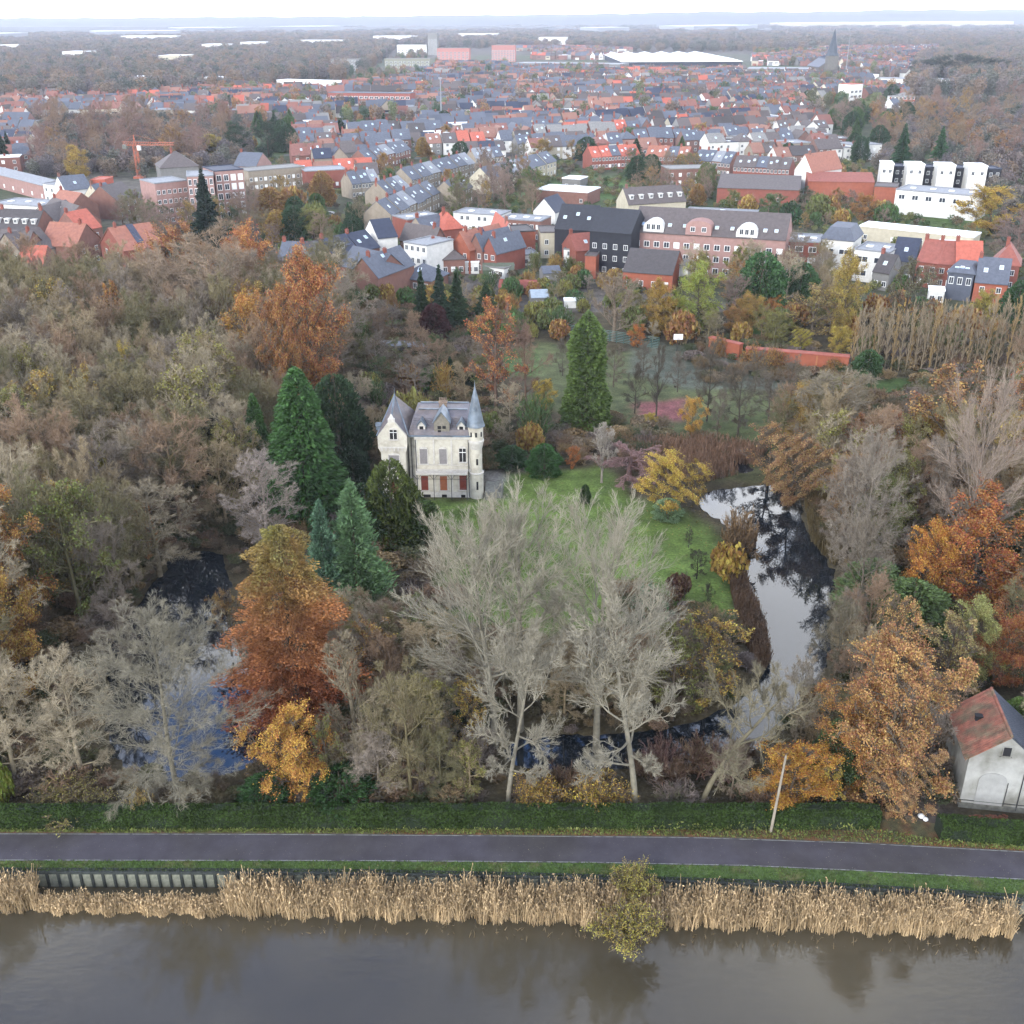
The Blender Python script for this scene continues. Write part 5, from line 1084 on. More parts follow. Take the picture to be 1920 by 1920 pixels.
for i in range(2): willow_proto(f'willow{i}',110+i,2.4,2.4,7000,.16)
mg=M['needle'].copy(); mg.name='cypress_needle'; t=mg.node_tree; tcn=t.nodes.new('ShaderNodeTexCoord'); sp=t.nodes.new('ShaderNodeSeparateXYZ'); t.links.new(tcn.outputs['Object'],sp.inputs[0])
nz=t.nodes.new('ShaderNodeTexNoise'); nz.inputs['Scale'].default_value=.35; t.links.new(tcn.outputs['Object'],nz.inputs['Vector']); ma=t.nodes.new('ShaderNodeMath'); ma.operation='MULTIPLY_ADD'; ma.inputs[1].default_value=12; t.links.new(nz.outputs[0],ma.inputs[0]); t.links.new(sp.outputs[2],ma.inputs[2])
rp=t.nodes.new('ShaderNodeValToRGB'); e=rp.color_ramp.elements; e[0].position=.25; e[0].color=S(164,90,48,.6); e[1].position=1.0; e[1].color=S(134,126,58,.6); x=e.new(.6); x.color=S(180,116,58,.6); mr=t.nodes.new('ShaderNodeMapRange'); mr.inputs[1].default_value=4; mr.inputs[2].default_value=27; t.links.new(ma.outputs[0],mr.inputs[0]); t.links.new(mr.outputs[0],rp.inputs[0])
for n in list(t.nodes):
    if n.type=='OBJECT_INFO':
        for l in list(n.outputs['Color'].links): t.links.new(rp.outputs[0],l.to_socket)
PROTO['cypress']['crown'].materials.clear(); PROTO['cypress']['crown'].materials.append(mg)
ALLTREES=[]; PLACED=[]
def tree(kind, p, Hm, Rm, leafc, twigc=None, label='', cat='tree', name=None, rz=None, group=None, rng=random):
    pr=PROTO[kind]; n_=name or {'sequoia':'conifer','fir':'conifer','cedar':'conifer','yew':'evergreen_tree','ivy':'evergreen_tree','slim0':'slim_tree','slim1':'slim_tree','bush0':'shrub','bush1':'shrub','twigbush0':'shrub','twigbush1':'shrub','willow0':'willow_shrub','willow1':'willow_shrub'}.get(kind,'tree')
    if 'bush' in kind and cat=='tree': cat='shrub'
    t=tag(empty(n_,p,rng.uniform(0,6.28) if rz is None else rz),label,cat,group)
    tc_=twigc or S(96,88,76); Rm=Rm*1.12
    s=(Rm/pr['R'],Rm/pr['R'],Hm/pr['H']); lf=1.35 if kind in('sequoia','fir','cedar','yew','ivy') else 1.25
    tc_=(tc_[0]*1.5,tc_[1]*1.40,tc_[2]*1.32,1); leafc=(leafc[0]*lf*(1.05 if kind in('sequoia','cedar','ivy','yew') else 1),leafc[1]*lf*(1.0 if leafc[1]>leafc[0]*.7 else 1.14),leafc[2]*lf*(.8 if leafc[1]>leafc[0] else .95),1)
    bush='bush' in kind or 'willow' in kind; con=kind in('sequoia','fir','cedar','yew','ivy','cypress')
    o=link('stem' if bush else 'trunk',pr['trunk'],None,t); o.scale=s; o.color=(tc_[0]*.72,tc_[1]*.72,tc_[2]*.72,1)
    o=link('crown',pr['crown'],None,t); o.scale=s; o.color=leafc if (con or 'bush' in kind) else tc_
    if 'foliage' in pr: o=link('foliage',pr['foliage'],None,t); o.scale=s; o.color=leafc
    ALLTREES.append((t,kind,p,Rm,Hm)); return t
def T(kind,px_,top,w,leafc,label,H_=None,base=None,bx=None,twigc=None,**k):
    if base: p=G(bx or px_,base); Hm=zat(px_,top,p.y)
    else: p=G(px_,top,H_); p.z=0; Hm=H_
    r=w/2*depth_of((p.x,p.y,Hm*.6))/FPX
    PLACED.append((p.x,p.y,r)); return tree(kind,p,Hm,r,leafc,twigc,label,**k)
PGR=S(138,136,120); BGR=S(116,106,92); BBR=S(116,98,82); BOL=S(104,100,74); BMV=S(122,104,98)
ORL=S(176,104,50); GLD=S(190,124,52); RST=S(170,96,54); OCH=S(170,126,56); YEL=S(182,152,54); OLV=S(120,118,58); DGR=S(44,66,44); MGR=S(62,96,54); BGN=S(88,124,96); SEQ=S(60,98,52); REDD=S(140,52,32); YGR=S(150,156,66); PUR=S(74,40,44); ORB=S(186,96,52)
# --- the great bare poplars
T('poplarA',900,965,310,PGR,'tallest pale bare poplar spreading left of centre, in front of the castle lawn',base=1400,bx=928,twigc=PGR,rz=0,name='poplar')
T('poplarB',995,955,300,PGR,'pale bare poplar in the middle of the central group',base=1370,bx=975,twigc=PGR,rz=1.3,name='poplar')
T('poplarB',1135,968,300,PGR,'pale bare poplar spreading right of the central group',base=1405,bx=1118,twigc=PGR,rz=3.6,name='poplar')
T('poplarC',1120,1130,300,PGR,'leaning pale bare poplar whose trunk slants left from the hedge',base=1516,bx=1190,twigc=PGR,rz=0,name='poplar')
T('poplarC',958,1185,230,PGR,'smaller bare poplar with a straight pale trunk at the hedge',base=1516,bx=952,twigc=PGR,rz=3.0,name='poplar').scale=(1,1,1)
T('star',335,1165,330,S(122,120,104),'bare grey tree with star like spreading twigs over the left pond',base=1497,twigc=S(122,120,104),rz=.4)
T('up0',668,1215,170,S(128,120,98),'bare upright tree right of the big rust cypress',base=1440,twigc=S(128,120,98))
T('lean',1400,1300,230,S(120,116,92),'bent olive grey tree arching right over the moat, beside the pole',base=1512,bx=1316,twigc=S(118,114,92),rz=.15)
T('bare1',770,1260,160,BOL,'low bare thicket tree behind the hedge left of the straight poplar',base=1500,twigc=S(112,106,76))
T('bare3',1370,1390,80,BGR,'thin grey tree behind the bent olive tree',base=1500,twigc=S(126,116,100))
# --- big autumn trees in front
T('cypress',560,985,205,S(156,88,44),'huge cone shaped rust orange cypress with a greener top beside the left pond',base=1345,name='cypress_tree')
T('leafy0',553,1332,136,S(196,128,54),'golden orange small oak on the far side of the hedge',base=1500)
T('sparse0',620,1350,70,OLV,'olive yellow shrub tree touching the golden oak',base=1495)
T('oak',1645,1190,218,S(178,118,78),'largest orange oak overhanging the hedge left of the white house',base=1512)
T('oak',1595,1290,170,S(180,110,58),'orange oak leaning left of the largest orange oak',base=1480,bx=1600)
T('oak',1680,1378,118,S(178,124,92),'pinkish orange lower crown between the largest oak and the white house',base=1530)
T('leafy1',1478,1402,140,S(186,116,40),'round golden tree right behind the utility pole',base=1520)
T('sparse1',1548,1430,60,YEL,'thin yellow leaved sapling right of the round golden tree',base=1525)
T('leafy1',25,945,170,S(170,108,60),'pink orange oak cut by the left edge, upper of the two',base=1210)
T('leafy2',30,1085,150,S(168,116,56),'ochre oak cut by the left edge, lower of the two',base=1330)
T('sparse1',880,1285,90,OCH,'thin ochre tree beside the trunk of the tallest poplar',base=1420)
T('sparse0',1320,1160,170,OCH,'ochre and olive tree at the near end of the lawn',base=1330)
T('sparse1',1260,1180,150,OLV,'olive grey thicket tree left of the ochre one at the lawn end',base=1350)
T('sparse0',1215,1100,90,BGN,'small grey green tree in the lawn corner',base=1240)
# --- conifers and evergreens around the castle
T('sequoia',560,688,150,SEQ,'tall broad giant sequoia left of the castle',base=965,bx=578)
T('sequoia',492,738,62,S(66,102,54),'narrower sequoia on the left of the giant one',base=930,bx=494)
T('cedar',670,898,120,S(92,128,92),'pale green feathery pine below the castle',base=1130,bx=672)
T('cedar',615,935,80,S(80,116,98),'bluish pine half hidden behind the rust cypress',base=1140)
T('yew',738,860,90,S(74,88,40),'yellowish dark yew covering the castle wing',base=1015,bx=738)
T('yew',690,905,80,S(40,62,42),'dark evergreen left of the yellowish yew',base=1020)
T('yew',640,700,100,DGR,'big dark holly behind the giant sequoia',base=890)
T('yew',665,835,60,S(40,60,44),'dark cone shaped yew between sequoia and castle',base=925)
T('yew',760,925,90,S(60,82,44),'low evergreen mass at the foot of the castle wing',base=1010,bx=770)
T('yew',425,775,95,S(46,50,44),'very dark ivy covered tree left of the sequoias',base=930)
T('ivy',1090,582,80,S(82,106,52),'tall ivy clad tree standing alone in the garden',base=800,bx=1098,name='ivy_clad_tree')
T('fir',792,502,34,DGR,'leftmost of the four dark garden firs',base=610)
T('fir',826,497,46,S(40,64,50),'second of the four dark garden firs',base=622)
T('fir',858,505,48,DGR,'third and broadest of the four dark garden firs',base=622)
T('fir',912,528,52,S(50,72,46),'rightmost of the four dark garden firs',base=612)
T('yew',815,568,46,PUR,'dark maroon rounded tree before the garden firs',base=632,cat='tree',name='maroon_tree')
T('fir',394,318,58,S(30,50,42),'large dark fir before the pink apartment blocks',base=462)
T('yew',1420,470,84,S(60,96,60),'large dark green tree below the long brick block',base=600)
T('fir',1447,476,34,S(40,66,46),'pointed dark fir behind the large dark green tree',base=560)
T('yew',1497,490,58,S(58,94,58),'dark green tree right of the pointed fir',base=575)
T('yew',1900,525,52,S(50,84,52),'dark evergreen at the right edge below the red houses',base=612)
T('fir',845,668,36,DGR,'small dark cone tree behind the castle roof',base=722)
T('yew',868,690,46,S(40,60,42),'low dark evergreen right of the small cone tree',base=724)
T('fir',1685,232,44,S(48,80,56),'left dark fir over the modern white cubes',base=330)
T('fir',1757,236,34,S(52,90,60),'right pointed fir over the modern white cubes',base=318)
T('fir',1829,128,22,DGR,'lone far fir before the right hand wood',base=178)
T('leafy1',505,230,56,S(46,66,50),'dark pine clump above the slope, right part',base=300)
T('leafy1',445,232,56,S(50,72,54),'dark pine clump above the slope, left part',base=290)
for i_,(x_,w_) in enumerate(((640,40),(662,36),(722,34))): T('fir',x_,(222,226,212)[i_],w_,S(44,72,50),('leftmost','middle','rightmost')[i_]+' of three dark firs above the school',base=264)
T('fir',1372,478,24,DGR,'thin dark fir right of the large pointed one',base=540)
for i_,(x_,y0,y1,w_) in enumerate(((1730,112,150,50),(1765,105,150,46),(1810,104,150,60),(1850,110,150,60))): T(('leafy0','leafy1','leafy2','leafy1')[i_],x_,y0,w_,S(44,62,52),('first','second','third','fourth')[i_]+' dark pine of the far grove at right, from left',base=y1)
T('fir',1063,168,16,DGR,'small dark fir among the orange roofs in the middle of town',base=196)
T('fir',10,242,34,S(46,64,54),'dark fir at the left edge above the pinkish wall',base=318)
T('fir',20,246,20,S(46,64,54),'second dark fir at the left edge, smaller',base=300)
T('yew',1625,655,46,S(60,92,58),'round green bush at the end of the long red wall',base=705,name='shrub')
T('yew',1020,832,54,S(50,88,46),'round green laurel right of the castle',base=890,cat='shrub',name='shrub')
T('yew',960,836,50,S(56,84,52),'darker laurel left of the round green one',base=875,cat='shrub',name='shrub')
T('yew',1097,908,17,S(44,66,36),'small clipped bush alone on the lawn',base=942,cat='shrub',name='shrub')
T('yew',1252,935,46,S(110,140,110),'pale green round shrub at the pond corner',base=972,cat='shrub',name='shrub')
T('yew',500,1455,80,S(46,78,44),'dark green laurel under the golden oak, left',base=1512,cat='shrub',name='shrub')
T('yew',640,1445,110,S(44,74,40),'dark green laurel under the golden oak, right',base=1510,cat='shrub',name='shrub')
T('yew',832,1300,50,S(52,82,56),'dark holly inside the thicket near the tallest poplar',base=1370,cat='shrub',name='shrub')
T('yew',1630,1050,110,S(92,116,78),'grey green willow like bush on the far pond bank',base=1150)
T('yew',1700,1090,130,S(84,108,66),'broad green thicket right of the grey green bush',base=1200)
T('yew',1900,950,50,S(52,72,56),'dark evergreen at the right edge behind the red beech',base=1075)
# --- autumn trees of the park
T('tallleaf',567,490,128,S(172,98,62),'tall dense rust brown tree behind the sequoias',H_=26)
T('tallleaf',520,560,80,S(160,96,60),'narrower rust brown tree on the left of the tall dense one',H_=22)
T('leafy0',448,428,110,S(184,104,66),'orange crown rising behind the big bare crown, right',H_=21)
T('leafy1',318,430,110,S(172,104,72),'orange crown rising behind the big bare crown, left',H_=21)
T('leafy1',456,556,105,S(184,116,56),'golden brown oak in front of the rust brown trees',H_=18)
T('fine0',385,438,250,BGR,'broadest bare beige crown at the top of the left wood',H_=24,twigc=S(140,124,104))
T('fine1',300,470,150,BGR,'bare beige crown just left of the broadest one',H_=21,twigc=S(136,122,104))
T('sparse1',205,545,70,ORL,'small orange brown tree deep in the left wood',H_=16)
T('leafy2',233,652,34,YEL,'tiny bright yellow crown in the left wood',H_=14)
T('sparse0',150,690,70,OCH,'ochre tinged tree left of the tiny yellow crown',H_=15)
T('sparse0',30,735,110,OLV,'olive green tinged tree at the left edge of the wood',H_=16)
T('leafy2',178,848,44,S(160,146,50),'small yellow green crown low in the left wood',H_=12)
T('sparse1',30,812,50,OCH,'small ochre crown at the left edge below the olive one',H_=12)
T('fine0',505,862,160,S(140,130,126),'silvery grey rounded bare tree before the giant sequoia',base=1040,twigc=S(142,134,126))
T('bare0',300,900,190,BGR,'big bare tree with fanning branches in the middle of the left wood',base=1080,twigc=S(134,126,104))
T('sparse1',280,950,70,RST,'rust tinged low tree by the dark head of the left pond',base=1050)
T('sparse0',435,1110,70,S(140,96,52),'brown shrub tree on the bank left of the rust cypress',base=1230)
T('sparse1',945,578,120,S(176,96,62),'orange topped bare beech behind the castle',base=770,bx=930,twigc=S(112,92,80))
T('bare2',985,612,90,BBR,'bare brown beech right of the orange topped one',base=765,twigc=S(124,102,88))
T('leafy0',1020,712,44,S(178,136,50),'small yellow tree on the grass by the ivy clad tree',base=772)
T('tallleaf',1232,530,56,S(172,122,50),'orange yellow tree before the park houses',base=632)
T('leafy1',1305,500,92,YGR,'bright yellow green willow below the brick block',base=625)
T('up1',1150,515,96,BGR,'pale bare tree right of the ivy clad one, behind it',base=640,twigc=S(132,120,104))
T('bare4',1375,520,70,BMV,'bare tree between the yellow willow and the dark green tree',base=610,twigc=S(126,112,104))
T('leafy2',1195,612,38,S(186,96,44),'small fiery orange bush tree at the corner of the court',base=652)
T('tallleaf',1575,480,64,S(168,130,60),'yellow brown tall tree before the flat white house',base=640)
T('sparse0',1520,535,110,S(160,124,76),'brownish tree left of the pale poplars',base=640)
T('leafy0',1573,612,44,YEL,'yellow bush tree behind the long red wall, right',base=672)
T('leafy1',1498,618,36,S(176,146,56),'yellow bush tree behind the long red wall, left',base=660)
T('sparse1',1690,500,100,BOL,'bare olive brown tree behind the pale poplars',base=650)
T('leafy2',1840,548,50,S(166,146,56),'yellow green tree behind the pale poplars near the red houses',base=615)
T('leafy0',1850,352,110,S(178,130,44),'golden yellow tree at the right edge by the white office',base=440)
T('bare1',1900,400,110,BMV,'bare purple grey tree right of the golden yellow one',base=500,twigc=S(122,104,98))
T('leafy2',1618,366,46,S(168,104,56),'orange tree in front of the broad brick hall',base=422)
T('leafy1',150,275,52,S(182,134,58),'ochre yellow round tree left of the crane',base=345)
T('leafy0',400,252,46,S(176,148,60),'yellow tree beside the mauve wood above the blocks',base=292)
T('leafy2',590,392,70,S(128,124,58),'olive green tree in the gardens right of the dark fir',base=452)
T('leafy1',1015,262,40,S(164,120,60),'ochre tree at the upper end of the cream terrace',base=302)
T('leafy2',1000,320,0+60,S(118,120,60),'dull green tree by the playing field',base=372)
for i_,(x_,y0,y1,w_) in enumerate(((1230,655,782,44),(1325,640,790,70),(1383,690,815,76),(1190,690,775,50))): T(('up0','bare1','bare3','bare2')[i_],x_,y0,w_,BGR,('straight dark bare tree on the pink court','wide bare tree right of the pink court','bare tree on the grass nearest the pond reeds','low bare tree left of the pink court')[i_],base=y1,twigc=S(84,80,70))
T('leafy0',1296,748,44,S(196,132,54),'small golden tree with a dark trunk at the pink court',base=818)
T('leafy2',1218,776,26,YEL,'little yellow bush beside the straight dark bare tree',base=800)
T('leafy1',1073,838,24,ORB,'small bright orange columnar tree at the lawn edge',base=880)
T('weep',1180,838,140,S(120,92,92),'mauve weeping shrub tree at the back of the lawn',base=900,twigc=S(126,100,98))
T('up1',1128,795,60,S(150,148,138),'pale silvery young birch at the lawn edge',base=905,twigc=S(150,146,136))
T('leafy0',1250,855,110,S(190,142,56),'broad golden yellow shrub tree at the pond corner',base=965)
T('sparse1',1300,870,60,OCH,'thin ochre shrub right of the golden one',base=940)
T('twigbush0',1380,965,90,S(128,94,70),'rounded brown bush on the near pond bank',base=1055)
T('bush0',1365,1010,70,S(180,128,54),'golden brush below the rounded brown bush',base=1080)
T('bush1',1272,1075,52,S(112,74,62),'dark reddish bush on the lawn',base=1122)
T('leafy1',1480,820,110,S(168,116,84),'rust orange tree where the pond narrows, on the far bank',base=950)
T('sparse0',1440,800,110,S(166,112,76),'pale rust tree left of the rust orange one',base=895)
T('star',1610,815,150,S(134,128,116),'grey cone shaped bare tree on the right pond bank',base=1085,twigc=S(134,128,116),rz=1.2)
T('bare0',1545,690,170,BGR,'broad bare grey tree beyond the pond bend',base=880,twigc=S(122,116,100))
T('bare2',1690,735,90,BGR,'dark stemmed bare tree at the grass gap',base=880,twigc=S(112,102,92))
T('poplarB',1790,720,170,BMV,'tall pale trunked bare tree in front of the red beech',base=1110,twigc=S(140,128,116),rz=2.2)
T('leafy1',1810,935,190,S(164,88,48),'broad deep red orange beech on the right',base=1150)
T('leafy0',1735,985,100,S(190,112,44),'bright orange tree on the left of the red beech',base=1160)
T('leafy2',1870,1150,110,S(156,84,52),'dark red beech at the right edge above the house',base=1290)
T('sparse1',1800,705,200,S(160,106,72),'broad rust tinged crown at the back of the right wood',H_=17)
T('sparse0',1700,850,90,S(176,88,52),'small reddish tree behind the grey cone tree',base=960)
T('leafy0',1815,1130,100,S(150,146,82),'yellow green tree above the largest orange oak',base=1290)
T('sparse1',1760,1170,140,S(166,140,90),'thinning beige leaved tree behind the largest oak',base=1330)
T('sparse0',1660,1125,100,S(178,126,84),'pale orange crown behind the largest oak',base=1310)
T('yew',1555,1350,70,S(70,90,58),'grey green ivy mass in the arching olive tree',base=1480,cat='shrub',name='shrub')
T('yew',1895,1310,70,S(88,116,56),'green bush behind the white house',base=1400,cat='shrub',name='shrub')
T('willow0',1190,1630,88,S(176,158,66),'yellow green willow bush growing out of the bank between grass and reeds',base=1668)
T('willow1',1172,1712,124,S(172,152,62),'leafy olive bush leaning over the canal through the reeds',base=1760)
T('willow0',265,1488,56,S(172,132,66),'small sandy leaved bush hanging over the hedge',base=1535)
T('willow1',130,1478,150,S(146,130,72),'long straw yellow shrub behind the hedge at left',base=1512)
T('willow0',1005,1462,90,S(186,134,48),'golden shrub behind the hedge, left of two',base=1516)
T('willow1',1120,1456,110,S(180,132,52),'golden shrub behind the hedge, right of two',base=1516)
T('bush0',0,1430,60,S(120,130,50),'yellow green shrub at the left edge behind the hedge',base=1505)
slims=[]
for i_ in range(46):      # two ranks of slim pale trees
    x_=1597+(i_//2)*14.3+random.uniform(-3,3)+(i_%2)*5; b_=695-(i_%2)*9+random.uniform(-3,3)
    p=G(x_,b_); top=zat(x_,random.uniform(556,590),p.y)
    so_=tree('slim%d'%random.randint(0,1),p,top,random.uniform(.6,1.1),S(140,130,108),S(144,132,108) if i_%5 else S(160,138,92),'slim pale upright tree of the close planted double row by the allotments',group='double row of slim pale trees')
    slims.append(('slim pale upright tree in the '+('front' if i_%2==0 else 'rear')+' rank of the double row','',(x_,0),so_))
    PLACED.append((p.x,p.y,1.2))
settle(slims)
# apple trees on the lawn
for i_,(x_,t_,b_,w_) in enumerate(((1306,1030,1085,44),(1291,992,1028,18),(1326,1095,1140,26))): T('bare%d'%i_,x_,t_,w_,BGR,('crooked bare apple tree on the lawn by the pond','tiny dark sapling on the lawn above the crooked apple tree','small dark sapling on the lawn below the crooked apple tree')[i_],base=b_,twigc=S(58,54,48))

for i_,(x_,w_) in enumerate(((1410,44),(1450,40),(1345,30),(1560,36))): T('willow%d'%(i_%2),x_,(650,655,632,672)[i_],w_,S(190,120,54),('orange creeper on the left end of the long red wall','golden orange creeper on the middle of the long red wall','orange creeper over the shorter red wall','rust creeper on the right end of the long red wall')[i_],base=(688,694,670,702)[i_],cat='creeper',name='creeper_bush')

T('bare2',1605,975,120,BGR,'grey bare tree hanging over the right pond, below the grey cone tree',base=1165,twigc=S(116,110,98))
T('bare4',1565,1120,100,BOL,'olive bare tree with branches dipping over the narrow end of the right pond',base=1275,twigc=S(110,106,88))
T('bare1',1490,1235,90,BGR,'thin bare tree at the near end of the right pond',base=1400,twigc=S(130,122,104))
T('fine1',250,1120,120,BGR,'dark bare tree leaning over the head of the left pond',base=1270,bx=235,twigc=S(110,102,92))
for i_,(x_,y0,y1,w_) in enumerate(((1150,650,725,46),(1205,640,712,40),(1270,665,735,44),(1440,700,790,60),(1500,715,815,66),(1415,655,735,46),(1480,668,745,50),(1055,640,705,40),(1345,735,815,40),(1545,700,760,50))):
    T('bare%d'%(i_%5),x_,y0,w_,BGR,('second','third','fourth','seventh','ninth','sixth','eighth','leftmost','fifth','rightmost')[i_]+' bare orchard tree from the left on the grass beyond the pond',base=y1,twigc=S(104,98,86))
# ---- fill of the woods: single trees between the ones placed by eye
PROT=[(712,735,945,940,130),(465,690,640,950,126),(440,985,665,1335,83),(215,1120,505,1440,92),(1300,905,1420,1010,140),(1385,1010,1560,1290,100),(860,880,1380,1165,125),(1700,945,1900,1130,118),(430,870,580,950,112),(620,855,790,1100,105),(910,585,1290,800,150),(1290,620,1500,860,150),(1320,630,1590,705,185),(1780,1300,1990,1530,72),(445,495,632,700,158),(1195,850,1320,965,125),(1540,820,1690,1080,110),(960,1380,1150,1440,78),(1640,700,1900,760,190),(0,950,110,1240,100),(230,645,250,680,150),(1430,820,1540,950,125),(1100,900,1250,1000,160)]
LMK=[('the giant sequoia',560,820),('the left pond',350,1130),('the silvery rounded tree',505,930),('the rust cypress',560,1160),('the big fanning bare tree',300,990),('the olive green crown',40,790),('the golden brown oak',456,610),('the tall rust brown tree',570,600),('the broadest beige crown',385,520),('the tiny yellow crown',233,665),('the pink orange oak',30,1020),('the ochre oak',40,1150),('the straw yellow shrub',110,1470),('the star shaped tree',335,1320),('the castle',820,840),('the cedar like pine',670,1000),('the tallest poplar',900,1150),('the leaning poplar',1130,1330),('the golden shrub tree',1250,910),('the pond bend',1450,960),('the grey cone tree',1610,940),('the red beech',1800,1040),('the white house',1850,1400),('the pale trunked tall tree',1790,850),('the grass gap',1680,840),('the long red wall',1490,690),('the largest orange oak',1650,1330),('the rust orange pond tree',1480,880),('the grey green willow bush',1630,1100),('the slim pale row',1750,640),('the ivy clad tree',1090,690),('the brick hall',1600,350),('the modern white cubes',1760,320),('the crane',262,300),('the pink apartment blocks',390,360),('the dark garden firs',840,560),('the beige school',520,310),('the playing field',1140,350),('the weathered hall',1420,340),('the factory hall',1280,120),('the church',1556,110),('the long brick apartment block',1330,450),('the hipped brick villa',830,480),('the allotments',1000,560),('the orange roofs at left',180,430),('the long beige terrace',830,320)]
filled=[]
QUEUE=[]
def okplace(p,Hm,Rm,minr):
    for a,b_,r in PLACED:
        if (a-p.x)**2+(b_-p.y)**2 < (minr*(r+Rm))**2: return False
    t_=proj((p.x,p.y,Hm)); b0=proj((p.x,p.y,0)); rp=Rm*FPX/depth_of((p.x,p.y,Hm/2))
    for x0,y0,x1,y1,Y in PROT:
        if p.y < Y-2 and t_[0]+rp*.8>x0 and t_[0]-rp*.8<x1 and t_[1]<y1 and b0[1]>y0: return False
    return True
def inponds(p):
    for pw in ponds_w:
        if inpoly(np.array([[p.x,p.y]]),pw)[0]: return True
    return False
def fill(poly,tries,kinds,hr,ratio,cols,desc,minr=.55,maxn=999,leafcols=None,seed=1,cat='tree',zone=''):
    rg=random.Random(seed); xs=[q[0] for q in poly]; ys=[q[1] for q in poly]; n=0
    W=[G(x,max(y,60)) for x,y in poly]; x0=min(q.x for q in W);x1=max(q.x for q in W);y0=min(q.y for q in W);y1=max(q.y for q in W); pw=[(q.x,q.y) for q in W]
    cand=np.array([[rg.uniform(x0,x1),rg.uniform(y0,y1)] for _ in range(tries)]); cand=cand[inpoly(cand,pw)]
    for q_ in ponds_w: cand=cand[~inpoly(cand,q_)]
    for x,y in cand:
        if n>=maxn: break
        Hm=rg.uniform(*hr); Rm=Hm*rg.uniform(*ratio); p=Vector((x,y,0))
        if not okplace(p,Hm,Rm,minr): continue
        if y>215 and not free(x,y,Rm*.35): continue
        PLACED.append((x,y,Rm)); n+=1; kd=rg.choice(kinds); tc_,nm=rg.choice(cols); lc,lnm=rg.choice(leafcols) if leafcols else (tc_,None)
        leafy=('leafy' in kd or 'sparse' in kd or kd in('tallleaf','yew','fir') or kd.startswith('bush')); b_=f'{lnm} {desc[1]}' if leafy and lnm else f'{nm} {desc[0]}'
        f_=rg.uniform(.85,1.15); tcc=(tc_[0]*f_,tc_[1]*f_,tc_[2]*f_,1)
        QUEUE.append((Rm*Hm/max(depth_of((x,y,Hm/2)),1)**2*(1 if -30<proj((x,y,Hm*.7))[0]<1950 else 1e-4),kd,p,Hm,Rm,lc,tcc,b_,cat,rg.uniform(0,6.28),zone)); continue
BC=[(S(138,126,98),'beige'),(S(120,114,82),'olive grey'),(S(132,112,90),'brown'),(S(126,118,106),'grey'),(S(104,102,72),'dark olive'),(S(150,142,118),'pale')]
LC=[(S(134,124,62),'olive leaved'),(S(158,108,62),'brown leaved'),(S(168,126,62),'ochre leaved'),(S(112,116,62),'dull green')]
BK=['bare0','bare1','bare2','bare3','bare4','fine0','fine1']
LEFTW=[(-380,600),(640,600),(640,720),(520,880),(430,1000),(290,1075),(205,1200),(175,1330),(205,1492),(-380,1492)]
fill(LEFTW,19000,BK+['bare1','fine0','sparse0'],(12,18),(.27,.38),BC,('bare tree','thin crowned tree'),.40,640,LC,seed=2,zone='bare trees of the left wood')
RIGHTW=[(1500,740),(2280,700),(2280,1290),(1780,1280),(1620,1250),(1590,1080),(1570,1000),(1530,930),(1440,830)]
fill(RIGHTW,9000,BK+['sparse0','sparse1','leafy2'],(9,15),(.27,.36),BC,('bare tree','thin crowned tree'),.45,300,LC+[(S(164,92,56),'rust leaved')],seed=3,zone='trees of the right wood')
MID=[(640,1180),(760,1180),(900,1260),(1250,1290),(1330,1330),(1290,1370),(940,1370),(930,1500),(640,1500)]
fill(MID,2500,['bare0','bare3','up0','sparse0','bare1','fine0'],(5,9),(.32,.45),BC,('bare thicket tree','thicket tree'),.42,70,LC,seed=4,zone='thicket between the poplars and the hedge')
fill([(1150,1440),(1330,1440),(1400,1420),(1330,1512),(960,1512),(960,1450)],500,['twigbush0','twigbush1'],(1.8,3.2),(.6,.9),[(S(118,88,84),'mauve brown'),(S(110,84,70),'dark brown')],('bare shrub','shrub'),.5,26,seed=5,zone='mauve brown shrubs behind the hedge')
fill([(1560,1440),(1790,1440),(1790,1400),(1560,1400)],200,['bare0','bare3'],(5,8),(.3,.4),BC,('bare tree','tree'),.5,8,seed=6)
fill([(1180,1120),(1250,1120),(1400,1200),(1420,1290),(1300,1330),(1180,1260)],500,['bare0','sparse0','sparse1','bare3'],(4,7),(.4,.5),BC,('thicket tree','leafy thicket tree'),.5,20,LC,seed=7)
fill([(640,600),(900,690),(950,790),(1060,800),(1150,860),(950,870),(640,860)],900,['bare0','bare2','fine1','sparse0','twigbush0','bush0'],(4,8),(.38,.5),BC,('bare garden tree','leafy garden tree'),.55,44,LC+[(S(84,104,60),'green')],seed=8,zone='low trees behind the castle')
fill([(640,560),(1000,560),(1100,590),(1050,640),(700,640)],500,['bare0','sparse1','bush0','twigbush1','bush1'],(3,6),(.4,.55),BC,('bare garden shrub','leafy garden shrub'),.6,40,LC+[(S(80,104,60),'green'),(S(90,112,60),'pale green')],seed=9,zone='garden shrubs between castle and houses')
fill([(900,510),(1180,500),(1180,590),(900,580)],400,['bush0','bush1','twigbush0','bare0'],(2,5),(.45,.6),BC,('bare allotment shrub','allotment shrub'),.6,36,LC+[(S(72,98,56),'green')],seed=10,zone='allotment shrubs')
fill([(1180,600),(1590,600),(1590,660),(1180,640)],400,['bush0','bare0','sparse1','leafy0','bush1'],(4,8),(.4,.5),BC,('bare tree','leafy tree'),.6,30,LC+[(S(180,110,56),'orange')],seed=11,zone='trees along the sports court')
fill([(1280,500),(1560,500),(1560,590),(1280,590)],300,['bare0','bare4','sparse0'],(8,13),(.3,.4),BC,('bare tree','leafy tree'),.6,18,LC,seed=12,zone='trees below the long brick block')
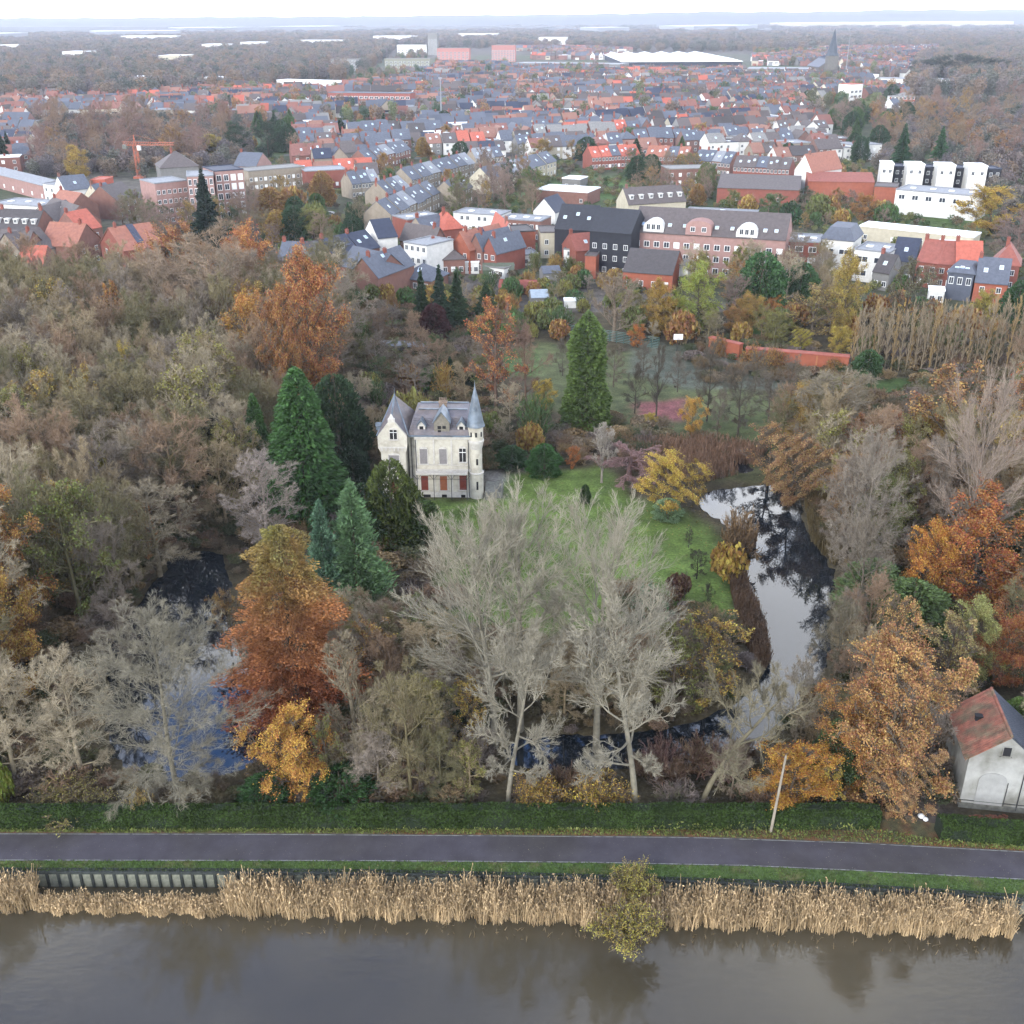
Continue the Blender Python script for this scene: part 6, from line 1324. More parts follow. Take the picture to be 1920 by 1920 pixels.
fill([(1560,590),(2280,590),(2280,680),(1600,680)],300,['bush0','sparse1','bare0','bush1'],(3,8),(.4,.5),BC,('bare tree','leafy shrub tree'),.6,30,LC+[(S(74,100,56),'green')],seed=13,zone='garden trees behind the slim pale row')
fill([(1560,700),(2280,690),(2280,740),(1600,745)],300,['bush0','bush1','twigbush0'],(1.5,3),(.6,.9),BC,('bare bush','dark green bush'),.5,24,[(S(66,84,48),'dark')],seed=14,zone='bushes at the foot of the slim pale row')
fill([(1580,1100),(1640,1100),(1640,1300),(1480,1400),(1520,1320),(1570,1240)],600,['bare0','bare3'],(3,6),(.4,.5),BC,('bare bank tree','bank tree'),.5,16,seed=15)
fill([(1990,1290),(2280,1290),(2280,1520),(1990,1520)],500,BK,(7,12),(.3,.4),BC,('bare tree','tree'),.5,30,seed=16)
PK=[(S(186,170,110),'x')]
# trees in and around town
TC=[(S(134,118,100),'grey brown'),(S(126,110,100),'mauve'),(S(116,110,88),'olive')]
TL=[(S(158,112,64),'brown'),(S(172,130,66),'ochre'),(S(84,108,60),'green'),(S(116,118,62),'olive'),(S(56,80,52),'dark green')]
fill([(560,430),(700,425),(690,455),(640,470),(500,470),(440,450),(430,410),(640,380)],700,['bare0','bare1','up1','sparse0','bush0','yew'],(6,12),(.3,.42),TC,('bare street tree','garden tree'),.6,34,TL,seed=20,zone='trees in the gardens below the beige school')
fill([(230,420),(430,420),(450,450),(300,470),(230,460)],400,['bare0','bare1','sparse0'],(7,11),(.35,.42),TC,('bare tree','garden tree'),.6,16,TL,seed=21)
fill([(900,330),(1000,360),(1000,410),(820,420),(840,395),(900,380)],600,['up0','up1','bare0','bare1','sparse1'],(8,14),(.25,.36),TC,('bare tree','thin leaved tree'),.6,28,TL,seed=22,zone='bare trees between terrace and field')
fill([(1180,325),(1330,325),(1360,380),(1300,395),(1180,360)],500,['bare0','bare1','sparse0','yew'],(7,11),(.3,.4),TC,('bare tree','tree'),.6,22,TL,seed=23)
fill([(1360,400),(1680,400),(1660,445),(1480,430),(1400,425)],500,['bare0','sparse1','bush0','bush1','leafy1'],(4,9),(.35,.5),TC,('bare garden tree','garden tree'),.6,26,TL,seed=24,zone='garden trees behind the long brick block')
fill([(60,340),(60,235),(440,232),(475,290),(440,320),(300,330)],3000,BK+['sparse0'],(13,18),(.3,.4),[(S(128,104,96),'mauve'),(S(132,110,90),'brown')],('bare tree of the crane wood','thin leaved tree of the crane wood'),.5,46,TL[:2],seed=25,zone='crane wood')
fill([(420,240),(560,245),(560,300),(440,290)],300,['bare1','yew','sparse0','fir'],(9,14),(.28,.36),TC,('bare tree','park tree'),.55,16,[TL[2],TL[4]],seed=26)
fill([(1700,200),(2280,180),(2280,470),(1870,480),(1850,340),(1640,330),(1640,230)],9000,BK+['sparse0','sparse1'],(12,17),(.3,.4),[(S(130,106,96),'mauve'),(S(130,114,92),'beige')],('bare tree','ochre tree'),.5,84,[(S(168,124,72),'ochre'),(S(158,106,66),'brown')],seed=27,zone='wood at the upper right')
fill([(1560,205),(1700,200),(1700,330),(1600,330),(1560,260)],400,['bare1','fir','yew','bare2'],(10,16),(.28,.36),TC,('bare tree','conifer'),.55,26,[TL[4],TL[2]],seed=28)
fill([(430,200),(1640,170),(1640,420),(430,420)],2600,['bare0','sparse0','leafy0','yew','bare1','bush0','fir'],(5,11),(.32,.45),TC,('bare garden tree','garden tree'),1.6,120,TL,seed=29,zone='garden trees in town')
fill([(500,470),(1900,440),(1900,560),(600,560)],1500,['bush0','bare0','sparse0','bush1'],(2.5,6),(.4,.5),TC,('bare back garden tree','back garden shrub'),1.1,50,TL,seed=30,zone='back garden shrubs along the row facing the park')
QUEUE.sort(key=lambda q:-q[0]); KEEP=190
for _,kd,p,Hm,Rm,lc,tcc,b_,cat,rz_,zone in QUEUE[:KEEP]:
        x,y=p.x,p.y; o=tree(kd,p,Hm,Rm,lc,tcc,b_,cat=cat,rz=rz_,group=zone or None)
        px_,py_=proj((x,y,Hm*.6)); k_=min(LMK,key=lambda l:(l[1]-px_)**2+1.4*(l[2]-py_)**2); dx=px_-k_[1]; dy=py_-k_[2]
        rel=('right of' if dx>0 else 'left of') if abs(dx)>abs(dy) else ('in front of' if dy>0 else 'behind')
        filled.append((f'{b_} {rel} {k_[0]}','',(px_,py_),o))
settle(filled)
REST=QUEUE[KEEP:]
lab_n=defaultdict(int)
for o in COL.objects:
    if o.parent is None and 'label' in o: lab_n[o['label']]+=1
print('trees',len(ALLTREES),'dup labels',[k for k,v in lab_n.items() if v>1][:12])

# ---- masses nobody could count: instanced clumps
def inst_mat(name,src,island,transl):
    m=M[src].copy(); m.name=name; GAIN=1.6 if src=='twig' else 1.25
    for n in m.node_tree.nodes:
        if n.type=='OBJECT_INFO':
            at=m.node_tree.nodes.new('ShaderNodeAttribute'); at.attribute_type='INSTANCER'; at.attribute_name='cover'
            for l in list(n.outputs['Color'].links): m.node_tree.links.new(at.outputs['Color'],l.to_socket)
    return m
def palette_mat(name,cols,rough=.9,transl=.1,island=.3,gain=1.5):
    m,t,b=newmat(name); N=t.nodes.new; L=t.links.new; oi=N('ShaderNodeObjectInfo'); r=N('ShaderNodeValToRGB'); r.color_ramp.interpolation='CONSTANT'
    e=r.color_ramp.elements; e[0].color=cols[0]; e[0].position=0; e[1].position=1/len(cols); e[1].color=cols[1]
    for i,c in enumerate(cols[2:]): x=e.new((i+2)/len(cols)); x.color=c
    for x in e: x.color=[v_*gain for v_ in x.color[:3]]+[1]
    L(oi.outputs['Random'],r.inputs[0]); g=N('ShaderNodeNewGeometry'); q=N('ShaderNodeMapRange'); q.inputs[3].default_value=1-island; q.inputs[4].default_value=1+island; L(g.outputs['Random Per Island'],q.inputs[0])
    x=N('ShaderNodeVectorMath'); x.operation='SCALE'; L(r.outputs[0],x.inputs[0]); L(q.outputs[0],x.inputs['Scale']); L(x.outputs[0],b.inputs['Base Color']); b.inputs['Roughness'].default_value=rough; b.inputs['Specular IOR Level'].default_value=.1
    return m
def scatter(name,pts,scl,protos,m,label,cat,kindstuff='stuff'):
    c=bpy.data.collections.new(name+'_kinds')
    for i,me in enumerate(protos):
        mm=me.copy(); mm.materials.clear(); mm.materials.append(m); o=bpy.data.objects.new(name+'_piece',mm); c.objects.link(o)
    me=bpy.data.meshes.new(name); me.vertices.add(len(pts)); me.vertices.foreach_set('co',np.asarray(pts,np.float32).ravel())
    a=me.attributes.new('scl','FLOAT_VECTOR','POINT'); a.data.foreach_set('vector',np.asarray(scl,np.float32).ravel())
    a=me.attributes.new('rot','FLOAT_VECTOR','POINT'); rt=np.zeros((len(pts),3),np.float32); rt[:,2]=np.random.default_rng(len(pts)).uniform(0,6.28,len(pts)); a.data.foreach_set('vector',rt.ravel())
    o=link(name,me); tag(o,label,cat,kind=kindstuff)
    ng=bpy.data.node_groups.new(name,'GeometryNodeTree'); ng.interface.new_socket('Geometry',in_out='INPUT',socket_type='NodeSocketGeometry'); ng.interface.new_socket('Geometry',in_out='OUTPUT',socket_type='NodeSocketGeometry')
    N=ng.nodes.new; L=ng.links.new; gi=N('NodeGroupInput'); go=N('NodeGroupOutput'); ip=N('GeometryNodeInstanceOnPoints'); ci=N('GeometryNodeCollectionInfo'); ci.inputs['Collection'].default_value=c; ci.inputs['Separate Children'].default_value=True; ci.inputs['Reset Children'].default_value=True
    L(gi.outputs[0],ip.inputs['Points']); L(ci.outputs[0],ip.inputs['Instance']); ip.inputs['Pick Instance'].default_value=True
    for nm,sk in (('scl','Scale'),('rot','Rotation')):
        na=N('GeometryNodeInputNamedAttribute'); na.data_type='FLOAT_VECTOR'; na.inputs['Name'].default_value=nm; L(na.outputs[0],ip.inputs[sk])
    L(ip.outputs[0],go.inputs[0]); md=o.modifiers.new('scatter','NODES'); md.node_group=ng; return o
def rest_scatter():
    kinds=sorted({q[1] for q in REST}); c=bpy.data.collections.new('tree_kinds'); mt=inst_mat('mass_twig','twig',.25,0); ml=inst_mat('mass_leaf','leaf',.35,.2); 
    for part in ('wood','foliage'):
        ks=[k for k in kinds if part=='wood' or 'foliage' in PROTO[k] or k in('yew','fir') or 'bush' in k]; rows=[q for q in REST if q[1] in ks]
        if not rows: continue
        cc=bpy.data.collections.new('mass_'+part); order=[]
        for i,k in enumerate(ks):
            pr=PROTO[k]; solid=k in('yew','fir') or 'bush' in k
            if part=='wood': src=[pr['trunk']] + ([] if solid else [pr['crown']])
            else: src=[pr['crown'] if solid else pr['foliage']]
            Vs=[];Fs=[];o_=0
            for me in src:
                v=np.zeros(len(me.vertices)*3,np.float32); me.vertices.foreach_get('co',v); f=np.zeros(len(me.polygons)*4,np.int32); me.loops.foreach_get('vertex_index',f); Vs.append(v.reshape(-1,3)); Fs.append(f.reshape(-1,4)+o_); o_+=len(me.vertices)
            mm=npmesh('m%02d'%i,np.concatenate(Vs),np.concatenate(Fs)); mm.materials.append(mt if part=='wood' else ml); cc.objects.link(bpy.data.objects.new('mass_%s_%02d'%(part,i),mm)); order.append(k)
        n=len(rows); me=bpy.data.meshes.new('mass'); me.vertices.add(n); me.vertices.foreach_set('co',np.array([[q[2].x,q[2].y,0] for q in rows],np.float32).ravel())
        for nm,arr in (('scl',[[1.12*q[4]/PROTO[q[1]]['R']]*2+[q[3]/PROTO[q[1]]['H']] for q in rows]),('rot',[[0,0,q[9]] for q in rows])):
            a=me.attributes.new(nm,'FLOAT_VECTOR','POINT'); a.data.foreach_set('vector',np.array(arr,np.float32).ravel())
        a=me.attributes.new('idx','INT','POINT'); a.data.foreach_set('value',[order.index(q[1]) for q in rows])
        a=me.attributes.new('cover','FLOAT_COLOR','POINT'); a.data.foreach_set('color',(np.array([(q[6] if part=='wood' else q[5]) for q in rows],np.float32)*([1.5,1.4,1.32,1] if part=='wood' else [1.25,1.3,1.15,1])).ravel())
        o=link('small_trees' if part=='wood' else 'small_tree_foliage',me); tag(o,'the smaller bare trees filling the gaps in woods and gardens' if part=='wood' else 'leaves of the smaller trees and shrubs in woods and gardens','trees',kind='stuff')
        ng=bpy.data.node_groups.new('mass_'+part,'GeometryNodeTree'); ng.interface.new_socket('Geometry',in_out='INPUT',socket_type='NodeSocketGeometry'); ng.interface.new_socket('Geometry',in_out='OUTPUT',socket_type='NodeSocketGeometry')
        N=ng.nodes.new; L=ng.links.new; gi=N('NodeGroupInput'); go=N('NodeGroupOutput'); ip=N('GeometryNodeInstanceOnPoints'); ci=N('GeometryNodeCollectionInfo'); ci.inputs['Collection'].default_value=cc; ci.inputs['Separate Children'].default_value=True; ci.inputs['Reset Children'].default_value=True
        L(gi.outputs[0],ip.inputs['Points']); L(ci.outputs[0],ip.inputs['Instance']); ip.inputs['Pick Instance'].default_value=True
        for nm,sk,dt in (('scl','Scale','FLOAT_VECTOR'),('rot','Rotation','FLOAT_VECTOR'),('idx','Instance Index','INT')):
            na=N('GeometryNodeInputNamedAttribute'); na.data_type=dt; na.inputs['Name'].default_value=nm; L([o_ for o_ in na.outputs if o_.enabled][0],ip.inputs[sk])
        L(ip.outputs[0],go.inputs[0]); o.modifiers.new('scatter','NODES').node_group=ng
rest_scatter()
def far_proto(seed,R_,H_,n,sz,flat=.55):
    rng=np.random.default_rng(seed); lump=unit(rng.normal(0,1,(16,3)))*np.array([R_*.55,R_*.55,H_*.25]); lump[:,2]+=H_*.62; k=rng.integers(0,16,n); C=lump[k]+unit(rng.normal(0,1,(n,3)))*np.array([R_*.45,R_*.45,H_*.22])*rng.uniform(.4,1,(n,1))**.4
    nb=n//6; C[:nb,2]=rng.uniform(.3,H_*.45,nb); C[:nb,:2]*=.8
    V,F=leafquads(C,sz,rng,.5); me=npmesh('clump',V,F); return me
FP=[far_proto(200+i,5.5,13,900,1.3) for i in range(3)]
rng=np.random.default_rng(9)
def pxpts(poly,n,rng): 
    xs=[q[0] for q in poly]; ys=[q[1] for q in poly]; c=np.stack([rng.uniform(min(xs),max(xs),n),rng.uniform(min(ys),max(ys),n)],1); return c[inpoly(c,poly)]
def wpts(poly,spacing,rng,zmax=1e9):
    W=[G(x,y) for x,y in poly]; pw=[(q.x,q.y) for q in W]; x0=min(q[0] for q in pw);x1=max(q[0] for q in pw);y0=min(q[1] for q in pw);y1=max(q[1] for q in pw)
    n=int((x1-x0)*(y1-y0)/spacing**2); c=np.stack([rng.uniform(x0,x1,n),rng.uniform(y0,y1,n)],1); return c[inpoly(c,pw)]
FW=[S(120,106,102),S(122,112,100),S(112,106,98),S(130,112,94),S(110,102,104),S(136,112,90),S(104,104,92),S(80,88,78)]
far=[]
# near side of the forests
for poly,sp in (([(-330,205),(240,195),(430,178),(540,165),(640,150),(700,130),(740,90),(-330,90)],13),([(1700,190),(2280,180),(2280,100),(1770,100),(1720,120)],13),([(-330,92),(800,92),(800,70),(-330,70)],26),([(760,92),(1180,92),(1180,70),(760,70)],24),([(1180,98),(2280,92),(2280,66),(1180,72)],24)):
    c=wpts(poly,sp,rng); s=np.clip(c[:,1]/1500,1,4); far.append(np.stack([c[:,0],c[:,1],rng.uniform(.9,1.35,len(c))*s**.0,s*rng.uniform(.8,1.25,len(c))],1))
for poly,sp,sz in (([(60,342),(60,235),(440,232),(475,290),(440,322),(300,335)],7,.5),([(1700,200),(2280,180),(2280,460),(1880,470),(1850,335),(1640,325),(1640,230)],7,.5)):
    c=wpts(poly,sp,rng); c=np.array([q for q in c if free(q[0],q[1],2)]); far.append(np.stack([c[:,0],c[:,1],rng.uniform(.35,.7,len(c)),rng.uniform(.4,.8,len(c))],1))
# bands of wood beyond, with open gaps
for yy in np.linspace(69,40,27):
    Yb=G(960,yy).y; sp=10+Yb/110; half=Yb*.52; xs=np.arange(-half,half,sp)+rng.uniform(-sp/2,sp/2,len(np.arange(-half,half,sp)))
    k=np.sin(xs*.0021+yy*1.3)+.6*np.sin(xs*.0053+yy*2.9); xs=xs[k>-.55]; c=np.stack([xs,np.full(len(xs),Yb)+rng.uniform(-1,1,len(xs))*Yb*.03],1)
    s=sp/9; far.append(np.stack([c[:,0],c[:,1],rng.uniform(.8,1.25,len(c)),np.full(len(c),s)],1))
far=np.concatenate(far)
BK_=[(p_.x-w_/2-10,p_.x+w_/2+10,p_.y-60,p_.y+dd_) for p_,w_,dd_ in []]
def clear_bulk(far):
    k=np.ones(len(far),bool)
    for o in COL.objects:
        if o.get('category') in ('warehouse','apartment building','factory','greenhouse','church','building','villa') and o.parent is None and o.location.y>450:
            ch=[c for c in o.children if c.name.startswith('wall')]
            if not ch: continue
            xs=[v.co.x for v in ch[0].data.vertices]; ys=[v.co.y for v in ch[0].data.vertices]; L_=max(xs); D_=max(ys)
            dx=far[:,0]-o.location.x; dy=far[:,1]-o.location.y
            fr=max(30,min(200,o.location.y*.06)); k&=~((dx>-8)&(dx<L_+8)&(dy>-fr)&(dy<D_+6))
    return far[k]
far=clear_bulk(far)
scatter('distant_woods',np.stack([far[:,0],far[:,1],np.zeros(len(far))],1),np.stack([far[:,3],far[:,3],far[:,2]],1),FP,palette_mat('distant_wood',FW,gain=1.25),'brown autumn woods spreading from the town to the horizon','woods')
# trees among the far houses
c=wpts([(400,240),(1640,240),(1700,150),(1700,100),(800,100),(520,165),(250,205)],15,rng); pq=projn(np.column_stack([c,np.zeros(len(c))])); bad=np.zeros(len(c),bool)
for h_ in HOLES[:10]: bad|=inpoly(pq,h_)
c=c[~bad]; c=np.array([q for q in c if free(q[0],q[1],2.5)]); sc_=rng.uniform(.45,1.0,len(c))
scatter('town_greenery',np.stack([c[:,0],c[:,1],np.zeros(len(c))],1),np.stack([sc_*.8,sc_*.8,sc_],1),FP,palette_mat('town_green',[S(118,100,84),S(96,96,66),S(140,104,64),S(62,84,58),S(104,112,70),S(112,100,92)]),'countless garden trees between the far houses','garden trees')
# low garden growth in town
SB=[far_proto(300+i,1.6,2.2,260,.5) for i in range(2)]
c=wpts([(430,560),(430,300),(2280,300),(2280,560)],5.5,rng); c=np.array([q for q in c if free(q[0],q[1],1.0)]); sc_=rng.uniform(.5,1.3,len(c))
scatter('garden_growth',np.stack([c[:,0],c[:,1],np.zeros(len(c))],1),np.stack([sc_,sc_,sc_],1),SB,palette_mat('garden_green',[S(84,98,58),S(70,90,54),S(120,104,76),S(110,112,64),S(96,86,70)]),'low hedges and bushes in the gardens of the town','garden plants')
# undergrowth of the park woods
def protp(q): return [proj((x,y,0)) for x,y in q]
ug=[]
for poly,sp in ((LEFTW,2.0),(RIGHTW,2.1),(MID,1.9),([(1170,1110),(1260,1130),(1400,1190),(1440,1300),(1330,1350),(1170,1260)],2.0),([(640,560),(900,560),(950,800),(1060,810),(1150,870),(900,885),(640,880)],2.4),([(600,880),(780,930),(860,1180),(900,1260),(740,1200),(640,1180)],2.0),([(1400,1440),(1790,1440),(1790,1510),(1330,1515)],2.0),([(270,1095),(300,1000),(520,900),(640,930),(560,1060),(440,1140),(425,1025),(330,1030)],1.7),([(1440,1395),(1560,1260),(1600,1090),(1800,1290),(1790,1440),(1400,1440)],1.7),([(1500,880),(1600,880),(1600,1100),(1575,1060),(1510,930)],2.0),([(200,1455),(640,1430),(640,1512),(200,1512)],2.0),([(-380,1480),(1330,1500),(1330,1518),(-380,1518)],1.8),([(1960,1290),(2280,1290),(2280,1540),(1960,1540)],2.0),([(1290,640),(2280,600),(2280,720),(1290,720)],3.2),([(1000,770),(1200,790),(1420,840),(1300,870),(1000,850)],3.0)):
    c=wpts(poly,sp,rng)
    for q_ in ponds_w: c=c[~inpoly(c,q_)]
    a=projn(np.column_stack([c,np.full(len(c),.5)])); c=c[~((a[:,0]>700)&(a[:,0]<950)&(a[:,1]>900)&(a[:,1]<975))]; ug+=[tuple(q) for q in c]
ug=np.array(ug); sc_=rng.uniform(.4,1.0,len(ug))
d_=np.min([polydist(ug,pw) for pw in ponds_w],0); ug_s=sc_*np.where(d_<4,.6,1)
scatter('undergrowth',np.stack([ug[:,0],ug[:,1],np.zeros(len(ug))],1),np.stack([ug_s*1.3,ug_s*1.3,ug_s],1),[PROTO['twigbush0']['crown'],PROTO['twigbush1']['crown'],PROTO['bush0']['crown']],palette_mat('undergrowth',[S(112,98,78),S(96,88,64),S(120,96,74),S(84,86,56),S(104,92,84),S(128,108,74),S(70,78,50),S(110,90,60)]),'tangled brown undergrowth on the floor of the park woods','undergrowth')

# ---- reeds and rough edges
def blades(name,pos,base,hts,m,label,cat,width=.035,plume=True,lean=.22,seed=4,parent=None):
    rng=np.random.default_rng(seed); n=len(pos); az=rng.uniform(0,6.28,n); b=rng.uniform(0,lean,n)*hts; d=np.stack([np.cos(az),np.sin(az)],1); wz=rng.uniform(0,6.28,n); w_=np.stack([np.cos(wz),np.sin(wz),np.zeros(n)],1)*width*rng.uniform(.6,1.4,(n,1))
    P=[]
    for k in range(4):
        t=k/3; q=np.stack([pos[:,0]+d[:,0]*b*t*t,pos[:,1]+d[:,1]*b*t*t,base+hts*t],1); P+= [q-w_*(1-.5*t),q+w_*(1-.5*t)]
    V=np.stack(P,1).reshape(-1,3); o=np.arange(n)[:,None]*8; F=np.concatenate([o+np.array([[0,1,3,2]])+2*k for k in range(3)])
    parts=[(V,F)]
    tip=np.stack([pos[:,0]+d[:,0]*b,pos[:,1]+d[:,1]*b,base+hts],1)
    if plume: parts.append(leafquads(tip,.22,rng,.38,0,np.tile([0,0,1.],(n,1))+rng.normal(0,.5,(n,3))))
    mid=np.stack([pos[:,0]+d[:,0]*b*.3,pos[:,1]+d[:,1]*b*.3,base+hts*rng.uniform(.3,.75,n)],1); parts.append(leafquads(mid,.6,rng,.09,0,np.stack([np.cos(wz),np.sin(wz),np.full(n,1.2)],1)))
    V,F=join(parts); o=link(name,npmesh(name,V,F),m,parent); 
    if parent is None: tag(o,label,cat,kind='stuff')
    return o
def const_leaf(name,c,isl=.35,lo=.75,hi=1.3,sc=.4): return mat(name,c,.85,sc,lo,hi,island=isl,spec=.1,trans=.15)
L_rf=line([(-560,1700),(0,1711),(250,1716),(500,1722),(900,1731),(1250,1742),(1600,1752),(1800,1760),(1895,1759)])
n=24500; xx=rng.uniform(-540,1900,n); f=rng.uniform(0,1,n)**.85; xw=[];yw=[];hh=[]
for x,t in zip(xx,f):
    a=G(x,L_wl(x),0); b_=G(x,L_rf(x)+4*math.sin(x*.07)+3*math.sin(x*.19),CANAL_Z)
    t0=.12; short=70<x<425
    if short: t0=.50
    tt=t0+(1-t0)*t; y=a.y-.25+(b_.y-a.y+.25)*tt; xw.append(a.x+(b_.x-a.x)*tt); yw.append(y); hh.append((1.05 if short else 1.95+.25*math.sin(x*.03)+.22*math.sin(x*.11)+.18*math.sin(x*.31+y*2))*random.uniform(.6,1.2))
blades('reeds',np.stack([xw,yw],1),CANAL_Z-.1,np.array(hh),const_leaf('reed',S(200,170,122,.62),.45,.62,1.3,.5),'tall dry straw coloured reeds along the canal bank','reeds',.028,lean=.34)
xs_=rng.uniform(300,1850,150); q=np.array([[*G(x,L_rf(x)+rng.uniform(6,30),CANAL_Z)[:2]] for x in xs_]); blades('stray_stalks',q,CANAL_Z-.05,rng.uniform(.1,.5,150),const_leaf('stalk',S(140,120,86)),'a few stray reed stalks standing in the open canal water','reeds',.02,lean=1.2,plume=False)
def reedbed(name,poly,n,h,c,label,w=.05):
    q=wpts(poly,.1,rng) if False else None
    W=[G(x,y) for x,y in poly]; pw=[(p.x,p.y) for p in W]; x0,x1=min(p[0] for p in pw),max(p[0] for p in pw); y0,y1=min(p[1] for p in pw),max(p[1] for p in pw)
    c_=np.stack([rng.uniform(x0,x1,n*3),rng.uniform(y0,y1,n*3)],1); c_=c_[inpoly(c_,pw)][:n]; blades(name,c_,-.35,rng.uniform(.6,1.1,len(c_))*h,const_leaf(name+'_leaf',c,.35),label,'reeds',w,seed=n)
reedbed('pond_reeds',[(1180,835),(1330,825),(1440,845),(1420,868),(1360,868),(1385,890),(1330,905),(1230,900),(1180,880)],6000,2.0,S(146,112,86),'mauve brown reed bed behind the golden shrub at the pond')
reedbed('bank_reeds',[(1378,1000),(1420,1010),(1392,1060),(1404,1105),(1432,1170),(1446,1240),(1420,1262),(1385,1180),(1368,1100),(1370,1050)],4500,1.7,S(128,100,74),'dark brown reed fringe between lawn and right pond')
reedbed('far_bank_reeds',[(1500,900),(1560,940),(1580,1040),(1565,1060),(1520,1010),(1508,940)],2500,1.4,S(120,104,66),'olive reed fringe on the far side of the right pond')
# trimmed hedge
def hedge(name,x0,x1,label,hh=1.85,dp=1.1):
    xs=np.arange(x0,x1+1,12.0); F_=[G(x,L_hg(x)) for x in xs]; t=tag(empty(name,F_[0]),label,'hedge'); o0=F_[0]
    vs=[];fs=[];rg=np.random.default_rng(int(x0)+1500); prof=[(0,0),(.04,hh*.55),(.12,hh-.1),(.3,hh),(dp-.2,hh),(dp,hh-.15),(dp,0)]
    for i,p in enumerate(F_):
        for (a,z_) in prof: vs.append((p.x-o0.x,p.y-o0.y+a+rg.normal(0,.03),z_+(rg.normal(0,.04) if z_>0 else 0)))
    k=len(prof)
    for i in range(len(F_)-1):
        for j in range(k-1): fs.append((i*k+j,(i+1)*k+j,(i+1)*k+j+1,i*k+j+1))
    fs+= [tuple(range(k)),tuple(range(len(vs)-1,len(vs)-1-k,-1))]
    MB().add(vs,fs).build('core',MHC,t)
    Ltot=(F_[-1]-F_[0]).length; n=int(Ltot*800); s=rg.uniform(0,len(F_)-1.001,n); i=s.astype(int); fr=s-i; A=np.array([tuple(p) for p in F_])-np.array(tuple(o0)); p=A[i]+(A[i+1]-A[i])*fr[:,None]
    side=rg.uniform(0,1,n)<.58; a=np.where(side,rg.uniform(-.05,.05,n),rg.uniform(0,dp,n)); z_=np.where(side,rg.uniform(0.02,hh,n),hh+rg.normal(0,.03,n)+.03*np.sin(p[:,0]*1.3)); a=a+.05*np.sin(p[:,0]*.9)
    C=np.stack([p[:,0],p[:,1]+a,z_],1); V,F=leafquads(C,.17,rg,.7); o=link('foliage',npmesh('foliage',V,F),MHL,t); o['kind']='stuff'
    return t
MHC=mat('hedge_core',S(30,46,22),.95,3,.6,1.3,bump=1,bscale=9); MHL=const_leaf('hedge_leaf',S(66,88,36),.4,.6,1.45,.35)
hedge('hedge',-548,1648,'long trimmed dark green hedge beside the towpath'); hedge('hedge',1762,2458,'short trimmed hedge in front of the white house',1.6,1.3)
# weeds, leaves, tufts
def tufts(name,fa,fb,n,c,sz,label,cat,z=.03,x0=-540,x1=2440,hz=.12,pw_=1):
    x=rng.uniform(x0,x1,n); f=rng.uniform(0,1,n)**pw_; q=np.array([[*G(a,fa(a)+(fb(a)-fa(a))*b_)[:2],z+abs(rng.normal(0,hz))] for a,b_ in zip(x,f)]); V,F=leafquads(q,sz,rng,.35,0,np.tile([0,0,.8],(n,1))+rng.normal(0,.6,(n,3))); V[:,2]=np.maximum(V[:,2],z-.02)
    tag(link(name,npmesh(name,V,F),const_leaf(name+'_blade',c,.45)),label,cat,kind='stuff')
tufts('verge_tufts',L_pf,L_wl,20000,S(92,120,48),.16,'tufts of grass on the verge between path and canal','grass',.04,hz=.05)
tufts('weeds',lambda x:L_pb(x)-1,L_hg,9000,S(120,132,58),.26,'low weeds at the foot of the hedge','weeds',.03,hz=.12)
tufts('brown_weeds',L_pb,L_hg,3500,S(150,104,62),.2,'brown fallen leaves and dead weeds at the foot of the hedge','leaves',.03,hz=.04,x0=700)
tufts('fallen_leaves',lambda x:L_pf(x)-3,lambda x:L_pb(x)+3,1500,S(150,136,108),.075,'scattered pale fallen leaves on the asphalt path','leaves',.045,hz=.004)
tufts('yellow_weeds',lambda x:L_hg(x)+1,lambda x:L_hg(x)-5,1400,S(150,156,70),.3,'bright yellow green weeds in front of the hedge','weeds',.05,x0=1180,x1=1640,hz=.35)
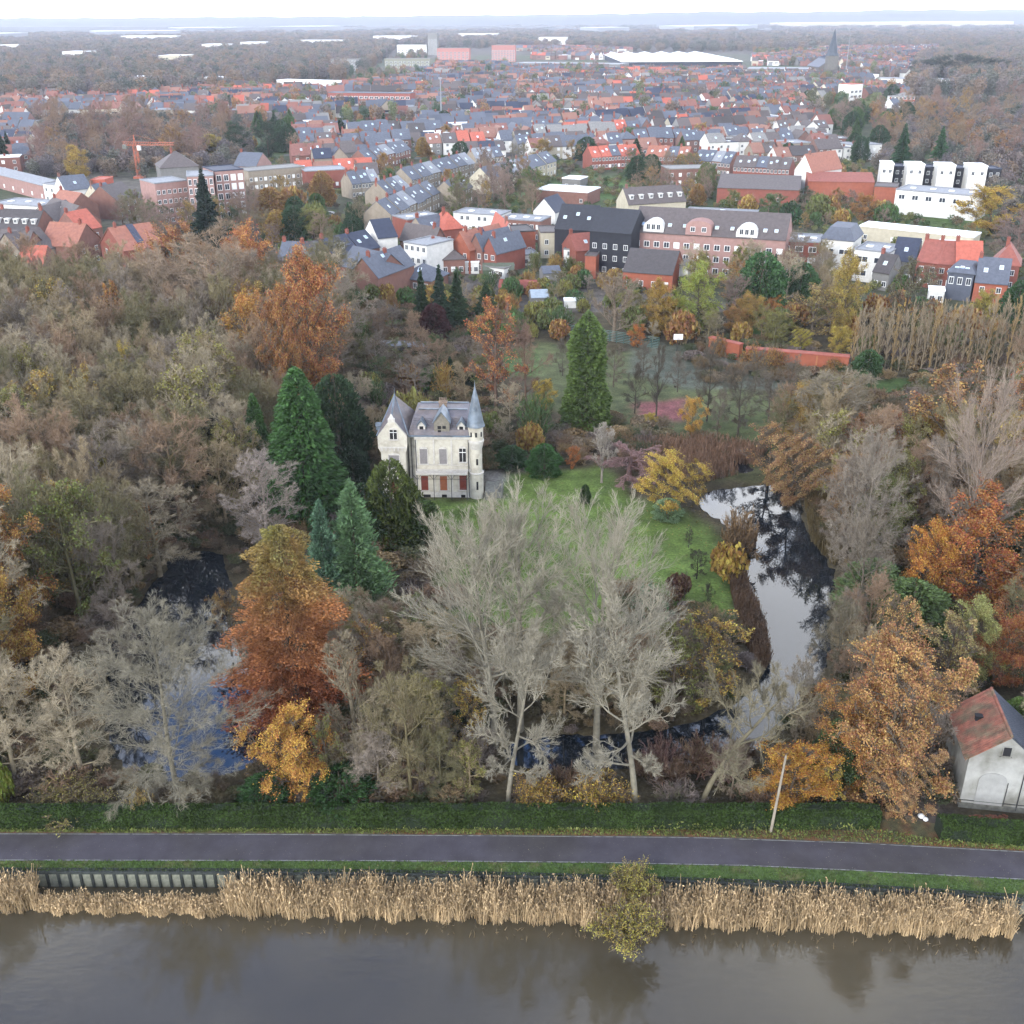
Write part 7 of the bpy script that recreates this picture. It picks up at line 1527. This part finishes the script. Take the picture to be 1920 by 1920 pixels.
tufts('far_yellow_weeds',lambda x:L_hg(x)+2,lambda x:L_hg(x),500,S(160,166,80),.26,'thin line of pale weeds under the left part of the hedge','weeds',.05,x0=0,x1=1180,hz=.12)
tufts('mossy_fringe',L_wl,lambda x:L_wl(x)-3,3500,S(70,84,46),.3,'dark grass hanging over the edge of the bank wall','grass',.03,hz=.12)
# fallen leaves on the lawn under the poplars
q=wpts([(860,940),(1380,960),(1380,1160),(860,1160)],.9,rng); q3=np.stack([q[:,0],q[:,1],np.full(len(q),.04)],1); V,F=leafquads(q3,.16,rng,.7); tag(link('lawn_leaves',npmesh('lawn_leaves',V,F),const_leaf('lawn_leaf',S(150,124,62),.4)),'yellowed leaves scattered on the castle lawn','leaves',kind='stuff')

cars_=[]; rc_=random.Random(8)
for di_,s_,k_ in sorted(street_keys):
    cx_,cy_,rad,ang=dist[di_]; ca,sa=math.cos(ang),math.sin(ang); t_=k_*15+rc_.uniform(2,12); o_=s_+rc_.choice((-2.3,2.3)); x=cx_+ca*t_-sa*o_; y=cy_+sa*t_+ca*o_
    if not(335<y<640) or rc_.random()<.6 or len(cars_)>40: continue
    c_,n_=rc_.choice(((WHT,'white'),(LGR,'silver'),(DRK,'black'),(NVY,'dark blue'),(S(120,40,34),'red'),(GRY,'grey')))
    o=car(0,1500,ang+math.pi/2,c_,''); o.location=(x,y,.05); o['group']='cars parked along the town streets'; px_,py_=proj((x,y,0)); z_=next((z for (a,b_),z in ZONES if a<=px_<b_),'at the edge of town'); cars_.append((f'{n_} car parked in a street {z_}','',(px_,py_),o))
settle(cars_)
# ================================================================== THE AIR
hz_=MB().box(-8600,8600,-900,8600,-6,130).mesh('haze'); m=bpy.data.materials.new('haze_air'); m.use_nodes=True; t=m.node_tree; t.nodes.clear(); o=t.nodes.new('ShaderNodeOutputMaterial'); v=t.nodes.new('ShaderNodeVolumePrincipled')
v.inputs['Color'].default_value=(.84,.89,1.0,1); v.inputs['Density'].default_value=.00007; v.inputs['Anisotropy'].default_value=.2; t.links.new(v.outputs[0],o.inputs['Volume'])
tag(link('haze',hz_,m),'pale autumn haze over the whole land','haze',kind='stuff')
